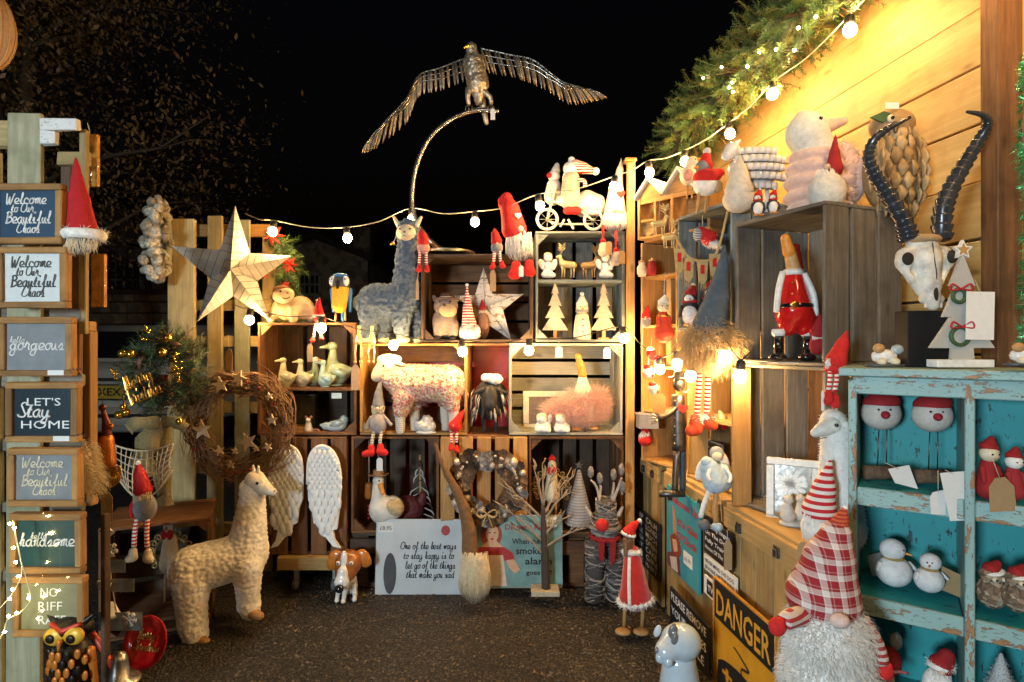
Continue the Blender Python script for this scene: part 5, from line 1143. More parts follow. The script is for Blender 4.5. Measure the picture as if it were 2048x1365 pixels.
gnome('big gnome with bent red felt hat and long grey beard', 2.50, (1036, 512), [(1028, 458, 25), (1020, 420, 18), (1013, 396, 10), (1003, 402, 6), (1001, 414, 3)], RED, nose=(1040, 462, 7), beard=(1038, 462, 528, 44, 56, GFLUFF, 260, 1.0), body=(1036, 495, 22, 20), boots=[(1032, 546, -6, 12), (1058, 542, 4, 11)], heart=(1036, 436, 6, WHITE), tags=[(1042, 545, 9, 22, -22, (1040, 530), CARD)], res=40)
W_WASH = chipped('whitewashed_wood', (0.60, 0.56, 0.52), (0.35, 0.22, 0.12), 0.56, .7, 20)
def white_star():
    f = Fig('wooden_star', 'whitewashed five point wooden star leaning inside the dark crate', 'star', 985, 678, 2.62, lean=0.0); o_ = [(967, 536), (1047, 588), (1022, 678), (934, 672), (912, 592)]
    poly = [(967, 536), (985, 588), (1046, 588), (1006, 620), (1022, 680), (972, 646), (932, 676), (948, 622), (910, 592), (950, 590)]; f.plate('star', poly, 0, 9, W_WASH)
    for i in range(0, 10, 2): a = poly[i]; f.tube('ridge', [(a[0], a[1], -1), (972, 612, -2)], 1.2, W_WASH, 5)
white_star()
def bulldog():
    f = Fig('bulldog_figure', 'grey and tan bulldog figure in a small hat', 'dog', 893, 683, 2.56); g1 = plain('bulldog_grey', (0.22, 0.17, 0.15), .5, var=.3); t1 = plain('bulldog_tan', (0.60, 0.42, 0.22), .5)
    f.sdf('body', [(890, 640, 0, 25, 892, 655, 4, 22), (878, 650, -10, 11, 877, 678, -12, 8), (908, 650, -10, 11, 908, 678, -12, 8)], g1, 6, 34); f.sdf('head', [(893, 612, -10, 24, 20, 18), (898, 620, -20, 17, 14, 12)], g1, 5, 28); fc = f.sdf('muzzle', [(898, 622, -26, 16, 13, 9), (906, 624, -28, 10, 9, 8)], t1, 5, 26)
    f.ball('nose', 893, 612, -36, 3, EYE, parent=fc)
    for s_ in (-1, 1): f.sdf('ear', [(893+s_*20, 600, -6, 6, 893+s_*25, 594, -6, 3)], g1, 2, 14); f.ball('eye', 893+s_*10, 605, -27, 2.2, EYE, n=1)
    h = f.lathe('hat', 893, 598, -8, [(24, -2), (25, 0), (12, 2), (11, 10), (2, 11)], plain('brown_felt', (0.10, 0.05, 0.035), .8), 20); f.lathe('hat_band', 893, 599, -8, [(12.6, 2), (12.6, 5)], CREAM, 18, parent=h); f.sdf('boots', [(877, 676, -14, 9, 7, 10), (908, 676, -14, 9, 7, 10)], BLACK, 1, 22)
bulldog()
gnome('gnome with tall red and white striped cone hat and white beard', 2.54, (940, 684), [(938, 648, 15), (935, 615, 9), (934, 590, 4), (934, 572, 2)], STRIPE_S, nose=(938, 652, 5), beard=(940, 650, 684, 34, 42, FLUFF, 170), body=(940, 668, 20, 16), bodym=FLUFF, pom=(934, 570, 3.5), tags=[(958, 662, 7, 8, -20, None, CARD)])
gnome('little gnome in dark red hat in front of the wooden star', 2.60, (966, 680), [(965, 616, 8), (964, 601, 2)], DRED, beard=(966, 618, 636, 12, 14, CREAM, 50), body=(966, 650, 13, 30), bodym=plain('brown_fur', (0.26, 0.13, 0.08), .9))

# ---------------------------------------------------------------- motorbike and the grey painted crate
def motorbike():
    f = Fig('toy_motorbike', 'vintage white toy motorbike with sidecar carrying soft toys', 'toy motorbike', 1140, 462, 2.54); m = plain('cream_enamel', (0.66, 0.61, 0.50), .35, coat=.3)
    for x, y, r in ((1094, 440, 20), (1186, 442, 18)):
        w = f.tube('wheel', [(x+r*math.cos(a), y+r*math.sin(a), -6) for a in [k*2*pi/20 for k in range(21)]], 3, m, 8); f.add('hub', tube(f.Lp([(x, y, -10), (x, y, -2)]), 4*f.s, 10), STEEL, parent=w)
        for k in range(8): a = k*pi/4; f.tube('spoke', [(x, y, -6), (x+r*math.cos(a), y+r*math.sin(a), -6)], .6, STEEL, 4, parent=w)
    for q in ([(1094, 440, -12), (1104, 400, -10), (1110, 380, -8)], [(1106, 405, -6), (1140, 412, -6), (1186, 442, -6)], [(1094, 440, 2), (1120, 448, 0), (1186, 448, 0)], [(1120, 455, -8), (1128, 440, -6)], [(1146, 460, -8), (1136, 440, -6)], [(1100, 380, -16), (1110, 378, -6), (1112, 380, 10)]): f.tube('frame_tube', q, 2.2, m, 8, 3)
    f.sdf('fuel_tank', [(1122, 402, -4, 10, 1142, 408, -4, 9)], m, 3, 22); f.ball('headlamp', 1096, 400, -8, 8, m); f.sdf('sidecar', [(1176, 398, 10, 20, 1196, 402, 10, 16), (1170, 410, 10, 22, 1196, 414, 10, 16)], m, 8, 30); f.sdf('mudguard', [(1186, 426, -6, 18, 6, 6)], m, 2, 20)
    f = Fig('santa_toy', 'soft Santa toy riding the white motorbike', 'santa toy', 1142, 425, 2.54); f.sdf('body', [(1140, 400, 0, 20, 1142, 358, 0, 17)], plain('oatmeal_plush', (0.48, 0.40, 0.30), .95, bump=.6), 5, 30); f.sdf('head', [(1140, 338, -2, 14)], FLUFF, 2, 18)
    h = f.sdf('hat', [(1150, 332, 0, 13, 1166, 336, 0, 11), (1166, 336, 0, 11, 1184, 342, -2, 7)], STRIPE_V, 3, 24); f.ball('pompom', 1191, 343, -2, 8, FLUFF, parent=h); f.sdf('boots', [(1136, 424, -12, 11, 8, 10), (1150, 424, -12, 12, 8, 10)], RED, 2, 22); f.tube('arm', [(1152, 362, -10), (1166, 366, -16), (1168, 378, -18)], 4, STRIPE_V, 8, 3); f.beard('beard', 1140, 342, 370, 22, 30, FLUFF, 90); f.ball('bobble', 1143, 320, 0, 7, FLUFF)
    f = Fig('snowman_toy', 'small white snowman toy with red nose behind the handlebars', 'snowman toy', 1106, 412, 2.58); f.sdf('body', [(1106, 392, 4, 18, 1108, 370, 4, 14)], WHITE, 5, 26); f.sdf('head', [(1108, 352, 2, 12)], WHITE, 2, 18); f.ball('nose', 1098, 353, -9, 5.5, RED); f.sdf('hat', [(1112, 340, 2, 9, 1114, 330, 2, 5)], GFLUFF, 2, 18)
motorbike()
gnome('white gnome with red heart on its tall pale hat', 2.50, (1232, 466), [(1230, 420, 22), (1232, 380, 14), (1240, 340, 6), (1243, 318, 2)], plain('pale_knit', (0.60, 0.53, 0.46), .95, bump=.8, bscale=200), nose=(1226, 424, 6), beard=(1230, 424, 466, 42, 54, FLUFF, 220, 1.0), body=(1230, 448, 22, 18), heart=(1238, 393, 8, RED), res=40)
def angel(label, x, y, Z, s_):
    f = Fig('cherub_figure', label, 'cherub', x, y, Z, group='little white cherubs'); f.sdf('body', [(x, y-8*s_, 0, 8*s_, x, y-20*s_, 0, 6*s_), (x-6*s_, y-5*s_, -4, 5*s_, x+8*s_, y-4*s_, -6, 4*s_), (x-4*s_, y-20*s_, -4, 3*s_, x+8*s_, y-14*s_, -8, 2.5*s_)], WHITE, 3, 28); f.sdf('head', [(x, y-32*s_, -1, 7*s_)], WHITE, 2, 16); f.sdf('hair', [(x, y-36*s_, 1, 7*s_, 5*s_, 7*s_)], CREAM, 1, 16)
    for q in (-1, 1): f.sdf('wing', [(x+q*9*s_, y-22*s_, 5, 6*s_, 10*s_, 2*s_, q*25)], WHITE, 1, 16)
angel('white cherub at the left end of the upper grey crate shelf', 1096, 556, 2.54, 1.25); angel('white cherub at the right end of the upper grey crate shelf', 1211, 556, 2.54, 1.25)
def deer(label, x, y, Z, s_, dr, m, group=None, legs=True):
    f = Fig('reindeer_figure', label, 'reindeer', x, y, Z, group=group)
    f.sdf('body', [(x+dr*12*s_, y-26*s_, 0, 7*s_, x-dr*10*s_, y-28*s_, 0, 8*s_), (x-dr*12*s_, y-30*s_, 0, 6*s_, x-dr*17*s_, y-42*s_, 0, 4*s_), (x-dr*17*s_, y-44*s_, 0, 4*s_, x-dr*24*s_, y-43*s_, 0, 2.4*s_)], m, 3*s_, 32)
    for q in (12, 6, -8, -13): f.tube('leg', [(x+dr*q*s_, y-26*s_, (-3 if q in (12, -13) else 3)*s_), (x+dr*(q+1)*s_, y-12*s_, 0), (x+dr*q*s_, y, 0)], [3*s_, 1.7*s_, 1.4*s_], m, 6)
    for q in (-1, 1):
        b0 = (x-dr*16*s_, y-47*s_, q*2*s_); g_ = [[b0, (b0[0]+dr*4*s_, b0[1]-10*s_, q*6*s_), (b0[0]-dr*2*s_, b0[1]-22*s_, q*9*s_)]]
        for t in (.4, .65, .85): bx, by, bd = b0[0]+dr*3*s_, b0[1]-22*s_*t, q*7*s_; g_.append([(bx, by, bd), (bx-dr*8*s_, by-5*s_, bd+q*2)]); g_.append([(bx, by, bd), (bx+dr*7*s_, by-6*s_, bd+q*2)])
        f.add('antler', J(*[tube(f.Lp(p), 1.1*s_*f.s, 5) for p in g_]), m)
    return f
deer('gilded reindeer figure on the upper grey crate shelf', 1136, 555, 2.56, 0.95, 1, plain('pale_gold', (0,)*3)); deer('slim tan reindeer figure beside the right cherub', 1178, 555, 2.60, 0.9, -1, TAN)
for lb, x, y0, y1, m in (('cream bell ornament with red cap hanging from the white gnome', 1206, 458, 500, CREAM), ('grey pompom ornament on red cord hanging at the crate corner', 1232, 470, 518, plain('taupe_plush', (0.42, 0.34, 0.28), .95))):
    f = Fig('hanging_ornament', lb, 'ornament', x, y1+8, 2.45, group='ornaments hanging by the white gnome'); f.tube('cord', [(x, y0-8, 0), (x, y1-14, 0)], 2.5, RED, 6); f.sdf('body', [(x, y1-8, 0, 8, x, y1+4, 0, 10)], m, 3, 22); f.sdf('cap', [(x, y1-18, 0, 6, 5, 6)], RED, 1, 14); f.tag(x+10, y1-2, 12, 26, -12, (x+3, y1-14), TAN)
W_TREE = wood('tree_wood', (0.48, 0.40, 0.28), (0.66, 0.58, 0.44))
def ply_tree(label, x, y, w, h, Z, tiers=4, trunk=.16):
    f = Fig('wooden_tree', label, 'wooden tree', x, y, Z, group='cut-out wooden trees'); y1 = y-h*trunk; L_, R_ = [], []; top = y-h
    for i in range(tiers):
        a = top+(y1-top)*(i+1)/tiers; ww = w/2*(i+1)/tiers*(1 if i else 1.15); nx = w/2*(i+1)/tiers*.48; R_ += [(x+ww, a), (x+nx, a-h*.01)]; L_ += [(x-ww, a), (x-nx, a-h*.01)]
    R_ = R_[:-1]; L_ = L_[:-1]; f.plate('tree', [(x, top)]+R_+L_[::-1], -3, 3, W_TREE); f.box('trunk', x-w*.07, y1, x+w*.07, y-4, -3, 3, TAN); f.box('base', x-w*.24, y-4, x+w*.24, y, -8, 8, TAN)
yb = 682+(HC-P(0, 684, 2.5).z-.011)*F/2.56
ply_tree('cut-out wooden tree left of the wooden snowman', 1110, yb, 52, 116, 2.56); ply_tree('cut-out wooden tree right of the wooden snowman', 1207, yb, 52, 116, 2.56)
f = Fig('wooden_snowman', 'cream wooden snowman with bobble hat between two wooden trees', 'snowman', 1164, yb, 2.54)
f.lathe('body', 1164, yb, 0, [(17, 0), (18, 6), (16, 30), (13, 48), (10, 52)], CREAM, 20); f.sdf('head', [(1164, yb-62, 0, 12.5)], CREAM, 2, 18); h = f.sdf('hat', [(1164, yb-72, 0, 12, 1164, yb-82, 0, 6)], GFLUFF, 3, 20); f.ball('pompom', 1164, yb-91, 0, 4.5, FLUFF, parent=h); f.lathe('scarf', 1164, yb-54, 0, [(12, 0), (13.5, 3), (12, 6)], GREYF, 18); f.sdf('nose', [(1164, yb-61, -12, 2.5, 1162, yb-60, -19, 1)], ORANGE, 1, 12)
for i in range(3): f.ball('button', 1164, yb-40+i*12, -15.5-i*.5, 2, EYE, n=1)
for s_ in (-1, 1): f.ball('eye', 1164+s_*4.5, yb-65, -11.5, 1.3, EYE, n=1)

# ---------------------------------------------------------------- flowered sheep crate, black sheep, pink duck
def flower_sheep():
    f = Fig('sheep_statue', 'sheep statue covered in tiny pink and cream flowers', 'sheep', 845, 864, 2.53); fl = speckle('tiny_flowers', [(0.72, 0.56, 0.44), (0.62, 0.26, 0.20), (0.74, 0.66, 0.52), (0.66, 0.36, 0.28), (0.55, 0.12, 0.10), (0.40, 0.42, 0.15), (0.72, 0.50, 0.36)], 160)
    b_ = f.sdf('fleece', [(815, 765, 0, 36, 895, 768, 0, 38), (800, 760, -2, 30, 775, 748, -6, 22), (812, 790, -16, 22, 805, 818, -16, 16), (828, 790, 16, 20, 826, 812, 16, 15), (900, 790, -14, 22, 906, 812, -14, 14), (888, 790, 18, 20, 888, 808, 18, 13)], fl, 8, 64, disp=(7, 3.5))
    for i, (m) in enumerate((plain('petal_pink', (0.68, 0.34, 0.30), .8), plain('petal_cream', (0.74, 0.64, 0.50), .8), plain('petal_red', (0.55, 0.10, 0.08), .8))):
        me = b_.data; g_ = []; R_ = random.Random(i)
        for _ in range(330):
            v = me.vertices[R_.randrange(len(me.vertices))]; n_ = v.normal; u = n_.orthogonal().normalized(); w = n_.cross(u); c = v.co+n_*0.002; r = R_.uniform(.0045, .0075); V = [c+n_*.001]; Fc = []
            for k in range(10): a = k*pi/5; rr = r*(1 if k % 2 else .55); V.append(c+u*rr*math.cos(a)+w*rr*math.sin(a)+n_*(.003 if k % 2 else 0))
            Fc = [(0, 1+k, 1+(k+1) % 10) for k in range(10)]; g_.append((V, Fc))
        f.add('flowers', J(*g_), m, parent=b_, kind='stuff')
    hd = f.sdf('head', [(776, 732, -10, 21, 764, 745, -12, 15), (764, 745, -12, 14, 757, 752, -14, 11)], CREAM, 6, 32); f.sdf('wool_cap', [(776, 718, -8, 20, 10, 17, -8), (790, 718, -6, 14, 8, 12)], FLUFF, 4, 28, disp=(5, 3)); f.sdf('ear', [(790, 722, -18, 5, 808, 728, -22, 4)], CREAM, 2, 16); f.ball('eye', 774, 730, -30, 2.6, EYE, n=1, parent=hd); f.ball('nostril', 751, 752, -19, 1.4, GREYF, n=1, parent=hd)
    lw = stripes('wrapped_leg', (0.70, 0.64, 0.54), (0.52, 0.42, 0.32), 0.009, duty=.25)
    for x, y, d in ((803, 818, -16), (826, 814, 16), (908, 814, -14), (888, 808, 18)): f.sdf('leg', [(x, y, d, 11, x+1, 858, d, 9)], lw, 2, 22)
    f.sdf('tail', [(926, 780, 0, 10, 932, 792, 0, 6)], fl, 2, 16, disp=(5, 2))
flower_sheep()
gnome('gnome in grey cone hat with red mittens and red felt boots', 2.47, (757, 866), [(757, 808, 12), (757, 790, 8), (760, 768, 4)], GREYF, nose=(757, 816, 4), beard=(757, 810, 836, 24, 22, CFLUFF, 90), body=(757, 845, 18, 22), bodym=plain('pale_grey_felt', (0.34, 0.30, 0.29), .95), arms=[([(745, 832), (738, 845), (736, 858)], 3.5), ([(769, 832), (778, 842), (784, 850)], 3.5)], legs=[(749, 862, 746, 888, 3.5), (764, 862, 762, 886, 3.5)], boots=[(745, 902, -12, 8), (763, 900, 10, 8)], legm=stripes('cream_stripes', (0.62, 0.56, 0.46), (0.25, 0.2, 0.14), .011, duty=.3), tags=[(762, 926, 12, 26, -12, (758, 908), CARD)])
f = Fig('resin_figure', 'small white glazed rock figure under the flowered sheep', 'figure', 850, 867, 2.50)
f.sdf('body', [(852, 852, 0, 20, 14, 14), (854, 840, 0, 11, 9, 10), (834, 848, -3, 6)], plain('glassy_white', (0.62, 0.60, 0.57), .15, coat=.7, bump=.5, bscale=60), 4, 34, disp=(9, 4)); f.sdf('base', [(852, 864, 0, 21, 4, 15)], WHITE, 1, 18)
gnome('little red gnome with striped legs on the crate edge by the sheep', 2.46, (912, 868), [(913, 846, 10), (920, 832, 6), (927, 821, 2)], RED, body=(910, 852, 13, 13), bodym=RED, nose=(908, 850, 5), legs=[(904, 864, 904, 884, 2.8), (914, 864, 914, 884, 2.8)], legm=STRIPE_V, boots=[(903, 894, -1, 5), (914, 898, 2, 5)], tags=[(912, 930, 13, 36, -8, (914, 896), TAN)])
def black_sheep():
    f = Fig('sheep_figure', 'black faced sheep figure with striped feather fleece', 'sheep', 980, 862, 2.56); bk = plain('charcoal_fleece', (0.03, 0.028, 0.027), .9, bump=.6)
    b_ = f.sdf('body', [(980, 810, 4, 30, 982, 790, 4, 32)], bk, 6, 34); f.sdf('face', [(982, 792, -28, 14, 24, 12), (981, 806, -34, 10, 12, 8)], plain('soft_black', (0.014, 0.014, 0.015), .6), 4, 28); f.sdf('wool_cap', [(976, 754, -18, 13, 8, 11), (992, 757, -18, 14, 10, 12)], FLUFF, 5, 26, disp=(5, 2.5))
    for s_ in (-1, 1): f.sdf('ear', [(982+s_*16, 778, -22, 5, 982+s_*32, 784, -20, 3)], bk, 2, 16)
    ms = [plain('feather_white', (0.52, 0.47, 0.40), .7), bk, plain('feather_taupe', (0.22, 0.18, 0.14), .8)]
    for i in range(70):
        a = RD.uniform(-1, 1); t = RD.random(); x = 982+36*math.sin(a*1.5)*(0.9+.1*t); y = 772+56*t; d = -36*math.cos(a*1.3)*.8+2
        if abs(a) < .38 and t < .62: continue
        f.tube('feather', [(x, y, d), (x+6*a, y+10, d-4), (x+9*a, y+24, d-3)], [1, 2.6, .5], RD.choice(ms), 5, 0, flat=.35)
    for x in (968, 992): f.tube('leg', [(x, 838, 0), (x, 860, 0)], 4, bk, 8); f.sdf('foot', [(x, 860, -2, 5, 3, 6)], bk, 1, 12)
black_sheep()
def pink_duck():
    f = Fig('duck_figure', 'wooden duck with raised beak wearing a pink feather tutu', 'duck', 1165, 862, 2.55); pk = plain('pink_feather', (0.74, 0.36, 0.30), .9, sheen=.3); pk2 = plain('pale_pink_feather', (0.76, 0.50, 0.42), .9, sheen=.3)
    f.sdf('body', [(1168, 820, 0, 26, 1167, 790, 0, 20), (1167, 790, 0, 19, 1165, 756, 0, 9)], plain('pale_duck', (0.68, 0.66, 0.50), .5), 5, 32); f.sdf('beak', [(1165, 750, -2, 8, 1160, 728, -4, 8), (1160, 728, -4, 7, 1155, 712, -6, 6)], ORANGE, 3, 26)
    c = f.sdf('tutu_band', [(1150, 820, 0, 44, 22, 28), (1192, 808, 6, 22, 26, 20), (1112, 826, 0, 20, 15, 18), (1170, 798, -6, 26, 14, 18)], pk, 8, 36, disp=(10, 6))
    f.fur('tutu', c, 5200, 20, .3, pk, .2, .8, parent=c); f.fur('tutu', c, 3800, 28, .28, pk2, .15, .9, parent=c)
    for x in (1155, 1180): f.sdf('leg', [(x, 830, 0, 8, x, 852, -2, 7)], TAN, 2, 16); 
    f.sdf('foot', [(1150, 856, -8, 14, 5, 12)], ORANGE, 1, 16); f.sdf('foot', [(1186, 856, -4, 10, 5, 10)], TAN, 1, 16)
pink_duck()
def small_frame():
    f = Fig('photo_frame', 'cream photo frame behind the pink tutu', 'photo frame', 1092, 862, 2.66, lean=-0.1)
    for a in ((1046, 782, 1142, 794), (1046, 848, 1142, 860), (1046, 794.4, 1058, 847.6), (1130, 794.4, 1142, 847.6)): f.box('frame_board', *a, -3, 3, CREAM)
    f.box('picture', 1056, 792, 1132, 850, 0, 2, plain('brown_photo', (0.16, 0.10, 0.06), .5), bevel=0)
small_frame()
for lb, x in (('left of two white cherubs asleep in the pale crate', 1086), ('right of two white cherubs asleep in the pale crate', 1124)):
    f = Fig('cherub_figure', lb, 'cherub', x, 864, 2.50, group='sleeping white cherubs'); f.sdf('body', [(x, 852, 0, 15, 11, 12), (x-10, 857, -6, 7, x+10, 858, -8, 6)], WHITE, 4, 28, disp=(7, 1.5)); f.sdf('head', [(x-3, 838, -4, 10)], WHITE, 2, 16); f.sdf('hair', [(x-3, 833, -2, 10.5, 7, 10)], CREAM, 2, 18, disp=(4, 2)); f.sdf('wing', [(x+12, 840, 5, 6, 12, 3, 20)], WHITE, 1, 16)
for lb, x, y in (('white price ticket hanging at the middle of the pale crate', 1118, 704), ('white price ticket hanging at the right of the pale crate', 1214, 706)):
    f = Fig('price_ticket', lb, 'price ticket', x, y+10, 2.47, group='tickets on the pale crate'); f.tag(x, y, 14, 22, 0, (x, y-20), CARD, 'card'); f.text('lettering', '\u00a315' if x < 1150 else '\u00a38', x-5, x+5, y+4, 6, INK, d=-.6)

# ---------------------------------------------------------------- floor level along the back wall
PBLUE = plain('pale_blue_tin', (0.50, 0.56, 0.60), 0.45, var=0.08, scale=12)
def tin(name, label, x0, x1, y0, y1, Z, mat, cat='sign', lean=-0.09, yaw=0.0, t=3, edge=None):
    f = Fig(name, label, cat, (x0+x1)/2, y1, Z, yaw=yaw, lean=lean)
    f.plate('panel', [(x0, y0), (x1, y0), (x1, y1), (x0, y1)], 0, t, mat)
    if edge: f.tube('rim', [(x0, y0, 0), (x1, y0, 0), (x1, y1, 0), (x0, y1, 0), (x0, y0, 0)], 1.3, edge, 5)
    return f
f = tin('printed_sign', 'pale blue sign about happiness with a red balloon shape, wrapped in film', 750, 925, 1042, 1189, 2.46, PBLUE)
f.box('price_label', 754, 1047, 784, 1068, -.8, -.3, CARD, bevel=0); f.text('lettering', '\u00a38.95', 757, 781, 1063, 8, INK, d=-1)
for s_, a, b, y in (('One of the best ways', 800, 912, 1100), ('to stay happy is to', 806, 908, 1119), ('let go of the things', 810, 910, 1138), ('that make you sad', 812, 908, 1156)): f.script('lettering', s_, a, b, y, 6.5, INK, d=-.7, r=.12)
f.plate('print', [(890+9*math.cos(a), 1064+10*math.sin(a)) for a in [k*pi/10 for k in range(20)]], -.7, -.2, plain('print_red', (0.42, 0.03, 0.03), .5))
f.plate('print', [(779+13*math.cos(a), 1148+40*math.sin(a)) for a in [k*pi/12 for k in range(24)]], -.7, -.2, plain('print_charcoal', (0.03, 0.03, 0.035), .5))
V, Fc = [], []
for i in range(13):
    for j in range(11): V.append(f.L(748+179*i/12, 1040+151*j/10, -3-RD.uniform(0, 1.2)))
for i in range(12):
    for j in range(10): k = i*11+j; Fc.append((k, k+1, k+12, k+11))
f.add('film', (V, Fc), FILM)
f = tin('printed_sign', 'teal retro kitchen sign with a woman in red about the smoke alarm', 947, 1125, 1034, 1176, 2.44, plain('faded_teal', (0.16, 0.30, 0.30), .5, var=.35, scale=9), edge=STEEL)
hair = plain('print_auburn', (0.25, 0.05, 0.025), .6); skin = plain('print_skin', (0.55, 0.33, 0.20), .6); pr = plain('print_crimson', (0.35, 0.02, 0.025), .6)
f.plate('print', [(982+22*math.cos(a), 1072+26*math.sin(a)) for a in [k*pi/9 for k in range(18)]], -.8, -.3, hair); f.plate('print', [(984+13*math.cos(a), 1070+17*math.sin(a)) for a in [k*pi/9 for k in range(18)]], -1.3, -.8, skin)
f.plate('print', [(975, 1084), (993, 1084), (1006, 1096), (962, 1096)], -1.2, -.8, skin); f.plate('print', [(950, 1100), (966, 1094), (1004, 1094), (1026, 1108), (1030, 1122), (1010, 1124), (1004, 1112), (960, 1118), (948, 1130)], -.8, -.3, pr); f.plate('print', [(962, 1112), (1006, 1112), (1014, 1172), (952, 1172)], -.85, -.35, plain('print_apron', (0.56, 0.46, 0.36), .6)); f.plate('print', [(1012, 1122), (1028, 1120), (1040, 1140), (1030, 1148), (1016, 1134)], -.85, -.35, skin)
for x_, y_ in ((979, 1068), (989, 1068)): f.plate('print', [(x_-2.2, y_-1), (x_+2.2, y_-1), (x_+2.2, y_+1), (x_-2.2, y_+1)], -1.7, -1.3, INK)
f.plate('print', [(979, 1079), (989, 1079), (984, 1083)], -1.7, -1.3, pr)
for s_, a, b, y, h, m in (("Dinner's Ready", 1010, 1108, 1062, 11, pr), ('When the', 1024, 1080, 1090, 11, INK), ('smoke', 1032, 1084, 1110, 14, INK), ('alarm', 1050, 1104, 1130, 14, INK), ('goes off!', 1052, 1104, 1150, 9, INK)): f.text('lettering', s_, a, b, y, h, m, d=-.8, bold=.02)
f.box('price_label', 1094, 1036, 1114, 1056, -1, -.4, CARD, bevel=0); f.text('lettering', '\u00a315', 1097, 1111, 1050, 7, INK, d=-1.4)
gnome('gnome with very long bent brown felt hat and shaggy cream beard', 2.34, (950, 1200), [(940, 1106, 17), (938, 1060, 14), (928, 1015, 11), (912, 980, 9), (895, 950, 7), (879, 915, 5), (870, 886, 3)], plain('brown_hat_felt', (0.20, 0.10, 0.04), .95, bump=.6, var=.3), body=(950, 1155, 26, 40), bodym=CFLUFF, beard=(950, 1098, 1202, 48, 66, CFLUFF, 700, .9), res=60)
def cone_heart():
    f = Fig('cone_wreath', 'wreath of frosted pine cones and baubles on the honey crate', 'wreath', 975, 1040, 2.44); ms = [plain('cone_brown', (0.22, 0.12, 0.06), .7, var=.5, scale=90), plain('frosted_cone', (0.34, 0.30, 0.27), .6, var=.5, scale=90), plain('champagne_bauble', (0.58, 0.50, 0.40), .3, .3, bump=0), plain('dark_cone', (0.07, 0.045, 0.03), .7)]
    f.tube('ring', [(975+50*math.cos(a), 966-52*math.sin(a)+(10 if math.sin(a) > .9 else 0), 4) for a in [k*2*pi/24 for k in range(25)]], 8, TWIG, 8)
    for i in range(96):
        a = i/96*2*pi; r = (44, 60, 70)[i % 3]+RD.uniform(-4, 4); notch = 1-.22*math.exp(-((a-pi/2)/.35)**2)+.12*math.exp(-((a-1.5*pi)/.3)**2); x, y = 975+r*math.cos(a)*1.02, 966-r*math.sin(a)*notch*1.0; m = ms[RD.choice((0, 0, 0, 1, 1, 3, 3, 2))]; rr = RD.uniform(8, 13)
        if m is ms[2]: f.ball('bauble', x, y, -12, rr*.75, m)
        else: cone(f, x, y, -12, rr, m)
    for i in range(24): a = RD.uniform(0, 6.28); f.ball('berry', 975+60*math.cos(a), 966+60*math.sin(a), -20, 3, ms[2], n=1)
def cone(f, x, y, d, r, m):
    """an open pine cone facing outwards: rings of scales"""
    g_ = []; c = f.L(x, y, d); u = Vector((RD.uniform(-.5, .5), -1, RD.uniform(-.5, .5))).normalized(); a1 = u.orthogonal().normalized(); b1 = u.cross(a1)
    for ring in range(4):
        n = 8-ring; z = (ring-1)*r*.34*f.s; R0 = r*f.s*(1.0-.22*ring)
        for k in range(n):
            w = 2*pi*k/n+ring*.5; dd = a1*math.cos(w)+b1*math.sin(w); p = c+u*z; t = dd.cross(u)*R0*.33; V = [p-t*.6, p+t*.6, p+dd*R0+t+u*R0*.28, p+dd*R0*1.12+u*R0*.36, p+dd*R0-t+u*R0*.28, p+dd*R0*.6+u*R0*.05]
            g_.append((V, [(0, 1, 5), (1, 2, 5), (2, 3, 5), (3, 4, 5), (4, 0, 5)]))
    f.add('pine_cone', J(*g_), m, smooth=False)
cone_heart()
def twig_tree():
    f = Fig('twig_tree', 'dark twig tree with frosted branch tips on a pale square base', 'twig tree', 1088, 1186, 2.38); bk = plain('dark_bark', (0.06, 0.04, 0.03), .8); wt = plain('frosted_twig', (0.34, 0.26, 0.18), .7)
    f.box('base', 1062, 1176, 1118, 1186, -18, 18, plain('pale_base', (0.5, 0.42, 0.30), .6)); f.tube('trunk', [(1092, 1178, 0), (1090, 1120, 0), (1087, 1060, 0), (1086, 1010, 0)], [9, 8, 6, 4], bk, 10, 4)
    R_ = random.Random(5)
    for (x, y, ex, ey) in ((1088, 1110, 1025, 1055), (1088, 1085, 1005, 1015), (1087, 1040, 995, 965), (1086, 1010, 1065, 925), (1086, 1010, 1110, 930), (1087, 1030, 1140, 960), (1088, 1070, 1140, 1030), (1090, 1095, 1168, 1055), (1087, 1015, 1085, 925), (1088, 1060, 1030, 1010), (1087, 1045, 1135, 985)):
        d1 = R_.uniform(-30, 30); mx, my = (x+ex)/2, (y+ey)/2-6; b_ = f.tube('branch', [(x, y, 0), (mx, my, d1*.5), (ex, ey, d1)], [3, 1.8, .6], wt, 6, 4)
        for k in range(6):
            t = R_.uniform(.35, .95); bx, by, bd = x+(ex-x)*t, y+(ey-y)*t-6*math.sin(pi*t), d1*t; s_ = R_.choice([-1, 1]); f.tube('twig', [(bx, by, bd), (bx+(ex-x)*.14+s_*6, by-R_.uniform(4, 14), bd+R_.uniform(-8, 8)), (bx+(ex-x)*.26+s_*4, by-R_.uniform(12, 26), bd)], [1.3, 1, .4], wt, 5, 2, parent=b_)
twig_tree()
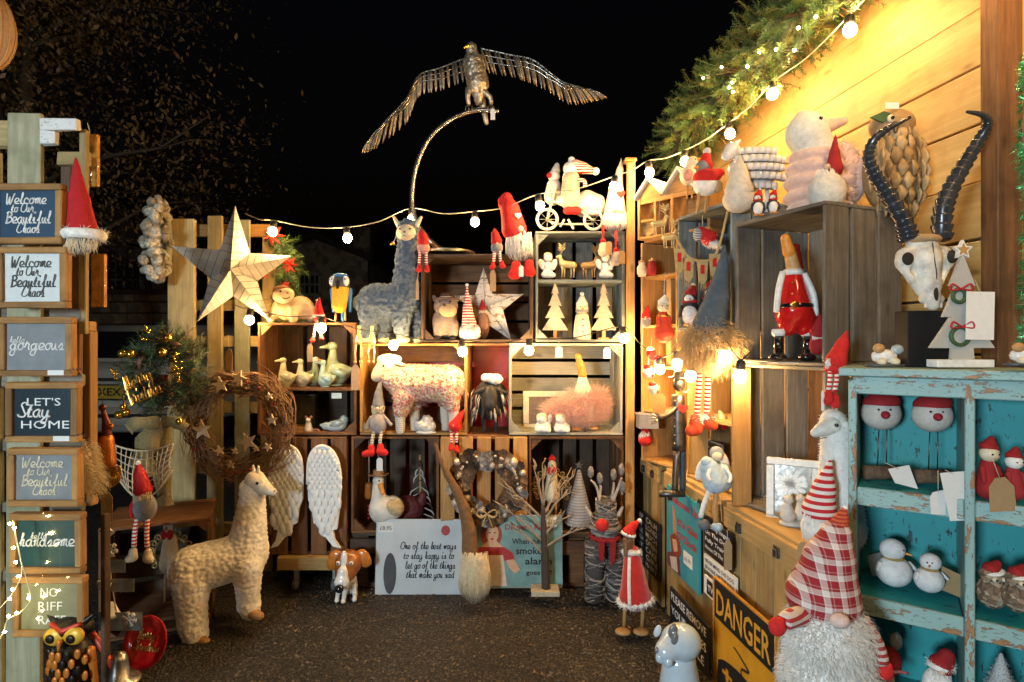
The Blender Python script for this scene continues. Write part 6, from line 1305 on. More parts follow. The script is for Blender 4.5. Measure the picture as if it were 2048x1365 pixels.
def silver_tree():
    f = Fig('cone_tree', 'silver grey wrapped cone tree topped with a star', 'cone tree', 1158, 1046, 2.56); m = stripes('grey_wrap', (0.34, 0.34, 0.36), (0.20, 0.20, 0.22), .012, duty=.35)
    f.lathe('cone', 1158, 1046, 0, [(30, 0), (30, 3), (16, 55), (4, 104), (1, 108)], m, 24); f.plate('star', [(1158+u, 930-v) for u, v in star_poly((0, 0), 9, 4)], -2, 2, STEEL); f.box('foot', 1150, 1042, 1166, 1048, -6, 6, TAN)
    f = Fig('fabric_tree', 'white ragged fabric tree with dark ribbon at the back of the dark crate', 'fabric tree', 842, 1046, 2.64); wt = plain('pale_cloth', (0.5, 0.48, 0.46), .95, bump=.5); dk = plain('plum_cloth', (0.10, 0.05, 0.05), .95)
    f.tube('pole', [(842, 1046, 0), (840, 910, 0)], 2.5, TAN, 6)
    for i in range(9):
        y = 920+i*13; w = 4+i*3
        for s_ in (-1, 1): f.tube('rag', [(840, y, -3), (840+s_*w, y+9, -8), (840+s_*w*1.15, y+20, -6)], [2, 5, 1.5], wt if i % 3 else dk, 5, 2, flat=.35)
    f.box('foot', 832, 1042, 852, 1048, -6, 6, TAN)
    f = Fig('turkey_figure', 'dark red rounded bird figure behind the cowboy duck', 'bird', 818, 1052, 2.62); f.sdf('body', [(818, 1018, 0, 30, 28, 24)], plain('maroon', (0.12, 0.02, 0.02), .6, bump=.5), 3, 26, disp=(8, 2)); f.sdf('head', [(846, 990, 0, 8, 842, 1004, 0, 10)], plain('maroon', (0,)*3), 3, 18)
    for x in (808, 828): f.tube('leg', [(x, 1040, 0), (x, 1053, 0)], 3, TAN, 6)
silver_tree()
def cowboy_duck():
    f = Fig('duck_figure', 'white duck figure wearing a small brown cowboy hat', 'duck', 768, 1050, 2.53); wh = plain('duck_white', (0.62, 0.60, 0.55), .6, var=.2, scale=20)
    f.sdf('body', [(766, 1020, 0, 27, 784, 1016, 0, 24), (760, 1010, -4, 18, 757, 968, -6, 10)], wh, 8, 36); f.sdf('wing', [(790, 1012, -12, 20, 16, 14, 15)], plain('wheat_fleece', (0.46, 0.36, 0.20), .9, bump=.8, bscale=160), 3, 24, disp=(4, 2)); f.sdf('head', [(758, 960, -6, 11)], wh, 2, 18); f.sdf('beak', [(764, 968, -12, 6, 769, 982, -16, 4)], ORANGE, 2, 18); f.ball('eye', 762, 958, -16, 1.8, EYE, n=1)
    h = f.lathe('hat', 758, 950, -4, [(20, 2), (21, 4), (12, 0), (11, 4), (10, 12), (7, 13), (.5, 10)], plain('hat_leather', (0.22, 0.12, 0.06), .7), 22)
    for x in (760, 778): f.tube('leg', [(x, 1040, 0), (x, 1050, 0)], 4, ORANGE, 8)
    f = Fig('amber_ornament', 'amber glass ornament hanging in the dark crate beside the duck', 'ornament', 738, 1010, 2.56); f.sdf('body', [(738, 972, 0, 8, 738, 990, 0, 9)], plain('amber_glass', (0.35, 0.12, 0.02), .15, coat=.5, bump=0), 3, 18); f.tube('cord', [(738, 965, 0), (738, 880, 0)], .7, TWINE, 5)
    for i in range(4): f.ball('bead', 738, 1012+i*8, 0, 3.5, DRED, n=1)
cowboy_duck()
def wicker_deer():
    f = Fig('wicker_reindeer', 'grey wicker reindeer with red nose and red scarf', 'reindeer', 1208, 1200, 2.36); m = plain('grey_wicker', (0.20, 0.19, 0.185), .8, var=.3, scale=80); m2 = plain('pale_wicker', (0.42, 0.37, 0.31), .8)
    def weave(cx, y0, y1, r, n, part, r1=None, d=0):
        q = f.lathe(part, cx, y1, d, [(r*.84, 0), ((r1 or r)*.84, y1-y0)], plain('wicker_core', (0.07, 0.065, 0.06), .9), 14); ps = []
        for i in range(n):
            a0 = RD.uniform(0, 6.28); y = RD.uniform(y0, y1); s_ = RD.choice([-1, 1]); sl = RD.uniform(-26, 26); ps.append([f.L(cx+r*math.cos(a0+s_*k*.35), min(max(y+sl*k/8, y0), y1), d+r*math.sin(a0+s_*k*.35)) for k in range(9)])
        h_ = len(ps)//3; f.strands('canes', ps[h_:], 1.6, m, q, 4); f.strands('canes', ps[:h_], 1.8, m2, q, 4)
    weave(1190, 1080, 1198, 20, 70, 'leg'); weave(1230, 1080, 1196, 19, 70, 'leg'); weave(1209, 1030, 1082, 27, 60, 'head', 24); weave(1212, 998, 1030, 20, 40, 'crown', 14)
    f.tube('rim', [(1209+30*math.cos(a), 1052, 30*math.sin(a)) for a in [k*2*pi/20 for k in range(21)]], 4, m, 7); f.ball('nose', 1199, 1041, -30, 13, plain('red_pompom', (0.58, 0.02, 0.02), .9, bump=.6)); f.plate('scarf_end', [(1192, 1072), (1204, 1072), (1202, 1112), (1193, 1104)], -34, -30, DRED); f.plate('scarf_end', [(1214, 1072), (1226, 1072), (1224, 1108), (1216, 1120)], -34, -30, DRED); f.tube('scarf', [(1209+27*math.cos(a), 1072, 27*math.sin(a)) for a in [k*2*pi/16 for k in range(17)]], 5, DRED, 8)
    for (x0, x1, y1) in ((1200, 1182, 945), (1198, 1200, 958), (1222, 1228, 950), (1224, 1244, 940), (1226, 1246, 975)):
        f.tube('antler', [(x0, 1005, 0), ((x0+x1)/2+3, 975, 4), (x1, y1+16, 4)], [3, 2.6, 2], m2, 6, 3); f.sdf('bud', [(x1, y1, 4, 6, 12, 6)], m, 1, 16, disp=(5, 2))
    for q in (-1, 1): f.sdf('ear', [(1209+q*28, 1030, 0, 5, 1209+q*36, 1016, 2, 3)], m2, 2, 14)
wicker_deer()
def coat_bird():
    f = Fig('duck_figure', 'wooden bird in red fur trimmed coat and Santa hat', 'bird', 1266, 1268, 2.12); m = plain('brown_root', (0.16, 0.07, 0.03), .5)
    ct = f.sdf('coat', [(1264, 1105, 0, 15, 1270, 1190, 0, 30), (1250, 1190, -6, 12), (1288, 1188, -4, 12)], plain('red_velvet', (0.50, 0.012, 0.012), .9, sheen=.5), 6, 40); hem = f.sdf('hem', [(1270+32*math.cos(a), 1200-4*math.cos(a), 29*math.sin(a), 5) for a in [k*pi/9 for k in range(18)]], FLUFF, 3, 34); f.fur('fluff', hem, 500, 7, .7, FLUFF, .3, .6, parent=hem)
    cl = f.sdf('collar', [(1263+15*math.cos(a), 1104+3*math.sin(a), 14*math.sin(a), 5) for a in [k*pi/7 for k in range(14)]], FLUFF, 3, 26); f.fur('fluff', cl, 300, 6, .6, FLUFF, .3, .6, parent=cl)
    st = f.tube('trim', [(1256, 1108, -15), (1253, 1150, -24), (1253, 1198, -30)], 3.5, FLUFF, 8, 4); f.sdf('head', [(1255, 1080, -4, 11, 1258, 1096, -2, 9)], m, 3, 24); f.sdf('beak', [(1250, 1086, -10, 6, 1248, 1104, -16, 4)], m, 2, 18); f.ball('eye', 1252, 1074, -15, 1.6, EYE, n=1)
    h = f.sdf('hat', [(1258, 1064, 0, 13, 1266, 1052, 0, 8), (1266, 1052, 0, 8, 1276, 1044, 0, 4)], RED, 3, 24); f.ball('pompom', 1279, 1041, 0, 4.5, FLUFF, parent=h); hb = f.sdf('hat_band', [(1257+12*math.cos(a), 1068+3*math.cos(a), 11*math.sin(a), 3.6) for a in [k*pi/6 for k in range(12)]], FLUFF, 2, 24, parent=h)
    for x in (1248, 1284): f.tube('leg', [(x+3, 1196, 0), (x, 1252, 0)], 4, TAN, 8); f.sdf('foot', [(x-4, 1258, -10, 16, 6, 14)], TAN, 2, 18)
coat_bird()

# ---------------------------------------------------------------- signs leaning on the chests (turned with the wall)
def zpl(a, px): return a/((px-CX)/F+0.1265)
SBLK = plain('sign_black', (0.012, 0.012, 0.013), .45, bump=.05)
def wsign(label, x0, x1, ytl, ybl, a, mat, cat='sign', t=4):
    f = Fig('wall_sign', label, cat, x0, ybl, zpl(a, x0), yaw=YW)
    A_, B_ = f.L(x0, ytl), f.L(x1, 682); zb = f.L(x0, ybl).z
    f.add('panel', prism([(A_.x, zb), (B_.x, zb), (B_.x, A_.z), (A_.x, A_.z)], 0, t*f.s), mat, smooth=False)
    f.zt, f.zb, f.w = A_.z, zb, B_.x; f.x0, f.x1 = x0, x1; return f
def wtext(f, s_, u0, u1, v, h, mat, bold=.01, script=False, d=-1.0):
    """text in fractions of the panel: u across, v down to the baseline, h capital height"""
    cu = bpy.data.curves.new('t', 'FONT'); cu.body = s_; cu.offset = bold; cu.resolution_u = 2; ob = bpy.data.objects.new('tmp_text', cu); COL.objects.link(ob); bpy.context.view_layer.update()
    me = bpy.data.meshes.new_from_object(ob.evaluated_get(bpy.context.evaluated_depsgraph_get())); bpy.data.objects.remove(ob); bpy.data.curves.remove(cu)
    N = len(me.vertices); co = np.empty(N*3); me.vertices.foreach_get('co', co); co = co.reshape(-1, 3); H_ = f.zt-f.zb; w = co[:, 0].max()-co[:, 0].min()
    out = np.stack([f.w*u0+(co[:, 0]-co[:, 0].min())/w*f.w*(u1-u0), np.full(N, d*f.s), f.zt-H_*v+co[:, 1]*H_*h/.72], 1); me.vertices.foreach_set('co', out.ravel()); me.materials.clear(); me.materials.append(mat); me.update()
    o = bpy.data.objects.new('lettering', me); COL.objects.link(o); o.parent = f.o
def wplate(f, poly, mat, part='print', d0=-.9, d1=-.3):
    H_ = f.zt-f.zb; return f.add(part, prism([(f.w*u, f.zt-H_*v) for u, v in poly], d0*f.s, d1*f.s), mat, smooth=False)
f = wsign('black sign crowded with pale block words on the corner chest', 1268, 1318, 1008, 1110, 0.895, SBLK); sil = plain('silver_ink', (0.45, 0.45, 0.43), .5)
for i, (a, b) in enumerate((('KEEP', 'CALM'), ('SIT', 'LONG'), ('TALK', 'MUCH'), ('LAUGH', 'OFTEN'), ('EAT', 'CAKE'), ('DRINK', 'GIN'), ('BE', 'HAPPY'))): wtext(f, a, .06, .42, .13+i*.135, .085, sil, .02); wtext(f, b, .52, .94, .13+i*.135, .095, sil, .02)
f = wsign('tall turquoise poster with red script and a pin-up figure', 1334, 1398, 968, 1128, 0.888, plain('turquoise_tin', (0.05, 0.30, 0.36), .45, var=.2, scale=8))
for s_, u0, u1, v in (('Welcome Up', .06, .98, .17), ("It's Gin", .36, .96, .40), ("O'Clock", .34, .96, .56)):
    wtext(f, s_, u0, u1, v, .085, plain('poster_red', (0.45, 0.05, 0.06), .5), .03)
wplate(f, [(.20, .22), (.27, .22), (.34, .55), (.24, .60)], plain('print_arm', (0.5, 0.22, 0.12), .6)); wplate(f, [(.12, .60), (.30, .52), (.44, .60), (.48, .72), (.40, .80), (.18, .78)], hair); wplate(f, [(.20, .62), (.34, .60), (.38, .72), (.26, .76)], skin, d0=-1.4, d1=-.9); wplate(f, [(.02, .84), (.20, .78), (.44, .80), (.46, .99), (.02, .99)], plain('print_plum', (0.14, 0.04, 0.05), .6)); wplate(f, [(.12, .86), (.34, .80), (.38, .97), (.18, .98)], plain('print_blouse', (0.5, 0.45, 0.42), .6), d0=-1.4, d1=-.9)
wplate(f, [(.56, .64), (.82, .64), (.82, .79), (.56, .79)], CARD, 'price_label'); wtext(f, '\u00a36.99', .60, .78, .74, .045, INK, .0, d=-1.4)
f = wsign('black and white sign about little fingers above the thin white plaque', 1408, 1464, 1032, 1100, 0.892, SBLK)
for i, s_ in enumerate(('No Dirty Fingers', 'On The Door', 'Fully Trained', 'House Of The Dog')): wtext(f, s_, .06, .94, .22+i*.22, .12, WINK, .01)
f = wsign('thin white plaque with dark printed words under the black sign', 1408, 1472, 1106, 1136, 0.89, CARD)
wtext(f, 'NEVER MIND THE DOG', .05, .95, .45, .26, INK, .01); wtext(f, 'BEWARE OF THE KIDS', .05, .95, .88, .26, INK, .01)
f = wsign('small black and white letter block below the white plaque', 1408, 1430, 1148, 1184, 0.88, CARD); wplate(f, [(.3, .1), (.95, .1), (.95, .9), (.3, .9)], SBLK); wtext(f, 'TV', .4, .9, .68, .35, WINK, .01, d=-1.4)
f = wsign('black sign asking to remove your shoes behind the blue bulldog', 1340, 1418, 1172, 1262, 0.84, SBLK)
for i, (s_, u0, u1) in enumerate((('PLEASE REMOVE', .05, .95), ('YOUR SHOES', .05, .95), ('AND SMILE', .08, .9))): wtext(f, s_, u0, u1, .24+i*.30, .17, WINK, .012)
f = wsign('yellow and black warning sign with a game controller', 1428, 1552, 1153, 1430, 0.86, plain('warning_yellow', (0.60, 0.27, 0.015), .5, var=.2, scale=10), t=6)
wplate(f, [(.02, .01), (.98, .01), (.98, .275), (.02, .275)], SBLK); wtext(f, 'DANGER', .06, .94, .235, .175, plain('danger_orange', (0.66, 0.32, 0.03), .5), .015, d=-1.6)
pad = [(.5+.42*math.cos(a)*(1.0 if abs(math.cos(a)) < .7 else 1.05), .60+.11*math.sin(a)+(.10*abs(math.cos(a))**2 if math.sin(a) > -.2 else 0)) for a in [k*pi/16 for k in range(32)]]
wplate(f, pad, SBLK); yl = plain('warning_yellow', (0,)*3)
for a, b in ((.26, .60), (.26, .60)): wplate(f, [(a-.085, b-.012), (a+.085, b-.012), (a+.085, b+.012), (a-.085, b+.012)], yl, d0=-1.5, d1=-1); wplate(f, [(a-.024, b-.042), (a+.024, b-.042), (a+.024, b+.042), (a-.024, b+.042)], yl, d0=-1.8, d1=-1.5); break
for a, b in ((.72, .575), (.80, .60), (.64, .60), (.72, .625)): wplate(f, [(a+.036*math.cos(t), b+.018*math.sin(t)) for t in [k*pi/6 for k in range(12)]], yl, d0=-1.5, d1=-1)
H_ = f.zt-f.zb; f.add('print', tube(catmull([(f.w*u, -.8*f.s, f.zt-H_*v) for u, v in ((.5, .5), (.5, .45), (.62, .42), (.5, .38), (.38, .355))], 6), 3.0*f.s, 5, .3), SBLK)
f.add('rim', tube([(0, -1*f.s, f.zb), (0, -1*f.s, f.zt), (f.w, -1*f.s, f.zt), (f.w, -1*f.s, f.zb)], 1.6*f.s, 5), W_HONEY)
f = wsign('small chalk style sign reading total cat lover in the honey crate', 1384, 1446, 868, 940, 1.02, SBLK, t=6)
f.add('frame', tube([(0, -1*f.s, f.zb), (0, -1*f.s, f.zt), (f.w, -1*f.s, f.zt), (f.w, -1*f.s, f.zb), (0, -1*f.s, f.zb)], 2.2*f.s, 5), W_GREY)
wtext(f, 'TOTAL', .12, .88, .32, .17, sil, .01); wtext(f, 'CAT', .14, .80, .64, .22, sil, .04); wtext(f, 'LOVER', .14, .9, .92, .17, sil, .01)
def tag_wall(label, x, y0, y1, a, w=16):
    Z = zpl(a, x); f = Fig('kraft_tag', label, 'tag', x, y1, Z); f.tag(x, (y0+y1)/2+10, w, (y1-y0)-20, 0, (x-2, y0), KRAFT, 'card')
tag_wall('long kraft tag hanging by the little fingers sign', 1456, 1060, 1140, 0.86); tag_wall('kraft tag hanging between corner sign and coat bird', 1262, 1010, 1050, 0.87, 12)
def pale_bulldog():
    f = Fig('bulldog_figure', 'glossy pale blue bulldog figure in front of the black sign', 'dog', 1362, 1470, 1.60); m = plain('pale_blue_gloss', (0.46, 0.56, 0.64), .12, coat=.9, bump=0, var=.05)
    f.sdf('body', [(1362, 1380, 6, 42, 1360, 1330, 6, 34), (1340, 1390, -16, 16, 1336, 1455, -18, 13), (1382, 1390, -16, 16, 1386, 1455, -18, 13), (1350, 1400, 36, 16, 1348, 1455, 38, 13), (1382, 1400, 36, 16, 1382, 1455, 38, 13)], m, 12, 44); f.sdf('head', [(1362, 1284, 0, 40, 36, 36), (1328, 1292, -16, 22, 20, 22)], m, 12, 40)
    g2 = plain('grey_gloss', (0.16, 0.16, 0.17), .15, coat=.8, bump=0); f.sdf('ear', [(1340, 1252, -20, 9, 15, 5, 15), (1342, 1266, -26, 7, 14, 5, 8)], g2, 4, 22); f.sdf('ear', [(1316, 1264, 4, 7, 13, 5, 20)], m, 3, 18); f.ball('nose', 1309, 1288, -22, 6, g2); f.sdf('jowl', [(1314, 1302, -24, 9, 11, 8), (1328, 1306, -32, 9, 11, 8)], m, 4, 22)
pale_bulldog()
# ---------------------------------------------------------------- things on the chests and in the right hand crates
def white_frame():
    f = Fig('photo_frame', 'white photo frame with glass leaning inside the grey crate', 'photo frame', 1545, 1046, 1.66, yaw=math.radians(-28), lean=-0.16); t = 16
    a, b = f.L(1532, 915), f.L(1642, 682); H_ = a.z; w = b.x-a.x; x0 = a.x; th = .022; m = plain('frame_white', (0.62, 0.64, 0.63), .4)
    for c, s_ in (((x0+w/2, 0, H_-th/2), (w, .018, th)), ((x0+w/2, 0, th/2), (w, .018, th)), ((x0+th/2, 0, H_/2), (th, .018, H_-2*th-.001)), ((x0+w-th/2, 0, H_/2), (th, .018, H_-2*th-.001))): mk('frame_board', box(c, s_), m, f.o, bevel=.003)
    mk('picture', box((x0+w/2, .003, H_/2), (w-th*1.6, .004, H_-th*1.6)), plain('grey_photo', (0.42, 0.42, 0.38), .15, var=.5, scale=16, bump=.5, bscale=12), f.o)
    for i in range(6): a2 = i*pi/6; mk('bow', box((x0+w*.45, -.001, H_*.62), (w*.62, .003, .012), Matrix.Rotation(a2, 3, 'Y')), plain('satin', (0.6, 0.6, 0.56), .3), f.o)
    f = Fig('cherub_figure', 'white resin figures embracing in front of the photo frame', 'figure', 1590, 1050, 1.58); g_ = plain('pale_stone', (0.52, 0.50, 0.46), .6)
    f.sdf('body', [(1576, 1030, 0, 15, 1574, 1012, 0, 9), (1604, 1030, 2, 14, 1604, 1010, 2, 9)], g_, 4, 30); f.sdf('head', [(1577, 999, -1, 9)], g_, 1, 16); f.sdf('head', [(1602, 998, 1, 9)], g_, 1, 16); f.sdf('base', [(1590, 1046, 0, 32, 7, 20)], g_, 2, 20)
white_frame()
def tall_sheep():
    f = Fig('sheep_statue', 'tall white woolly sheep statue looking left beside the blue cabinet', 'sheep', 1676, 1100, 1.37); m = plain('white_wool', (0.66, 0.67, 0.66), .85, var=.12, scale=40, bump=.6, bscale=110)
    b_ = f.sdf('body', [(1680, 1060, 10, 52, 1682, 980, 10, 40), (1680, 970, 6, 36, 1672, 870, 0, 27), (1672, 860, 0, 28, 1666, 842, 0, 24)], m, 10, 52, disp=(7, 3)); fc = f.sdf('face', [(1656, 850, -10, 20, 1636, 857, -14, 13), (1636, 857, -14, 12, 1622, 863, -16, 9)], plain('sheep_face', (0.60, 0.60, 0.57), .6), 5, 30)
    f.ball('eye', 1656, 846, -30, 4, EYE, parent=fc); f.tube('mouth', [(1616, 870, -22), (1626, 873, -25), (1638, 870, -27)], .9, GREYF, 5, 3, parent=fc); f.sdf('ear', [(1676, 846, -24, 8, 1694, 862, -26, 6)], m, 2, 16); f.fur('fleece', b_, 1500, 6, .6, m, .3, .5, parent=b_)
tall_sheep()
gnome('gnome with red and white diagonal striped hat beside the tall sheep', 1.31, (1634, 1092), [(1638, 1020, 32), (1648, 975, 20), (1660, 925, 5)], stripes('wide_red_stripes', (0.45, 0.012, 0.02), (0.66, 0.62, 0.60), .0155), beard=(1636, 1022, 1092, 60, 70, FLUFF, 420, 1.0), body=(1636, 1055, 32, 36), bodym=FLUFF, res=40)
PLAID = stripes('red_tartan', (0.27, 0.008, 0.014), (0.66, 0.62, 0.58), .030, cross=True); STR2 = stripes('rib_red', (0.52, 0.05, 0.02), (0.40, 0.02, 0.02), .008)
def big_gnome():
    f = Fig('gnome', 'huge gnome with tartan hat and bushy white beard in the right foreground', 'gnome', 1650, 1500, 1.12)
    f.sdf('body', [(1650, 1400, 10, 88, 1650, 1290, 10, 66)], plain('grey_knit', (0.3, 0.27, 0.25), .95), 10, 36); f.sdf('hat', [(1650, 1192, 6, 70, 1662, 1120, 6, 46), (1662, 1120, 6, 46, 1676, 1072, 6, 30)], PLAID, 10, 50); f.sdf('hat_tip', [(1672, 1078, 6, 29, 1684, 1042, 4, 14), (1684, 1042, 4, 14, 1691, 1018, 2, 5)], stripes('orange_knit', (0.50, 0.10, 0.02), (0.34, 0.02, 0.015), .007), 6, 32); f.ball('pompom', 1692, 1016, 2, 5, FLUFF)
    bb = f.sdf('beard_base', [(1650, 1270, -10, 76, 74, 62), (1654, 1350, -6, 84, 74, 66)], FLUFF, 10, 46); f.fur('beard', bb, 9000, 26, .55, FLUFF, .9, .5); f.sdf('nose', [(1638, 1206, -72, 18, 14, 14)], plain('pale_nose', (0.62, 0.46, 0.40), .9), 2, 18)
    for q, e in (([(1596, 1222, -20), (1556, 1213, -50), (1536, 1214, -64)], (1524, 1220)), ([(1712, 1235, -10), (1728, 1270, -30), (1738, 1305, -36)], (1744, 1320))):
        f.tube('sleeve', q, [20, 18, 15], stripes('knit_rows', (0.60, 0.52, 0.48), (0.38, 0.03, 0.035), .013), 12, 4); f.sdf('mitten', [(e[0], e[1], -66 if e[0] < 1600 else -38, 16, 18, 13), (e[0]+6, e[1]-12, -70 if e[0] < 1600 else -42, 6)], RED, 4, 24)
    f.sdf('boot', [(1610, 1480, -40, 30, 22, 40)], RED, 2, 22); f.sdf('boot', [(1690, 1480, -40, 30, 22, 40)], RED, 2, 22)
big_gnome()
zt = P(0, 1500, 1.12).z; o = crate('upturned crate the huge tartan gnome stands on', Vector((.50, 1.0, 0)), 0, .26, zt, .22, W_BROWN, back='h', nb=3)
gnome('red hatted gnome hanging over the corner above the tall sheep', 1.38, (1672, 735), [(1672, 722, 20), (1684, 690, 12), (1693, 664, 3)], RED, beard=(1662, 716, 744, 24, 26, FLUFF, 90), body=(1668, 736, 18, 14), bodym=RED, legs=[(1658, 740, 1652, 780, 4.5), (1672, 740, 1664, 782, 4.5)], legm=STRIPE_V, boots=[(1652, 798, -3, 10), (1664, 804, 0, 10)], tags=[(1640, 800, 6, 40, -10, (1648, 780), CARD)])
def santa_duck():
    f = Fig('duck_figure', 'glossy wooden duck in Santa suit with beak raised high', 'duck', 1592, 722, 1.62)
    f.sdf('suit', [(1588, 620, 0, 36, 1586, 560, 0, 20), (1578, 640, 0, 24, 1576, 652, 0, 20), (1606, 640, 0, 26, 1608, 652, 0, 20)], GLRED, 8, 44); f.lathe('belt', 1587, 616, 0, [(36.5, 0), (37, 3), (36.5, 8)], GLBLACK, 28); f.sdf('buckle', [(1572, 611, -34, 8, 7, 3)], GOLD, 1, 16); f.lathe('collar', 1586, 546, 0, [(17, -6), (20, 0), (17, 7)], WHITE, 20)
    f.tube('trim', [(1562, 545, -8), (1552, 580, -12), (1548, 625, -10)], [6, 6.5, 6], WHITE, 10, 4); f.tube('trim', [(1604, 548, -8), (1618, 590, -16), (1624, 632, -14)], [6, 6.5, 6], WHITE, 10, 4)
    f.sdf('neck', [(1588, 540, 0, 14, 1578, 500, -2, 11)], TAN, 4, 24); f.sdf('beak', [(1576, 505, -4, 12, 1567, 478, -8, 9)], ORANGE, 4, 24); f.sdf('hat', [(1592, 508, 4, 12, 1602, 535, 8, 9), (1594, 494, 4, 8)], plain('glossy_maroon', (0.2, 0.01, 0.01), .2, coat=.6, bump=0), 4, 26)
    for x in (1556, 1614): f.lathe('cuff', x, 672, -2, [(12, 0), (13.5, 7), (12, 14)], WHITE, 18); f.tube('leg', [(x, 672, -2), (x, 705, -2)], 9, GLBLACK, 12); f.sdf('boot', [(x-6, 714, -12, 17, 9, 16)], GLBLACK, 3, 22)
    for y in (568, 590): f.ball('button', 1572, y, -26, 3, GOLD, n=1)
    gnome('dark red gnome toy half hidden behind the crate board', 1.56, (1636, 712), [(1634, 665, 14), (1640, 630, 3)], DRED, beard=(1634, 665, 700, 20, 24, FLUFF, 60), body=(1634, 690, 15, 20), bodym=DRED)
santa_duck()
def grey_gnome():
    f = gnome('gnome with long blue grey knitted hat and shaggy straw beard', 1.84, (1420, 745), [(1420, 650, 34), (1436, 590, 22), (1446, 530, 10), (1449, 490, 3)], plain('denim_knit', (0.075, 0.105, 0.135), .95, bump=.9, bscale=220), body=(1420, 715, 36, 42), bodym=CFLUFF, legs=[(1398, 740, 1390, 835, 5.5), (1414, 740, 1410, 832, 5.5)], boots=[(1388, 854, -10, 14), (1416, 845, 6, 12)], bootm=plain('orange_red_felt', (0.62, 0.06, 0.015), .9), band=None, res=48)
    b_ = f.sdf('beard_base', [(1420, 690, 0, 46, 34, 30)], CFLUFF, 3, 30); f.fur('beard', b_, 2400, 46, .8, plain('straw_fluff', (0.56, 0.38, 0.18), .9), 1.0, .45); f.fur('boot_cuff', f.sdf('cuff', [(1392, 838, -9, 12, 7, 10), (1412, 834, -9, 11, 7, 10)], FLUFF, 2, 22), 300, 8, .7, FLUFF, .3, .6)
grey_gnome()
def bunting():
    f = Fig('hessian_bunting', 'hessian bunting with red letters and tassels across the blue grey crate', 'bunting', 1405, 590, 1.95); hs = plain('hessian_pale', (0.50, 0.36, 0.16), .95, bump=.8, bscale=300)
    f.tube('cord', [(1350, 470, 0), (1372, 510, -2), (1402, 522, -2), (1432, 508, -2), (1456, 420, 0)], 2.6, hs, 6, 5)
    for x, y in ((1358, 500), (1376, 518), (1404, 524), (1428, 510)):
        pl = f.plate('pennant', [(x-11, y-2), (x+11, y-2), (x+9, y+36), (x+2, y+46), (x-7, y+40)], -3, -1, hs); f.box('mark', x-4, y+6, x+4, y+24, -4, -3, RED, parent=pl, bevel=0)
        f.strands('tassel', [[f.L(x-7+k*1.6, y+38, -2), f.L(x-7+k*1.6+RD.uniform(-2, 2), y+50, -3), f.L(x-7+k*1.6+RD.uniform(-3, 3), y+60, -2)] for k in range(9)], .8, hs, pl)
bunting()
def penguin(label, x, y, h, Z, hatm=DRED, group='toy penguins', scarf=DRED):
    f = Fig('penguin_figure', label, 'penguin', x, y, Z, group=group); u = h; bk = plain('penguin_black', (0.02, 0.022, 0.026), .6)
    f.sdf('body', [(x, y-u*.24, 0, u*.22, x, y-u*.5, 0, u*.16)], bk, u*.06, 28); f.sdf('belly', [(x-u*.03, y-u*.26, -u*.09, u*.18, u*.24, u*.15)], WHITE, 2, 22); f.sdf('head', [(x, y-u*.66, 0, u*.16)], bk, 1, 18); f.sdf('face', [(x-u*.04, y-u*.64, -u*.08, u*.12, u*.11, u*.1)], WHITE, 1, 18); f.sdf('beak', [(x-u*.06, y-u*.63, -u*.17, u*.03, x-u*.08, y-u*.62, -u*.24, u*.012)], ORANGE, 1, 12)
    f.sdf('hat', [(x+u*.02, y-u*.78, 0, u*.15, x+u*.06, y-u*.9, 0, u*.08)], hatm, 2, 20); f.ball('pompom', x+u*.08, y-u*.98, 0, u*.05, FLUFF); f.lathe('scarf', x, y-u*.54, 0, [(u*.16, 0), (u*.19, u*.04), (u*.16, u*.08)], scarf, 16)
    for s_ in (-1, 1): f.sdf('wing', [(x+s_*u*.2, y-u*.45, 0, u*.05, x+s_*u*.26, y-u*.22, 0, u*.03)], bk, 1, 16); f.sdf('foot', [(x+s_*u*.1, y-u*.03, -u*.1, u*.09, u*.035, u*.1)], ORANGE, 1, 12)
penguin('smaller toy penguin in dark red hat in the blue grey crate', 1380, 652, 84, 2.02); penguin('larger toy penguin with striped scarf behind the grey gnome', 1424, 655, 104, 2.0)
penguin('small toy penguin with red scarf at the front of the top right crate', 1516, 432, 54, 1.66, RED, scarf=RED); penguin('small dark toy penguin beside the pink bird', 1546, 428, 50, 1.66, RED, scarf=RED)
f = Fig('santa_ornament', 'white and red Santa hat ornament hanging in the blue grey crate', 'ornament', 1412, 500, 2.04); f.sdf('hat', [(1418, 476, 0, 16, 1402, 462, 0, 9)], RED, 4, 22); bb = f.sdf('brim', [(1424+0, 488, 0, 20, 6, 14, 20)], FLUFF, 2, 20); f.fur('fluff', bb, 260, 6, .6, FLUFF, .2, .6); f.sdf('checks', [(1394, 470, -4, 9, 14, 8)], stripes('check_black', (0.6, 0.6, 0.6), (0.02, 0.02, 0.02), .006), 1, 16); f.tube('cord', [(1405, 455, 0), (1405, 430, 0)], .8, TWINE, 5)
gnome('tiny Santa gnome lying at the foot of the blue grey crate', 1.93, (1400, 658), [(1398, 646, 9), (1412, 640, 6)], RED, body=(1390, 650, 11, 8), bodym=FLUFF, nose=(1386, 648, 3))

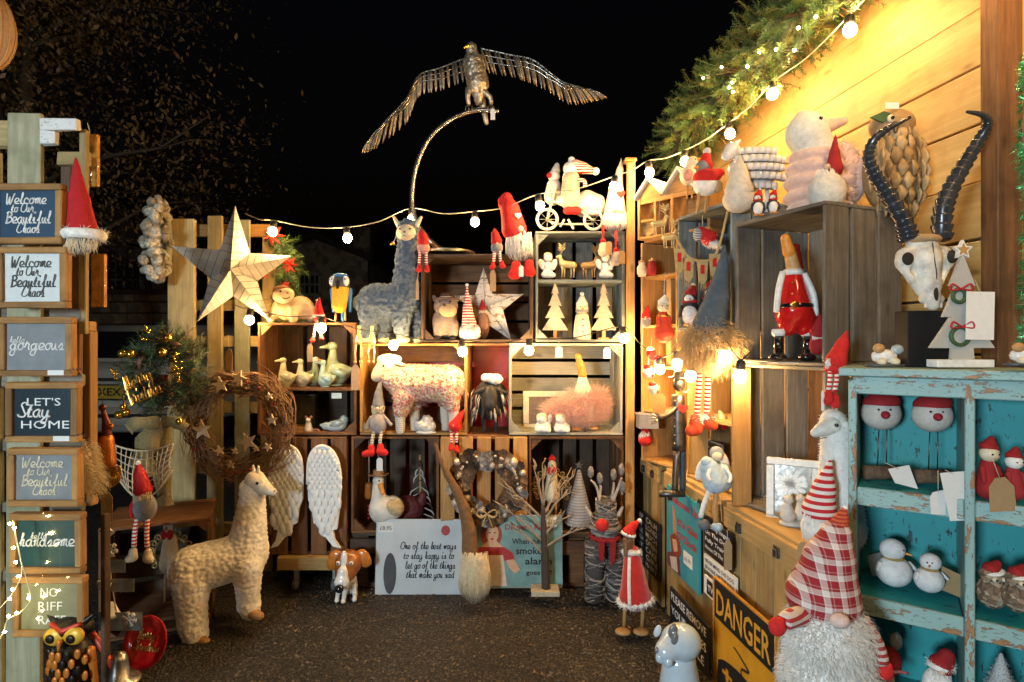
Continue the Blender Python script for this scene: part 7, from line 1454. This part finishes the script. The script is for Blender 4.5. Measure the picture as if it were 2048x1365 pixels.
# ---------------------------------------------------------------- teal cabinet
TEAL = chipped('teal_chipped_paint', (0.25, 0.40, 0.38), (0.34, 0.17, 0.07), 0.565, .5, 16); TEALD = chipped('teal_back_panel', (0.012, 0.25, 0.27), (0.02, 0.08, 0.08), 0.62, .6, 7)
CA = Vector((0.748, 1.25, 0)); CYAW = math.atan2(-0.559, 0.829)
def cabinet():
    o = empty('display_cabinet', CA, CYAW, 'worn turquoise cabinet of open pigeonholes in the right foreground', 'cabinet'); w, d, h = 0.62, 0.185, 1.042
    cols = [0.0, 0.2017, 0.4034, 0.605]; rows = [0.06, 0.297, 0.534, 0.771, 1.0]
    slat(o, 'top_board', (w/2-.01, d/2-.006, h-.009), (w+.03, d+.03, .018), 'x', TEAL, .5)
    slat(o, 'top_rail', (w/2-.008, .006, h-.0385), (w-.018, .012, .038), 'x', TEAL, .3)
    for x in cols: slat(o, 'upright', (x, d/2, h/2-.012), (h-.03, d, .016), 'z', TEAL, .3)
    for i, z in enumerate(rows[:-1]):
        for j in range(3): slat(o, 'shelf', ((cols[j]+cols[j+1])/2, d/2, z+.004), (.182, d-.01, .012), 'x', TEALD, .3); slat(o, 'shelf_lip', ((cols[j]+cols[j+1])/2, .006, z-.010), (.184, .010, .040), 'x', TEAL, .3)
    for j in range(3): slat(o, 'back_panel', ((cols[j]+cols[j+1])/2, d-.004, h/2-.02), (h-.06, .006, .186), 'z', TEALD, .2)
cabinet()
def robin(label, x, y, by, Z):
    f = Fig('robin_figure', label, 'bird', x, by, Z, group='felt birds in red hats'); u = 40
    f.sdf('body', [(x, y+8, 0, 36, 34, 32)], plain('pale_felt', (0.50, 0.47, 0.43), .95, bump=.4), 4, 28); f.sdf('back', [(x+14, y+6, 12, 32, 32, 28)], DRED, 3, 26); h = f.sdf('hat', [(x+2, y-14, 2, 34, 19, 31, -8), (x+4, y-26, 4, 18, 10, 17)], DRED, 8, 28); f.ball('pompom', x+6, y-38, 2, 11, FLUFF, parent=h)
    f.sdf('beak', [(x-12, y+8, -32, 8, x-16, y+9, -40, 4)], plain('beak_crimson', (0.35, 0.015, 0.03), .8), 2, 14)
    for s_ in (-1, 1): f.ball('eye', x-12+s_*11, y-2, -30+abs(s_-1), 2.6, EYE, n=1); f.tube('leg', [(x+4+s_*8, y+38, 0), (x+2+s_*9, by-22, 0)], 1.2, DSTEEL, 5)
    f.add('log', move(tube([(-32*f.s, 0, 0), (32*f.s, 0, 0)], 14*f.s, 12), Matrix.Translation(f.L(x, by-13, 2))), plain('log_bark', (0.14, 0.085, 0.05), .9, var=.5, scale=60, bump=1))
robin('left felt bird in red bobble hat standing on a log', 1762, 818, 958, 1.30); robin('right felt bird in red hat with white pompom standing on a log', 1864, 822, 966, 1.235)
def swing(label, pts, Z, m, cat='price tag'):
    f = Fig('price_tag', label, cat, *pts[0], Z); f.plate('card', pts[1:], -.3, .3, m); q = pts[1:]; f.tube('string', [(*pts[0], 0), ((q[0][0]+q[1][0])/2, (q[0][1]+q[1][1])/2+4, -.6)], .7, TWINE, 5)
swing('curled white card tag under the left felt bird', [(1770, 925), (1776, 938), (1818, 930), (1836, 978), (1790, 966)], 1.22, CARD)
swing('small white swing tag beside the larger ticket', [(1876, 940), (1866, 984), (1886, 980), (1898, 990), (1896, 1030), (1862, 1028), (1860, 994)], 1.16, CARD)
swing('large white paper ticket hanging from the cabinet shelf', [(1890, 940), (1880, 946), (1932, 942), (1950, 1040), (1900, 1042)], 1.15, CARD)
swing('brown kraft tag hanging from the right cabinet column', [(1985, 918), (1990, 956), (2010, 954), (2028, 972), (2034, 1022), (1980, 1024), (1978, 974)], 1.10, KRAFT)
def snowman(label, x, by, s_, Z, dr):
    f = Fig('snowman_figure', label, 'snowman', x, by, Z, group='snowball figures in the cabinet'); m = plain('snow_felt', (0.60, 0.62, 0.63), .9, bump=.4)
    f.sdf('body', [(x, by-29*s_, 0, 31*s_, 29*s_, 28*s_)], m, 2, 24); f.sdf('head', [(x-dr*3, by-70*s_, 0, 22*s_, 20*s_, 20*s_)], m, 2, 22); f.lathe('scarf', x-dr, by-54*s_, 0, [(16*s_, -2), (19*s_, 1), (16*s_, 4)], plain('mustard_cord', (0.30, 0.20, 0.06), .9), 18)
    for q in (0, 1): f.ball('eye', x+dr*(6+q*9)*s_, by-74*s_, -18*s_+q*3, 1.8, EYE, n=1)
    f.sdf('nose', [(x+dr*12*s_, by-68*s_, -18*s_, 2.4*s_, x+dr*18*s_, by-67*s_, -24*s_, 1)], ORANGE, 1, 12)
    for q in (-1, 1): f.sdf('arm', [(x+q*28*s_, by-44*s_, -2, 4*s_, x+q*36*s_, by-34*s_, -8, 3*s_)], m, 2, 14)
snowman('larger white snowman figure in the cabinet middle row', 1788, 1172, 1.05, 1.27, 1); snowman('smaller white snowman figure beside the larger one', 1858, 1184, .86, 1.215, -1)
f = Fig('kraft_box', 'small kraft card propped behind the snowmen', 'card', 1898, 1190, 1.22); f.plate('card', [(1884, 1132), (1922, 1150), (1922, 1196), (1884, 1180)], 0, 2, KRAFT)
f = Fig('kraft_box', 'grey card behind the larger snowman', 'card', 1748, 1150, 1.33); f.plate('card', [(1734, 1112), (1764, 1104), (1764, 1152), (1744, 1152)], 0, 2, plain('grey_card', (0.3, 0.3, 0.3), .8))
def doll(label, x, by, h, Z, dress, face=CREAM, hat=DRED, hair=None, name='doll_figure', cat='doll', group=None):
    f = Fig(name, label, cat, x, by, Z, group=group); f.sdf('body', [(x, by-h*.08, 0, h*.2, x, by-h*.5, 0, h*.12)], dress, h*.05, 26); f.sdf('head', [(x, by-h*.7, -h*.03, h*.15)], face, 1, 18); f.sdf('hat', [(x+h*.02, by-h*.82, 0, h*.15, x+h*.06, by-h*.95, 0, h*.06)], hat, 2, 20)
    for s_ in (-1, 1): f.ball('eye', x+s_*h*.06, by-h*.71, -h*.17, h*.02, EYE, n=1); f.sdf('arm', [(x+s_*h*.13, by-h*.45, -h*.04, h*.05, x+s_*h*.17, by-h*.22, -h*.12, h*.04)], dress, 1, 16)
    f.sdf('nose', [(x, by-h*.67, -h*.18, h*.025)], SKIN, 1, 10)
    if hair: f.beard('beard', x, by-h*.66, by-h*.34, h*.2, h*.24, hair, 50)
    return f
doll('dark red Santa doll in the upper right pigeonhole', 1976, 985, 112, 1.155, DRED, CREAM, DRED); doll('small red snowman doll next to the Santa doll', 2026, 990, 96, 1.125, plain('red_knit', (0.32, 0.02, 0.025), .95), FLUFF, DRED)
def owl_toy(label, x, by, Z):
    f = Fig('owl_figure', label, 'owl', x, by, Z, group='brown owls in Santa hats'); m = speckle('owl_feathers', [(0.16, 0.10, 0.06), (0.28, 0.19, 0.12), (0.10, 0.07, 0.04), (0.36, 0.30, 0.22)], 140)
    f.sdf('body', [(x, by-30, 0, 27, 32, 24)], m, 2, 24, disp=(5, 2)); f.sdf('head', [(x, by-64, 0, 22, 17, 19)], m, 2, 20, disp=(5, 2)); f.sdf('hat', [(x, by-76, 0, 16, x+10, by-86, 0, 8)], DRED, 3, 20); f.sdf('hat_band', [(x, by-72, -4, 20, 5, 18, -12)], FLUFF, 1, 16)
    for s_ in (-1, 1): f.ball('eye', x+s_*9, by-62, -18, 5, CREAM); f.ball('pupil', x+s_*9, by-62, -22, 2.6, EYE, n=1)
owl_toy('left brown owl figure in the middle right pigeonhole', 1984, 1214, 1.15); owl_toy('right brown owl figure at the picture edge', 2036, 1222, 1.115)
f = Fig('red_ornament', 'red beribboned gift ornament in the lowest pigeonhole', 'ornament', 1778, 1400, 1.26); f.sdf('body', [(1776, 1322, 0, 24, 30, 22)], DRED, 2, 20); f.sdf('top', [(1792, 1282, 0, 11, 18, 10)], plain('grey_bead', (0.3, 0.34, 0.32), .4), 2, 18, disp=(5, 2)); f.tube('bow', [(1750, 1336, -22), (1776, 1328, -26), (1800, 1334, -22)], 3, plain('pink_ribbon', (0.5, 0.15, 0.16), .6), 6, 3); f.tube('bow', [(1770, 1330, -24), (1762, 1350, -24), (1756, 1368, -20)], 3, plain('pink_ribbon', (0,)*3), 6, 3); f.box('stand', 1766, 1350, 1786, 1400, -6, 6, TAN)
gnome('Santa head ornament with dark red hat in the lowest pigeonhole', 1.20, (1876, 1410), [(1884, 1328, 22), (1894, 1312, 14)], DRED, nose=(1872, 1336, 5), beard=(1874, 1332, 1400, 40, 52, FLUFF, 160), body=(1874, 1372, 26, 38), bodym=FLUFF, band=(1882, 1330, 20, 6))
f = Fig('cone_tree', 'white bristle cone tree in the lowest right pigeonhole', 'cone tree', 2002, 1420, 1.14); c_ = f.lathe('cone', 2002, 1420, 0, [(38, 0), (37, 4), (20, 55), (3, 112), (1, 114)], plain('pale_bristle', (0.42, 0.45, 0.46), .9, bump=.9), 22); f.fur('bristles', f.sdf('core', [(2002, 1400, 0, 32, 2002, 1316, 0, 4)], plain('pale_bristle', (0,)*3), 2, 26), 900, 8, .5, plain('pale_bristle', (0,)*3), .1, .5)
# ---------------------------------------------------------------- on top of the cabinet
def skull():
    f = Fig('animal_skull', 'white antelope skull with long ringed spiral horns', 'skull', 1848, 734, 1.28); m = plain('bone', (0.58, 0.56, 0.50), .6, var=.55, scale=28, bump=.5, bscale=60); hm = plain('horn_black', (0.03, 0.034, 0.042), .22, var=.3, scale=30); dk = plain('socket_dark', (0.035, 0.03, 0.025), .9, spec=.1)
    f.box('block', 1806, 622, 1906, 733, -14, 26, BLACK, bevel=1.5)
    sk = f.sdf('cranium', [(1846, 496, 4, 29, 1846, 522, 0, 29), (1846, 522, -4, 28, 1846, 572, -18, 18), (1846, 572, -18, 18, 1845, 612, -28, 11), (1812, 514, 0, 19, 1806, 522, -4, 17), (1882, 510, 0, 19, 1888, 518, -4, 17), (1800, 532, -4, 8, 1830, 586, -12, 6), (1892, 528, -4, 8, 1862, 586, -12, 6), (1832, 600, -22, 9, 1862, 600, -22, 9)], m, 8, 66)
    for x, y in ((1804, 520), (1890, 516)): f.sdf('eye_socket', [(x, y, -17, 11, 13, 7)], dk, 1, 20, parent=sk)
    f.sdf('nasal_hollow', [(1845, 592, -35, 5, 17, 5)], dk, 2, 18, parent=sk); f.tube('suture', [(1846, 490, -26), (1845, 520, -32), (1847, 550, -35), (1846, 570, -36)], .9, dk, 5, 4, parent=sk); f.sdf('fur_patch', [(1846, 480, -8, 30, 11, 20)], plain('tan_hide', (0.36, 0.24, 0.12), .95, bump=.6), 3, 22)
    for i in range(6): f.box('tooth', 1829+i*6, 606, 1833+i*6, 617, -30, -25, m)
    for pts in ([(1818, 482, 0), (1812, 448, 4), (1786, 392, 10), (1761, 352, 12), (1742, 312, 8), (1748, 280, 0), (1776, 257, -8), (1806, 243, -14)], [(1884, 480, 0), (1890, 424, 6), (1912, 372, 12), (1944, 318, 14), (1970, 272, 10), (1977, 248, 2), (1960, 234, -8), (1922, 229, -14)]):
        q = catmull(f.Lp(pts), 34); n = len(q); rr = []
        for i in range(n): t = i/(n-1); base = (16*(1-t)**.8+2.5)*f.s; ph = (t*24) % 1; rr.append(base*(1+(.34*(ph-.5)) * (1 if t < .86 else 0)))
        f.add('horn', tube(q, rr, 14), hm)
skull()
def deco_tree():
    f = Fig('wooden_tree', 'white wooden Christmas tree with star, bows and small wreaths', 'wooden tree', 1922, 734, 1.20); m = plain('pale_grey_paint', (0.42, 0.42, 0.40), .6, var=.15, scale=15)
    f.plate('tree', [(1923, 508), (1948, 572), (1936, 572), (1962, 634), (1944, 634), (1987, 696), (1944, 696), (1946, 719), (1900, 719), (1902, 696), (1858, 696), (1900, 634), (1884, 634), (1910, 572), (1898, 572)], -4, 4, m); f.box('base', 1864, 719, 1976, 734, -16, 16, WHITE); st = f.plate('star', [(1923+u, 500-v) for u, v in star_poly((0, 0), 20, 10)], -5, 3, WHITE); f.plate('star_inset', [(1923+u, 500-v) for u, v in star_poly((0, 0), 14, 6)], -6, -5, TAN, parent=st)
    for x, y, r in ((1912, 592, 13), (1914, 672, 18)):
        f.tube('wreath', [(x+r*math.cos(a), y+r*math.sin(a), -8) for a in [k*pi/8 for k in range(17)]], 4, PINE, 7); b_ = [(x, y-r, -12), (x-18, y-r-10, -14), (x-22, y-r+2, -14), (x, y-r, -12), (x+18, y-r-10, -14), (x+22, y-r+2, -14), (x, y-r, -12)]; f.tube('bow', b_, 1.8, plain('ribbon_red', (0.42, 0.01, 0.03), .6), 6, 4)
    f.plate('price_card', [(1922, 584), (1978, 585), (1976, 680), (1920, 679)], -14, -13.3, CARD); f.tube('string', [(1945, 560, -6), (1950, 590, -14)], .6, TWINE, 5)
deco_tree()
def sheep_orn(label, x, by, Z):
    f = Fig('sheep_ornament', label, 'ornament', x, by, Z, group='ceramic sheep ornaments'); f.sdf('tray', [(x, by-4, 0, 42, 5, 26)], plain('dark_slate', (0.05, 0.06, 0.065), .4), 1, 22); f.sdf('body', [(x-2, by-22, 0, 24, 15, 16)], WHITE, 2, 24, disp=(6, 2)); f.sdf('head', [(x-16, by-38, -6, 11, 10, 9)], TAN, 1, 18); f.sdf('head', [(x+22, by-36, -4, 12, 10, 9)], plain('blue_grey_glaze', (0.34, 0.42, 0.45), .3), 1, 18)
    for q in (-14, 12): f.sdf('foot', [(x+q, by-12, -12, 9, 8, 9)], CREAM, 1, 14)
sheep_orn('ceramic sheep ornament on a dark tray left of the skull', 1770, 735, 1.27); sheep_orn('ceramic ornament on a dark tray cut off by the right edge', 2048, 733, 1.09)
# ---------------------------------------------------------------- top of the right hand crates
def carved_owl():
    f = Fig('carved_owl', 'carved wooden owl with leaf shaped feathers behind the horns', 'owl', 1782, 445, 1.60); m = [plain('carved_wood', (0.34, 0.22, 0.10), .6, var=.3, scale=40), plain('carved_wood_pale', (0.46, 0.32, 0.16), .6, var=.3, scale=40)]
    f.sdf('body', [(1784, 345, 0, 54, 84, 46)], m[0], 3, 30); f.sdf('head', [(1782, 252, -2, 42, 32, 36)], m[0], 4, 26); f.sdf('beak', [(1768, 262, -34, 7, 1764, 278, -40, 3)], DSTEEL, 1, 14); f.plate('leaf', [(1722, 246), (1748, 234), (1766, 240), (1748, 256)], -30, -26, PINE); f.box('price_card', 1748, 220, 1774, 232, -36, -35, CARD, bevel=0)
    for r in range(7):
        for c in range(7):
            a = (c-3)*.42+(.2 if r % 2 else 0); y = 268+r*24; rx = 54*math.sqrt(max(.2, 1-((y-340)/92)**2)); x = 1784+rx*math.sin(a); d = -46*math.cos(a)*rx/54
            f.tube('feather', [(x, y-8, d), (x+3*math.sin(a), y+10, d-6*math.cos(a)), (x+2*math.sin(a), y+26, d-2)], [5, 11, 2], RD.choice(m), 7, 3, flat=.3)
    for s_ in (-1, 1): e = f.ball('eye', 1776+s_*16, 250, -33, 8, CREAM, (1, .5, 1)); f.ball('pupil', 1776+s_*16, 250, -38, 4, EYE, n=1, parent=e)
carved_owl()
def pink_bird():
    f = Fig('plush_bird', 'large plush bird with white head and fluffy pale pink body', 'plush bird', 1642, 432, 1.70); pk = plain('pale_pink_plush', (0.66, 0.46, 0.40), .95, bump=.5, sheen=.4)
    b_ = f.sdf('body', [(1636, 318, 0, 56, 20, 48, 4), (1638, 342, 0, 64, 21, 54, 4), (1640, 368, 0, 70, 22, 58, 3), (1640, 395, 0, 70, 22, 58), (1640, 418, 0, 64, 18, 54), (1680, 345, 4, 34, 60, 46)], pk, 5, 52); f.fur('plush', b_, 2600, 14, .55, pk, .4, .5, mask=lambda p: p[0] > 20)
    hd = f.sdf('head', [(1612, 268, -4, 40, 1628, 296, 0, 36), (1606, 236, 2, 15, 1620, 238, 0, 14)], plain('ivory_plush', (0.72, 0.70, 0.62), .9), 10, 36); f.sdf('beak', [(1642, 258, -14, 16, 1674, 250, -20, 9)], plain('pink_beak', (0.70, 0.48, 0.36), .7), 6, 24, parent=hd); f.ball('eye', 1620, 252, -40, 4, EYE, parent=hd); f.sdf('wing', [(1700, 365, -20, 18, 46, 26, 8)], pk, 3, 22)
pink_bird()
gnome('woolly white gnome in dark red cone hat before the plush bird', 1.60, (1656, 432), [(1668, 338, 17), (1669, 305, 9), (1671, 270, 2)], DRED, nose=(1646, 338, 6), body=(1654, 384, 36, 40), bodym=plain('curly_white', (0.60, 0.58, 0.52), .95, bump=.9, bscale=90), beard=(1650, 340, 395, 36, 54, FLUFF, 160))
def roll_sheep():
    f = Fig('ring_sheep', 'white sheep sculpture of stacked glossy rings beside the plush bird', 'sheep', 1505, 425, 1.94); m = plain('white_roll', (0.70, 0.68, 0.66), .25, coat=.4, bump=0); g2 = plain('grey_core', (0.2, 0.18, 0.17), .6)
    for r in range(5):
        for c in range(8):
            x = 1462+c*13+(6 if r % 2 else 0); y = 308+r*17
            if ((x-1508)/60)**2+((y-342)/46)**2 > 1.05: continue
            d = -28*math.sqrt(max(0, 1-((x-1508)/62)**2-((y-342)/50)**2)); q = f.tube('ring', [(x, y-6, d), (x, y+6, d)], 7.6, m, 12); f.tube('bore', [(x, y-6.4, d), (x, y+6.4, d)], 4.8, g2, 10, parent=q)
    f.sdf('back', [(1508, 342, 6, 50, 40, 26)], m, 3, 24); f.sdf('head', [(1458, 306, -14, 16, 1446, 318, -18, 10)], m, 4, 22); f.sdf('ear', [(1466, 294, -14, 5, 1474, 286, -12, 3)], m, 1, 12)
    for x in (1482, 1534): f.tube('leg', [(x, 380, 0), (x, 424, 0)], 5, m, 8)
roll_sheep()
gnome('pale cone shaped gnome in front of the ring sheep', 1.88, (1478, 425), [(1478, 380, 28), (1478, 345, 16), (1480, 312, 3)], plain('ivory_knit', (0.62, 0.57, 0.48), .95, bump=.7), body=(1478, 400, 32, 26), bodym=plain('ivory_knit', (0,)*3), nose=(1474, 384, 5))
def scarf_robin():
    f = Fig('felt_bird', 'felt bird wrapped in a bright red scarf and bobble hat', 'bird', 1414, 428, 2.02); f.sdf('body', [(1412, 368, 0, 26, 24, 22)], FLUFF, 2, 24); s1 = f.sdf('scarf', [(1412, 356, -4, 27, 17, 24), (1434, 348, -10, 12, 8, 8)], RED, 6, 26); f.sdf('head', [(1404, 336, -4, 14)], GREYF, 1, 16); h = f.sdf('hat', [(1410, 330, 0, 16, 1412, 314, 0, 9)], RED, 3, 20); f.ball('pompom', 1414, 303, 0, 8, GFLUFF, parent=h); f.sdf('beak', [(1392, 338, -10, 4, 1384, 340, -14, 1.5)], ORANGE, 1, 12)
    for x in (1398, 1414): f.tube('leg', [(x, 386, 0), (x-4, 426, 0)], 3, TAN, 6)
    f.sdf('wing', [(1432, 376, -12, 9, 14, 6)], TAN, 1, 14)
    f = Fig('chick_figure', 'pale chick figure with orange beak behind the scarf bird', 'chick', 1380, 400, 2.20); f.sdf('body', [(1378, 352, 0, 18, 20, 16), (1384, 326, 0, 13)], CREAM, 5, 24); f.sdf('beak', [(1394, 322, -6, 5, 1404, 321, -10, 2)], ORANGE, 1, 12); f.ball('eye', 1387, 322, -12, 1.6, EYE, n=1); f.sdf('wing', [(1372, 354, -14, 9, 12, 5, 20)], ROSE, 1, 14)
    for x in (1374, 1384): f.tube('leg', [(x, 370, 0), (x, 398, 0)], 2, TAN, 6)
scarf_robin()
def toy_house():
    f = Fig('toy_house', 'honey wood toy house with snowy white roof on the shelf unit', 'toy house', 1275, 480, 2.38, yaw=math.radians(-48)); a = f.L(1275, 480); b = f.L(1420, 480); w = b.x; H_ = .165
    def bx(part, x0, x1, z0, z1, y0, y1, m): return mk(part, box(((x0+x1)/2, (y0+y1)/2, (z0+z1)/2), (x1-x0, y1-y0, z1-z0)), m, f.o, bevel=.0015)
    bx('floor', 0, w, 0, .01, 0, .12, W_HONEY); bx('back_wall', 0, w, .011, H_, .11, .12, W_HONEY)
    for x in (0, w*.24, w*.48, w-.012): bx('upright', x, x+.012, .011, H_, 0, .108, W_HONEY)
    bx('sill', .013, w*.235, .07, .08, .002, .1, W_HONEY); bx('header', .013, w-.013, H_-.02, H_-.001, .001, .012, W_HONEY); bx('sill', w*.5, w-.013, .05, .06, .002, .1, W_HONEY)
    rm = plain('snow_roof', (0.75, 0.72, 0.66), .7)
    for x0, x1, pk in ((-.01, w*.36, .075), (w*.38, w*.80, .085)):
        xm = (x0+x1)/2
        for s_ in (0, 1):
            p = [(x0, H_+.002), (xm, H_+pk), (xm, H_+pk+.014), (x0, H_+.014)] if s_ == 0 else [(xm, H_+pk), (x1, H_+.002), (x1, H_+.014), (xm, H_+pk+.014)]; mk('roof', prism(p, -.012, .13), rm, f.o)
        mk('gable', prism([(x0+.01, H_+.001), (x1-.01, H_+.001), (xm, H_+pk-.004)], .006, .016), W_HONEY, f.o)
    mk('round_door', tube([(w*.12, .02, .05), (w*.12, .03, .05)], .036, 20), W_TRUNK, f.o)
toy_house()
# ---------------------------------------------------------------- far right corner: hanging toys and small figures
for lb, x, y, s_ in (('left of two small gilt reindeer hanging by the toy house', 1318, 470, .85), ('right of two small gilt reindeer hanging by the toy house', 1338, 496, .8)):
    f = deer(lb, x, y, 2.18, s_, -1, plain('pale_gold', (0,)*3), group='gilt hanging reindeer'); f.tube('cord', [(x, y-30*s_, 0), (x+2, y-80, 0)], .6, TWINE, 5)
f = doll('doll with red flared dress hanging on a cord in the corner', 1326, 668, 78, 2.14, plain('orange_red_cloth', (0.58, 0.05, 0.02), .8), CREAM, FLUFF, name='hanging_doll'); f.tube('cord', [(1328, 600, 0), (1330, 545, 0)], 1, TWINE, 5); f.sdf('skirt', [(1326, 640, 0, 12, 1328, 666, 0, 20)], plain('orange_red_cloth', (0,)*3), 3, 20); f.lathe('belt', 1326, 634, 0, [(12, 0), (13, 2), (12, 4)], GOLD, 16)
for i, (lb, x, y, m) in enumerate((('red and white felt bird ornament at the top of the corner cluster', 1302, 706, RED), ('white felt ornament with red bow in the corner cluster', 1318, 724, FLUFF), ('white star shaped felt ornament low in the corner cluster', 1296, 742, FLUFF), ('grey felt bell ornament at the bottom of the corner cluster', 1306, 776, GFLUFF))):
    f = Fig('felt_ornament', lb, 'ornament', x, y+12, 2.26-.01*i, group='felt ornaments hanging in the corner'); f.sdf('body', [(x, y, 0, 10, x+3, y+7, 0, 8)], m, 3, 20); f.sdf('trim', [(x-2, y-8, -4, 8, 5, 6)], FLUFF if m is RED else RED, 1, 14); f.tube('cord', [(x, y-10, 0), (x+2, y-32, 0)], .8, TWINE, 5); f.ball('bobble', x+8, y+8, -6, 4, RED if m is not RED else FLUFF, n=1)
f = Fig('wooden_tag', 'square honey tag hanging under the corner ornaments', 'tag', 1316, 800, 2.20); f.tag(1318, 806, 26, 40, 0, (1318, 770), TAN, 'card')
def metal_man():
    f = Fig('metal_figure', 'riveted grey metal man sculpture with an outstretched arm', 'sculpture', 1358, 1000, 2.06); m = plain('grey_rivet_steel', (0.15, 0.135, 0.12), .38, .9, var=.4, scale=30); rv = STEEL
    f.tube('torso', [(1356, 790, 0), (1357, 850, 0), (1358, 900, 0)], [13, 15, 14], m, 12, 3); f.tube('leg', [(1354, 900, -4), (1350, 940, -6), (1348, 985, -6)], [8, 7, 6], m, 10, 3); f.tube('leg', [(1364, 900, 2), (1366, 940, 2), (1366, 985, 2)], [8, 7, 6], plain('denim_blue_steel', (0.05, 0.09, 0.14), .4, .6), 10, 3); f.sdf('head', [(1358, 768, 0, 12, 15, 11)], m, 2, 20); f.lathe('hat', 1358, 756, 0, [(20, 0), (20, 2), (11, 3), (10, 14), (2, 15)], m, 18)
    f.tube('arm', [(1350, 815, -6), (1330, 828, -14), (1312, 834, -18)], [7, 6, 5], m, 10, 3)
    for k in range(4): f.tube('finger', [(1312, 834, -18), (1304, 828+k*5, -22), (1296, 826+k*6, -22)], [2, 1.8, 1.2], rv, 6, 2)
    for i in range(6): f.ball('rivet', 1346, 800+i*17, -12, 2, rv, n=1)
    f.tube('bar', [(1316, 985, -10), (1366, 985, -10)], 7, m, 10); f.tube('stand', [(1340, 985, 0), (1340, 1000, 0)], 5, m, 8); f.plate('heart', [(1361+11*math.sin(t)**3, 815-9*(.8*math.cos(t)-.31*math.cos(2*t)-.12*math.cos(3*t)-.06*math.cos(4*t))) for t in [k*2*pi/24 for k in range(24)]], -18, -14, RED); f.tube('loop', [(1366+9*math.cos(a), 775+9*math.sin(a), -8) for a in [k*.5 for k in range(10)]], 1.4, rv, 5)
metal_man()
gnome('small Santa figure with red trousers at the corner chest end', 2.40, (1290, 892), [(1290, 862, 8), (1296, 850, 4)], RED, body=(1290, 880, 13, 12), bodym=RED, beard=(1288, 862, 884, 16, 20, FLUFF, 60), nose=(1286, 864, 3))
def blue_doll():
    f = Fig('angel_doll', 'pale blue and white angel doll sitting on the chest edge', 'doll', 1428, 985, 1.80); b1 = plain('pale_blue_cloth', (0.40, 0.52, 0.62), .8, bump=.3)
    f.sdf('dress', [(1420, 935, 0, 20, 1428, 962, -4, 24), (1444, 940, 0, 15, 1446, 965, -4, 15)], b1, 5, 30, disp=(9, 2)); f.sdf('hair', [(1434, 907, 2, 14)], plain('grey_blue_hair', (0.22, 0.25, 0.32), .8), 2, 18); f.sdf('head', [(1432, 911, -6, 10)], CREAM, 2, 16); f.tube('arm', [(1420, 930, -12), (1408, 944, -22), (1412, 956, -26)], 4, WHITE, 8, 3); f.tube('arm', [(1446, 932, -12), (1454, 948, -20), (1448, 960, -24)], 4, WHITE, 8, 3); f.sdf('wing', [(1404, 940, 6, 10, 24, 4, 20)], FLUFF, 1, 18); f.sdf('wing', [(1452, 928, 8, 10, 24, 4, -15)], FLUFF, 1, 18); f.sdf('bonnet', [(1412, 922, -6, 12, 10, 10)], b1, 2, 18)
    f.tube('leg', [(1418, 975, -8), (1402, 1005, -16), (1396, 1030, -16)], 5, WHITE, 8, 3); f.tube('leg', [(1430, 978, -8), (1424, 1010, -16), (1426, 1040, -16)], 5, TAN, 8, 3); f.sdf('shoe', [(1402, 1044, -18, 12, 11, 11)], plain('slate_shoe', (0.10, 0.115, 0.14), .6), 2, 18); f.sdf('shoe', [(1428, 1048, -18, 11, 9, 11)], b1, 2, 18); f.tube('cord', [(1436, 990, -10), (1440, 1040, -12)], .8, TWINE, 5)
blue_doll()

# ---------------------------------------------------------------- small stock
f = Fig('paper_sheet', 'cream wrapping paper lying under the duck in Santa suit', 'paper', 1545, 727, 1.62); f.box('sheet', 1512, 725.5, 1580, 727, -20, 40, CREAM, bevel=0); f.box('sheet', 1540, 724, 1600, 725.3, -30, 20, CARD, bevel=0)
f = Fig('kraft_tag', 'long kraft tag hanging beside the huge tartan gnome', 'tag', 1606, 1140, 1.30); f.tag(1606, 1112, 22, 56, 0, (1606, 1040), KRAFT, 'card')
f = Fig('grey_box', 'small slate grey box in the low cubby of the corner unit', 'box', 1296, 858, 2.36); f.box('body', 1278, 832, 1318, 858, 0, 30, plain('slate_box', (0.20, 0.20, 0.23), .7)); f.box('lid', 1276, 828, 1320, 832.4, -1, 31, plain('slate_box', (0,)*3))
gnome('tiny gnome with white cap standing in the honey crate', 2.02, (1448, 860), [(1446, 836, 8), (1440, 824, 3)], plain('pale_cap', (0.6, 0.52, 0.42), .9), body=(1448, 848, 9, 12), bodym=RED, nose=(1442, 842, 3))
gnome('small red hatted gnome in the middle cubby of the corner unit', 2.34, (1292, 655), [(1292, 632, 9), (1296, 612, 2)], RED, body=(1292, 644, 10, 12), bodym=GREYF, beard=(1292, 634, 652, 14, 16, FLUFF, 50), nose=(1290, 634, 3))
for lb, x, Z, m in (('cream pottery jar at the left of the upper cubby', 1284, 2.40, CREAM), ('small dark pottery jar right of the cream one', 1304, 2.36, DRED)):
    y = 682-(1.372-HC)*F/Z; f = Fig('pottery_jar', lb, 'jar', x, y, Z, group='jars in the upper cubby'); f.lathe('jar', x, y, 0, [(7, 0), (10, 6), (10, 18), (6, 24), (7, 28)], m, 16); f.lathe('lid', x, y-28, 0, [(7.5, 0), (7, 3), (2, 5), (2, 8)], TAN, 14)
f = Fig('hessian_bow', 'hessian ribbon bow pinned under the wreath of frosted cones', 'bow', 975, 1030, 2.40); hs2 = plain('hessian_pale', (0.50, 0.36, 0.16), .95)
for q in (-1, 1): f.tube('loop', [(975, 1022, -20), (975+q*14, 1012, -26), (975+q*20, 1020, -24), (975+q*12, 1028, -22), (975, 1022, -20)], 3, hs2, 6, 4, flat=.4); f.tube('tail', [(975, 1022, -20), (975+q*6, 1034, -22), (975+q*10, 1046, -20)], 3, hs2, 6, 3, flat=.4)
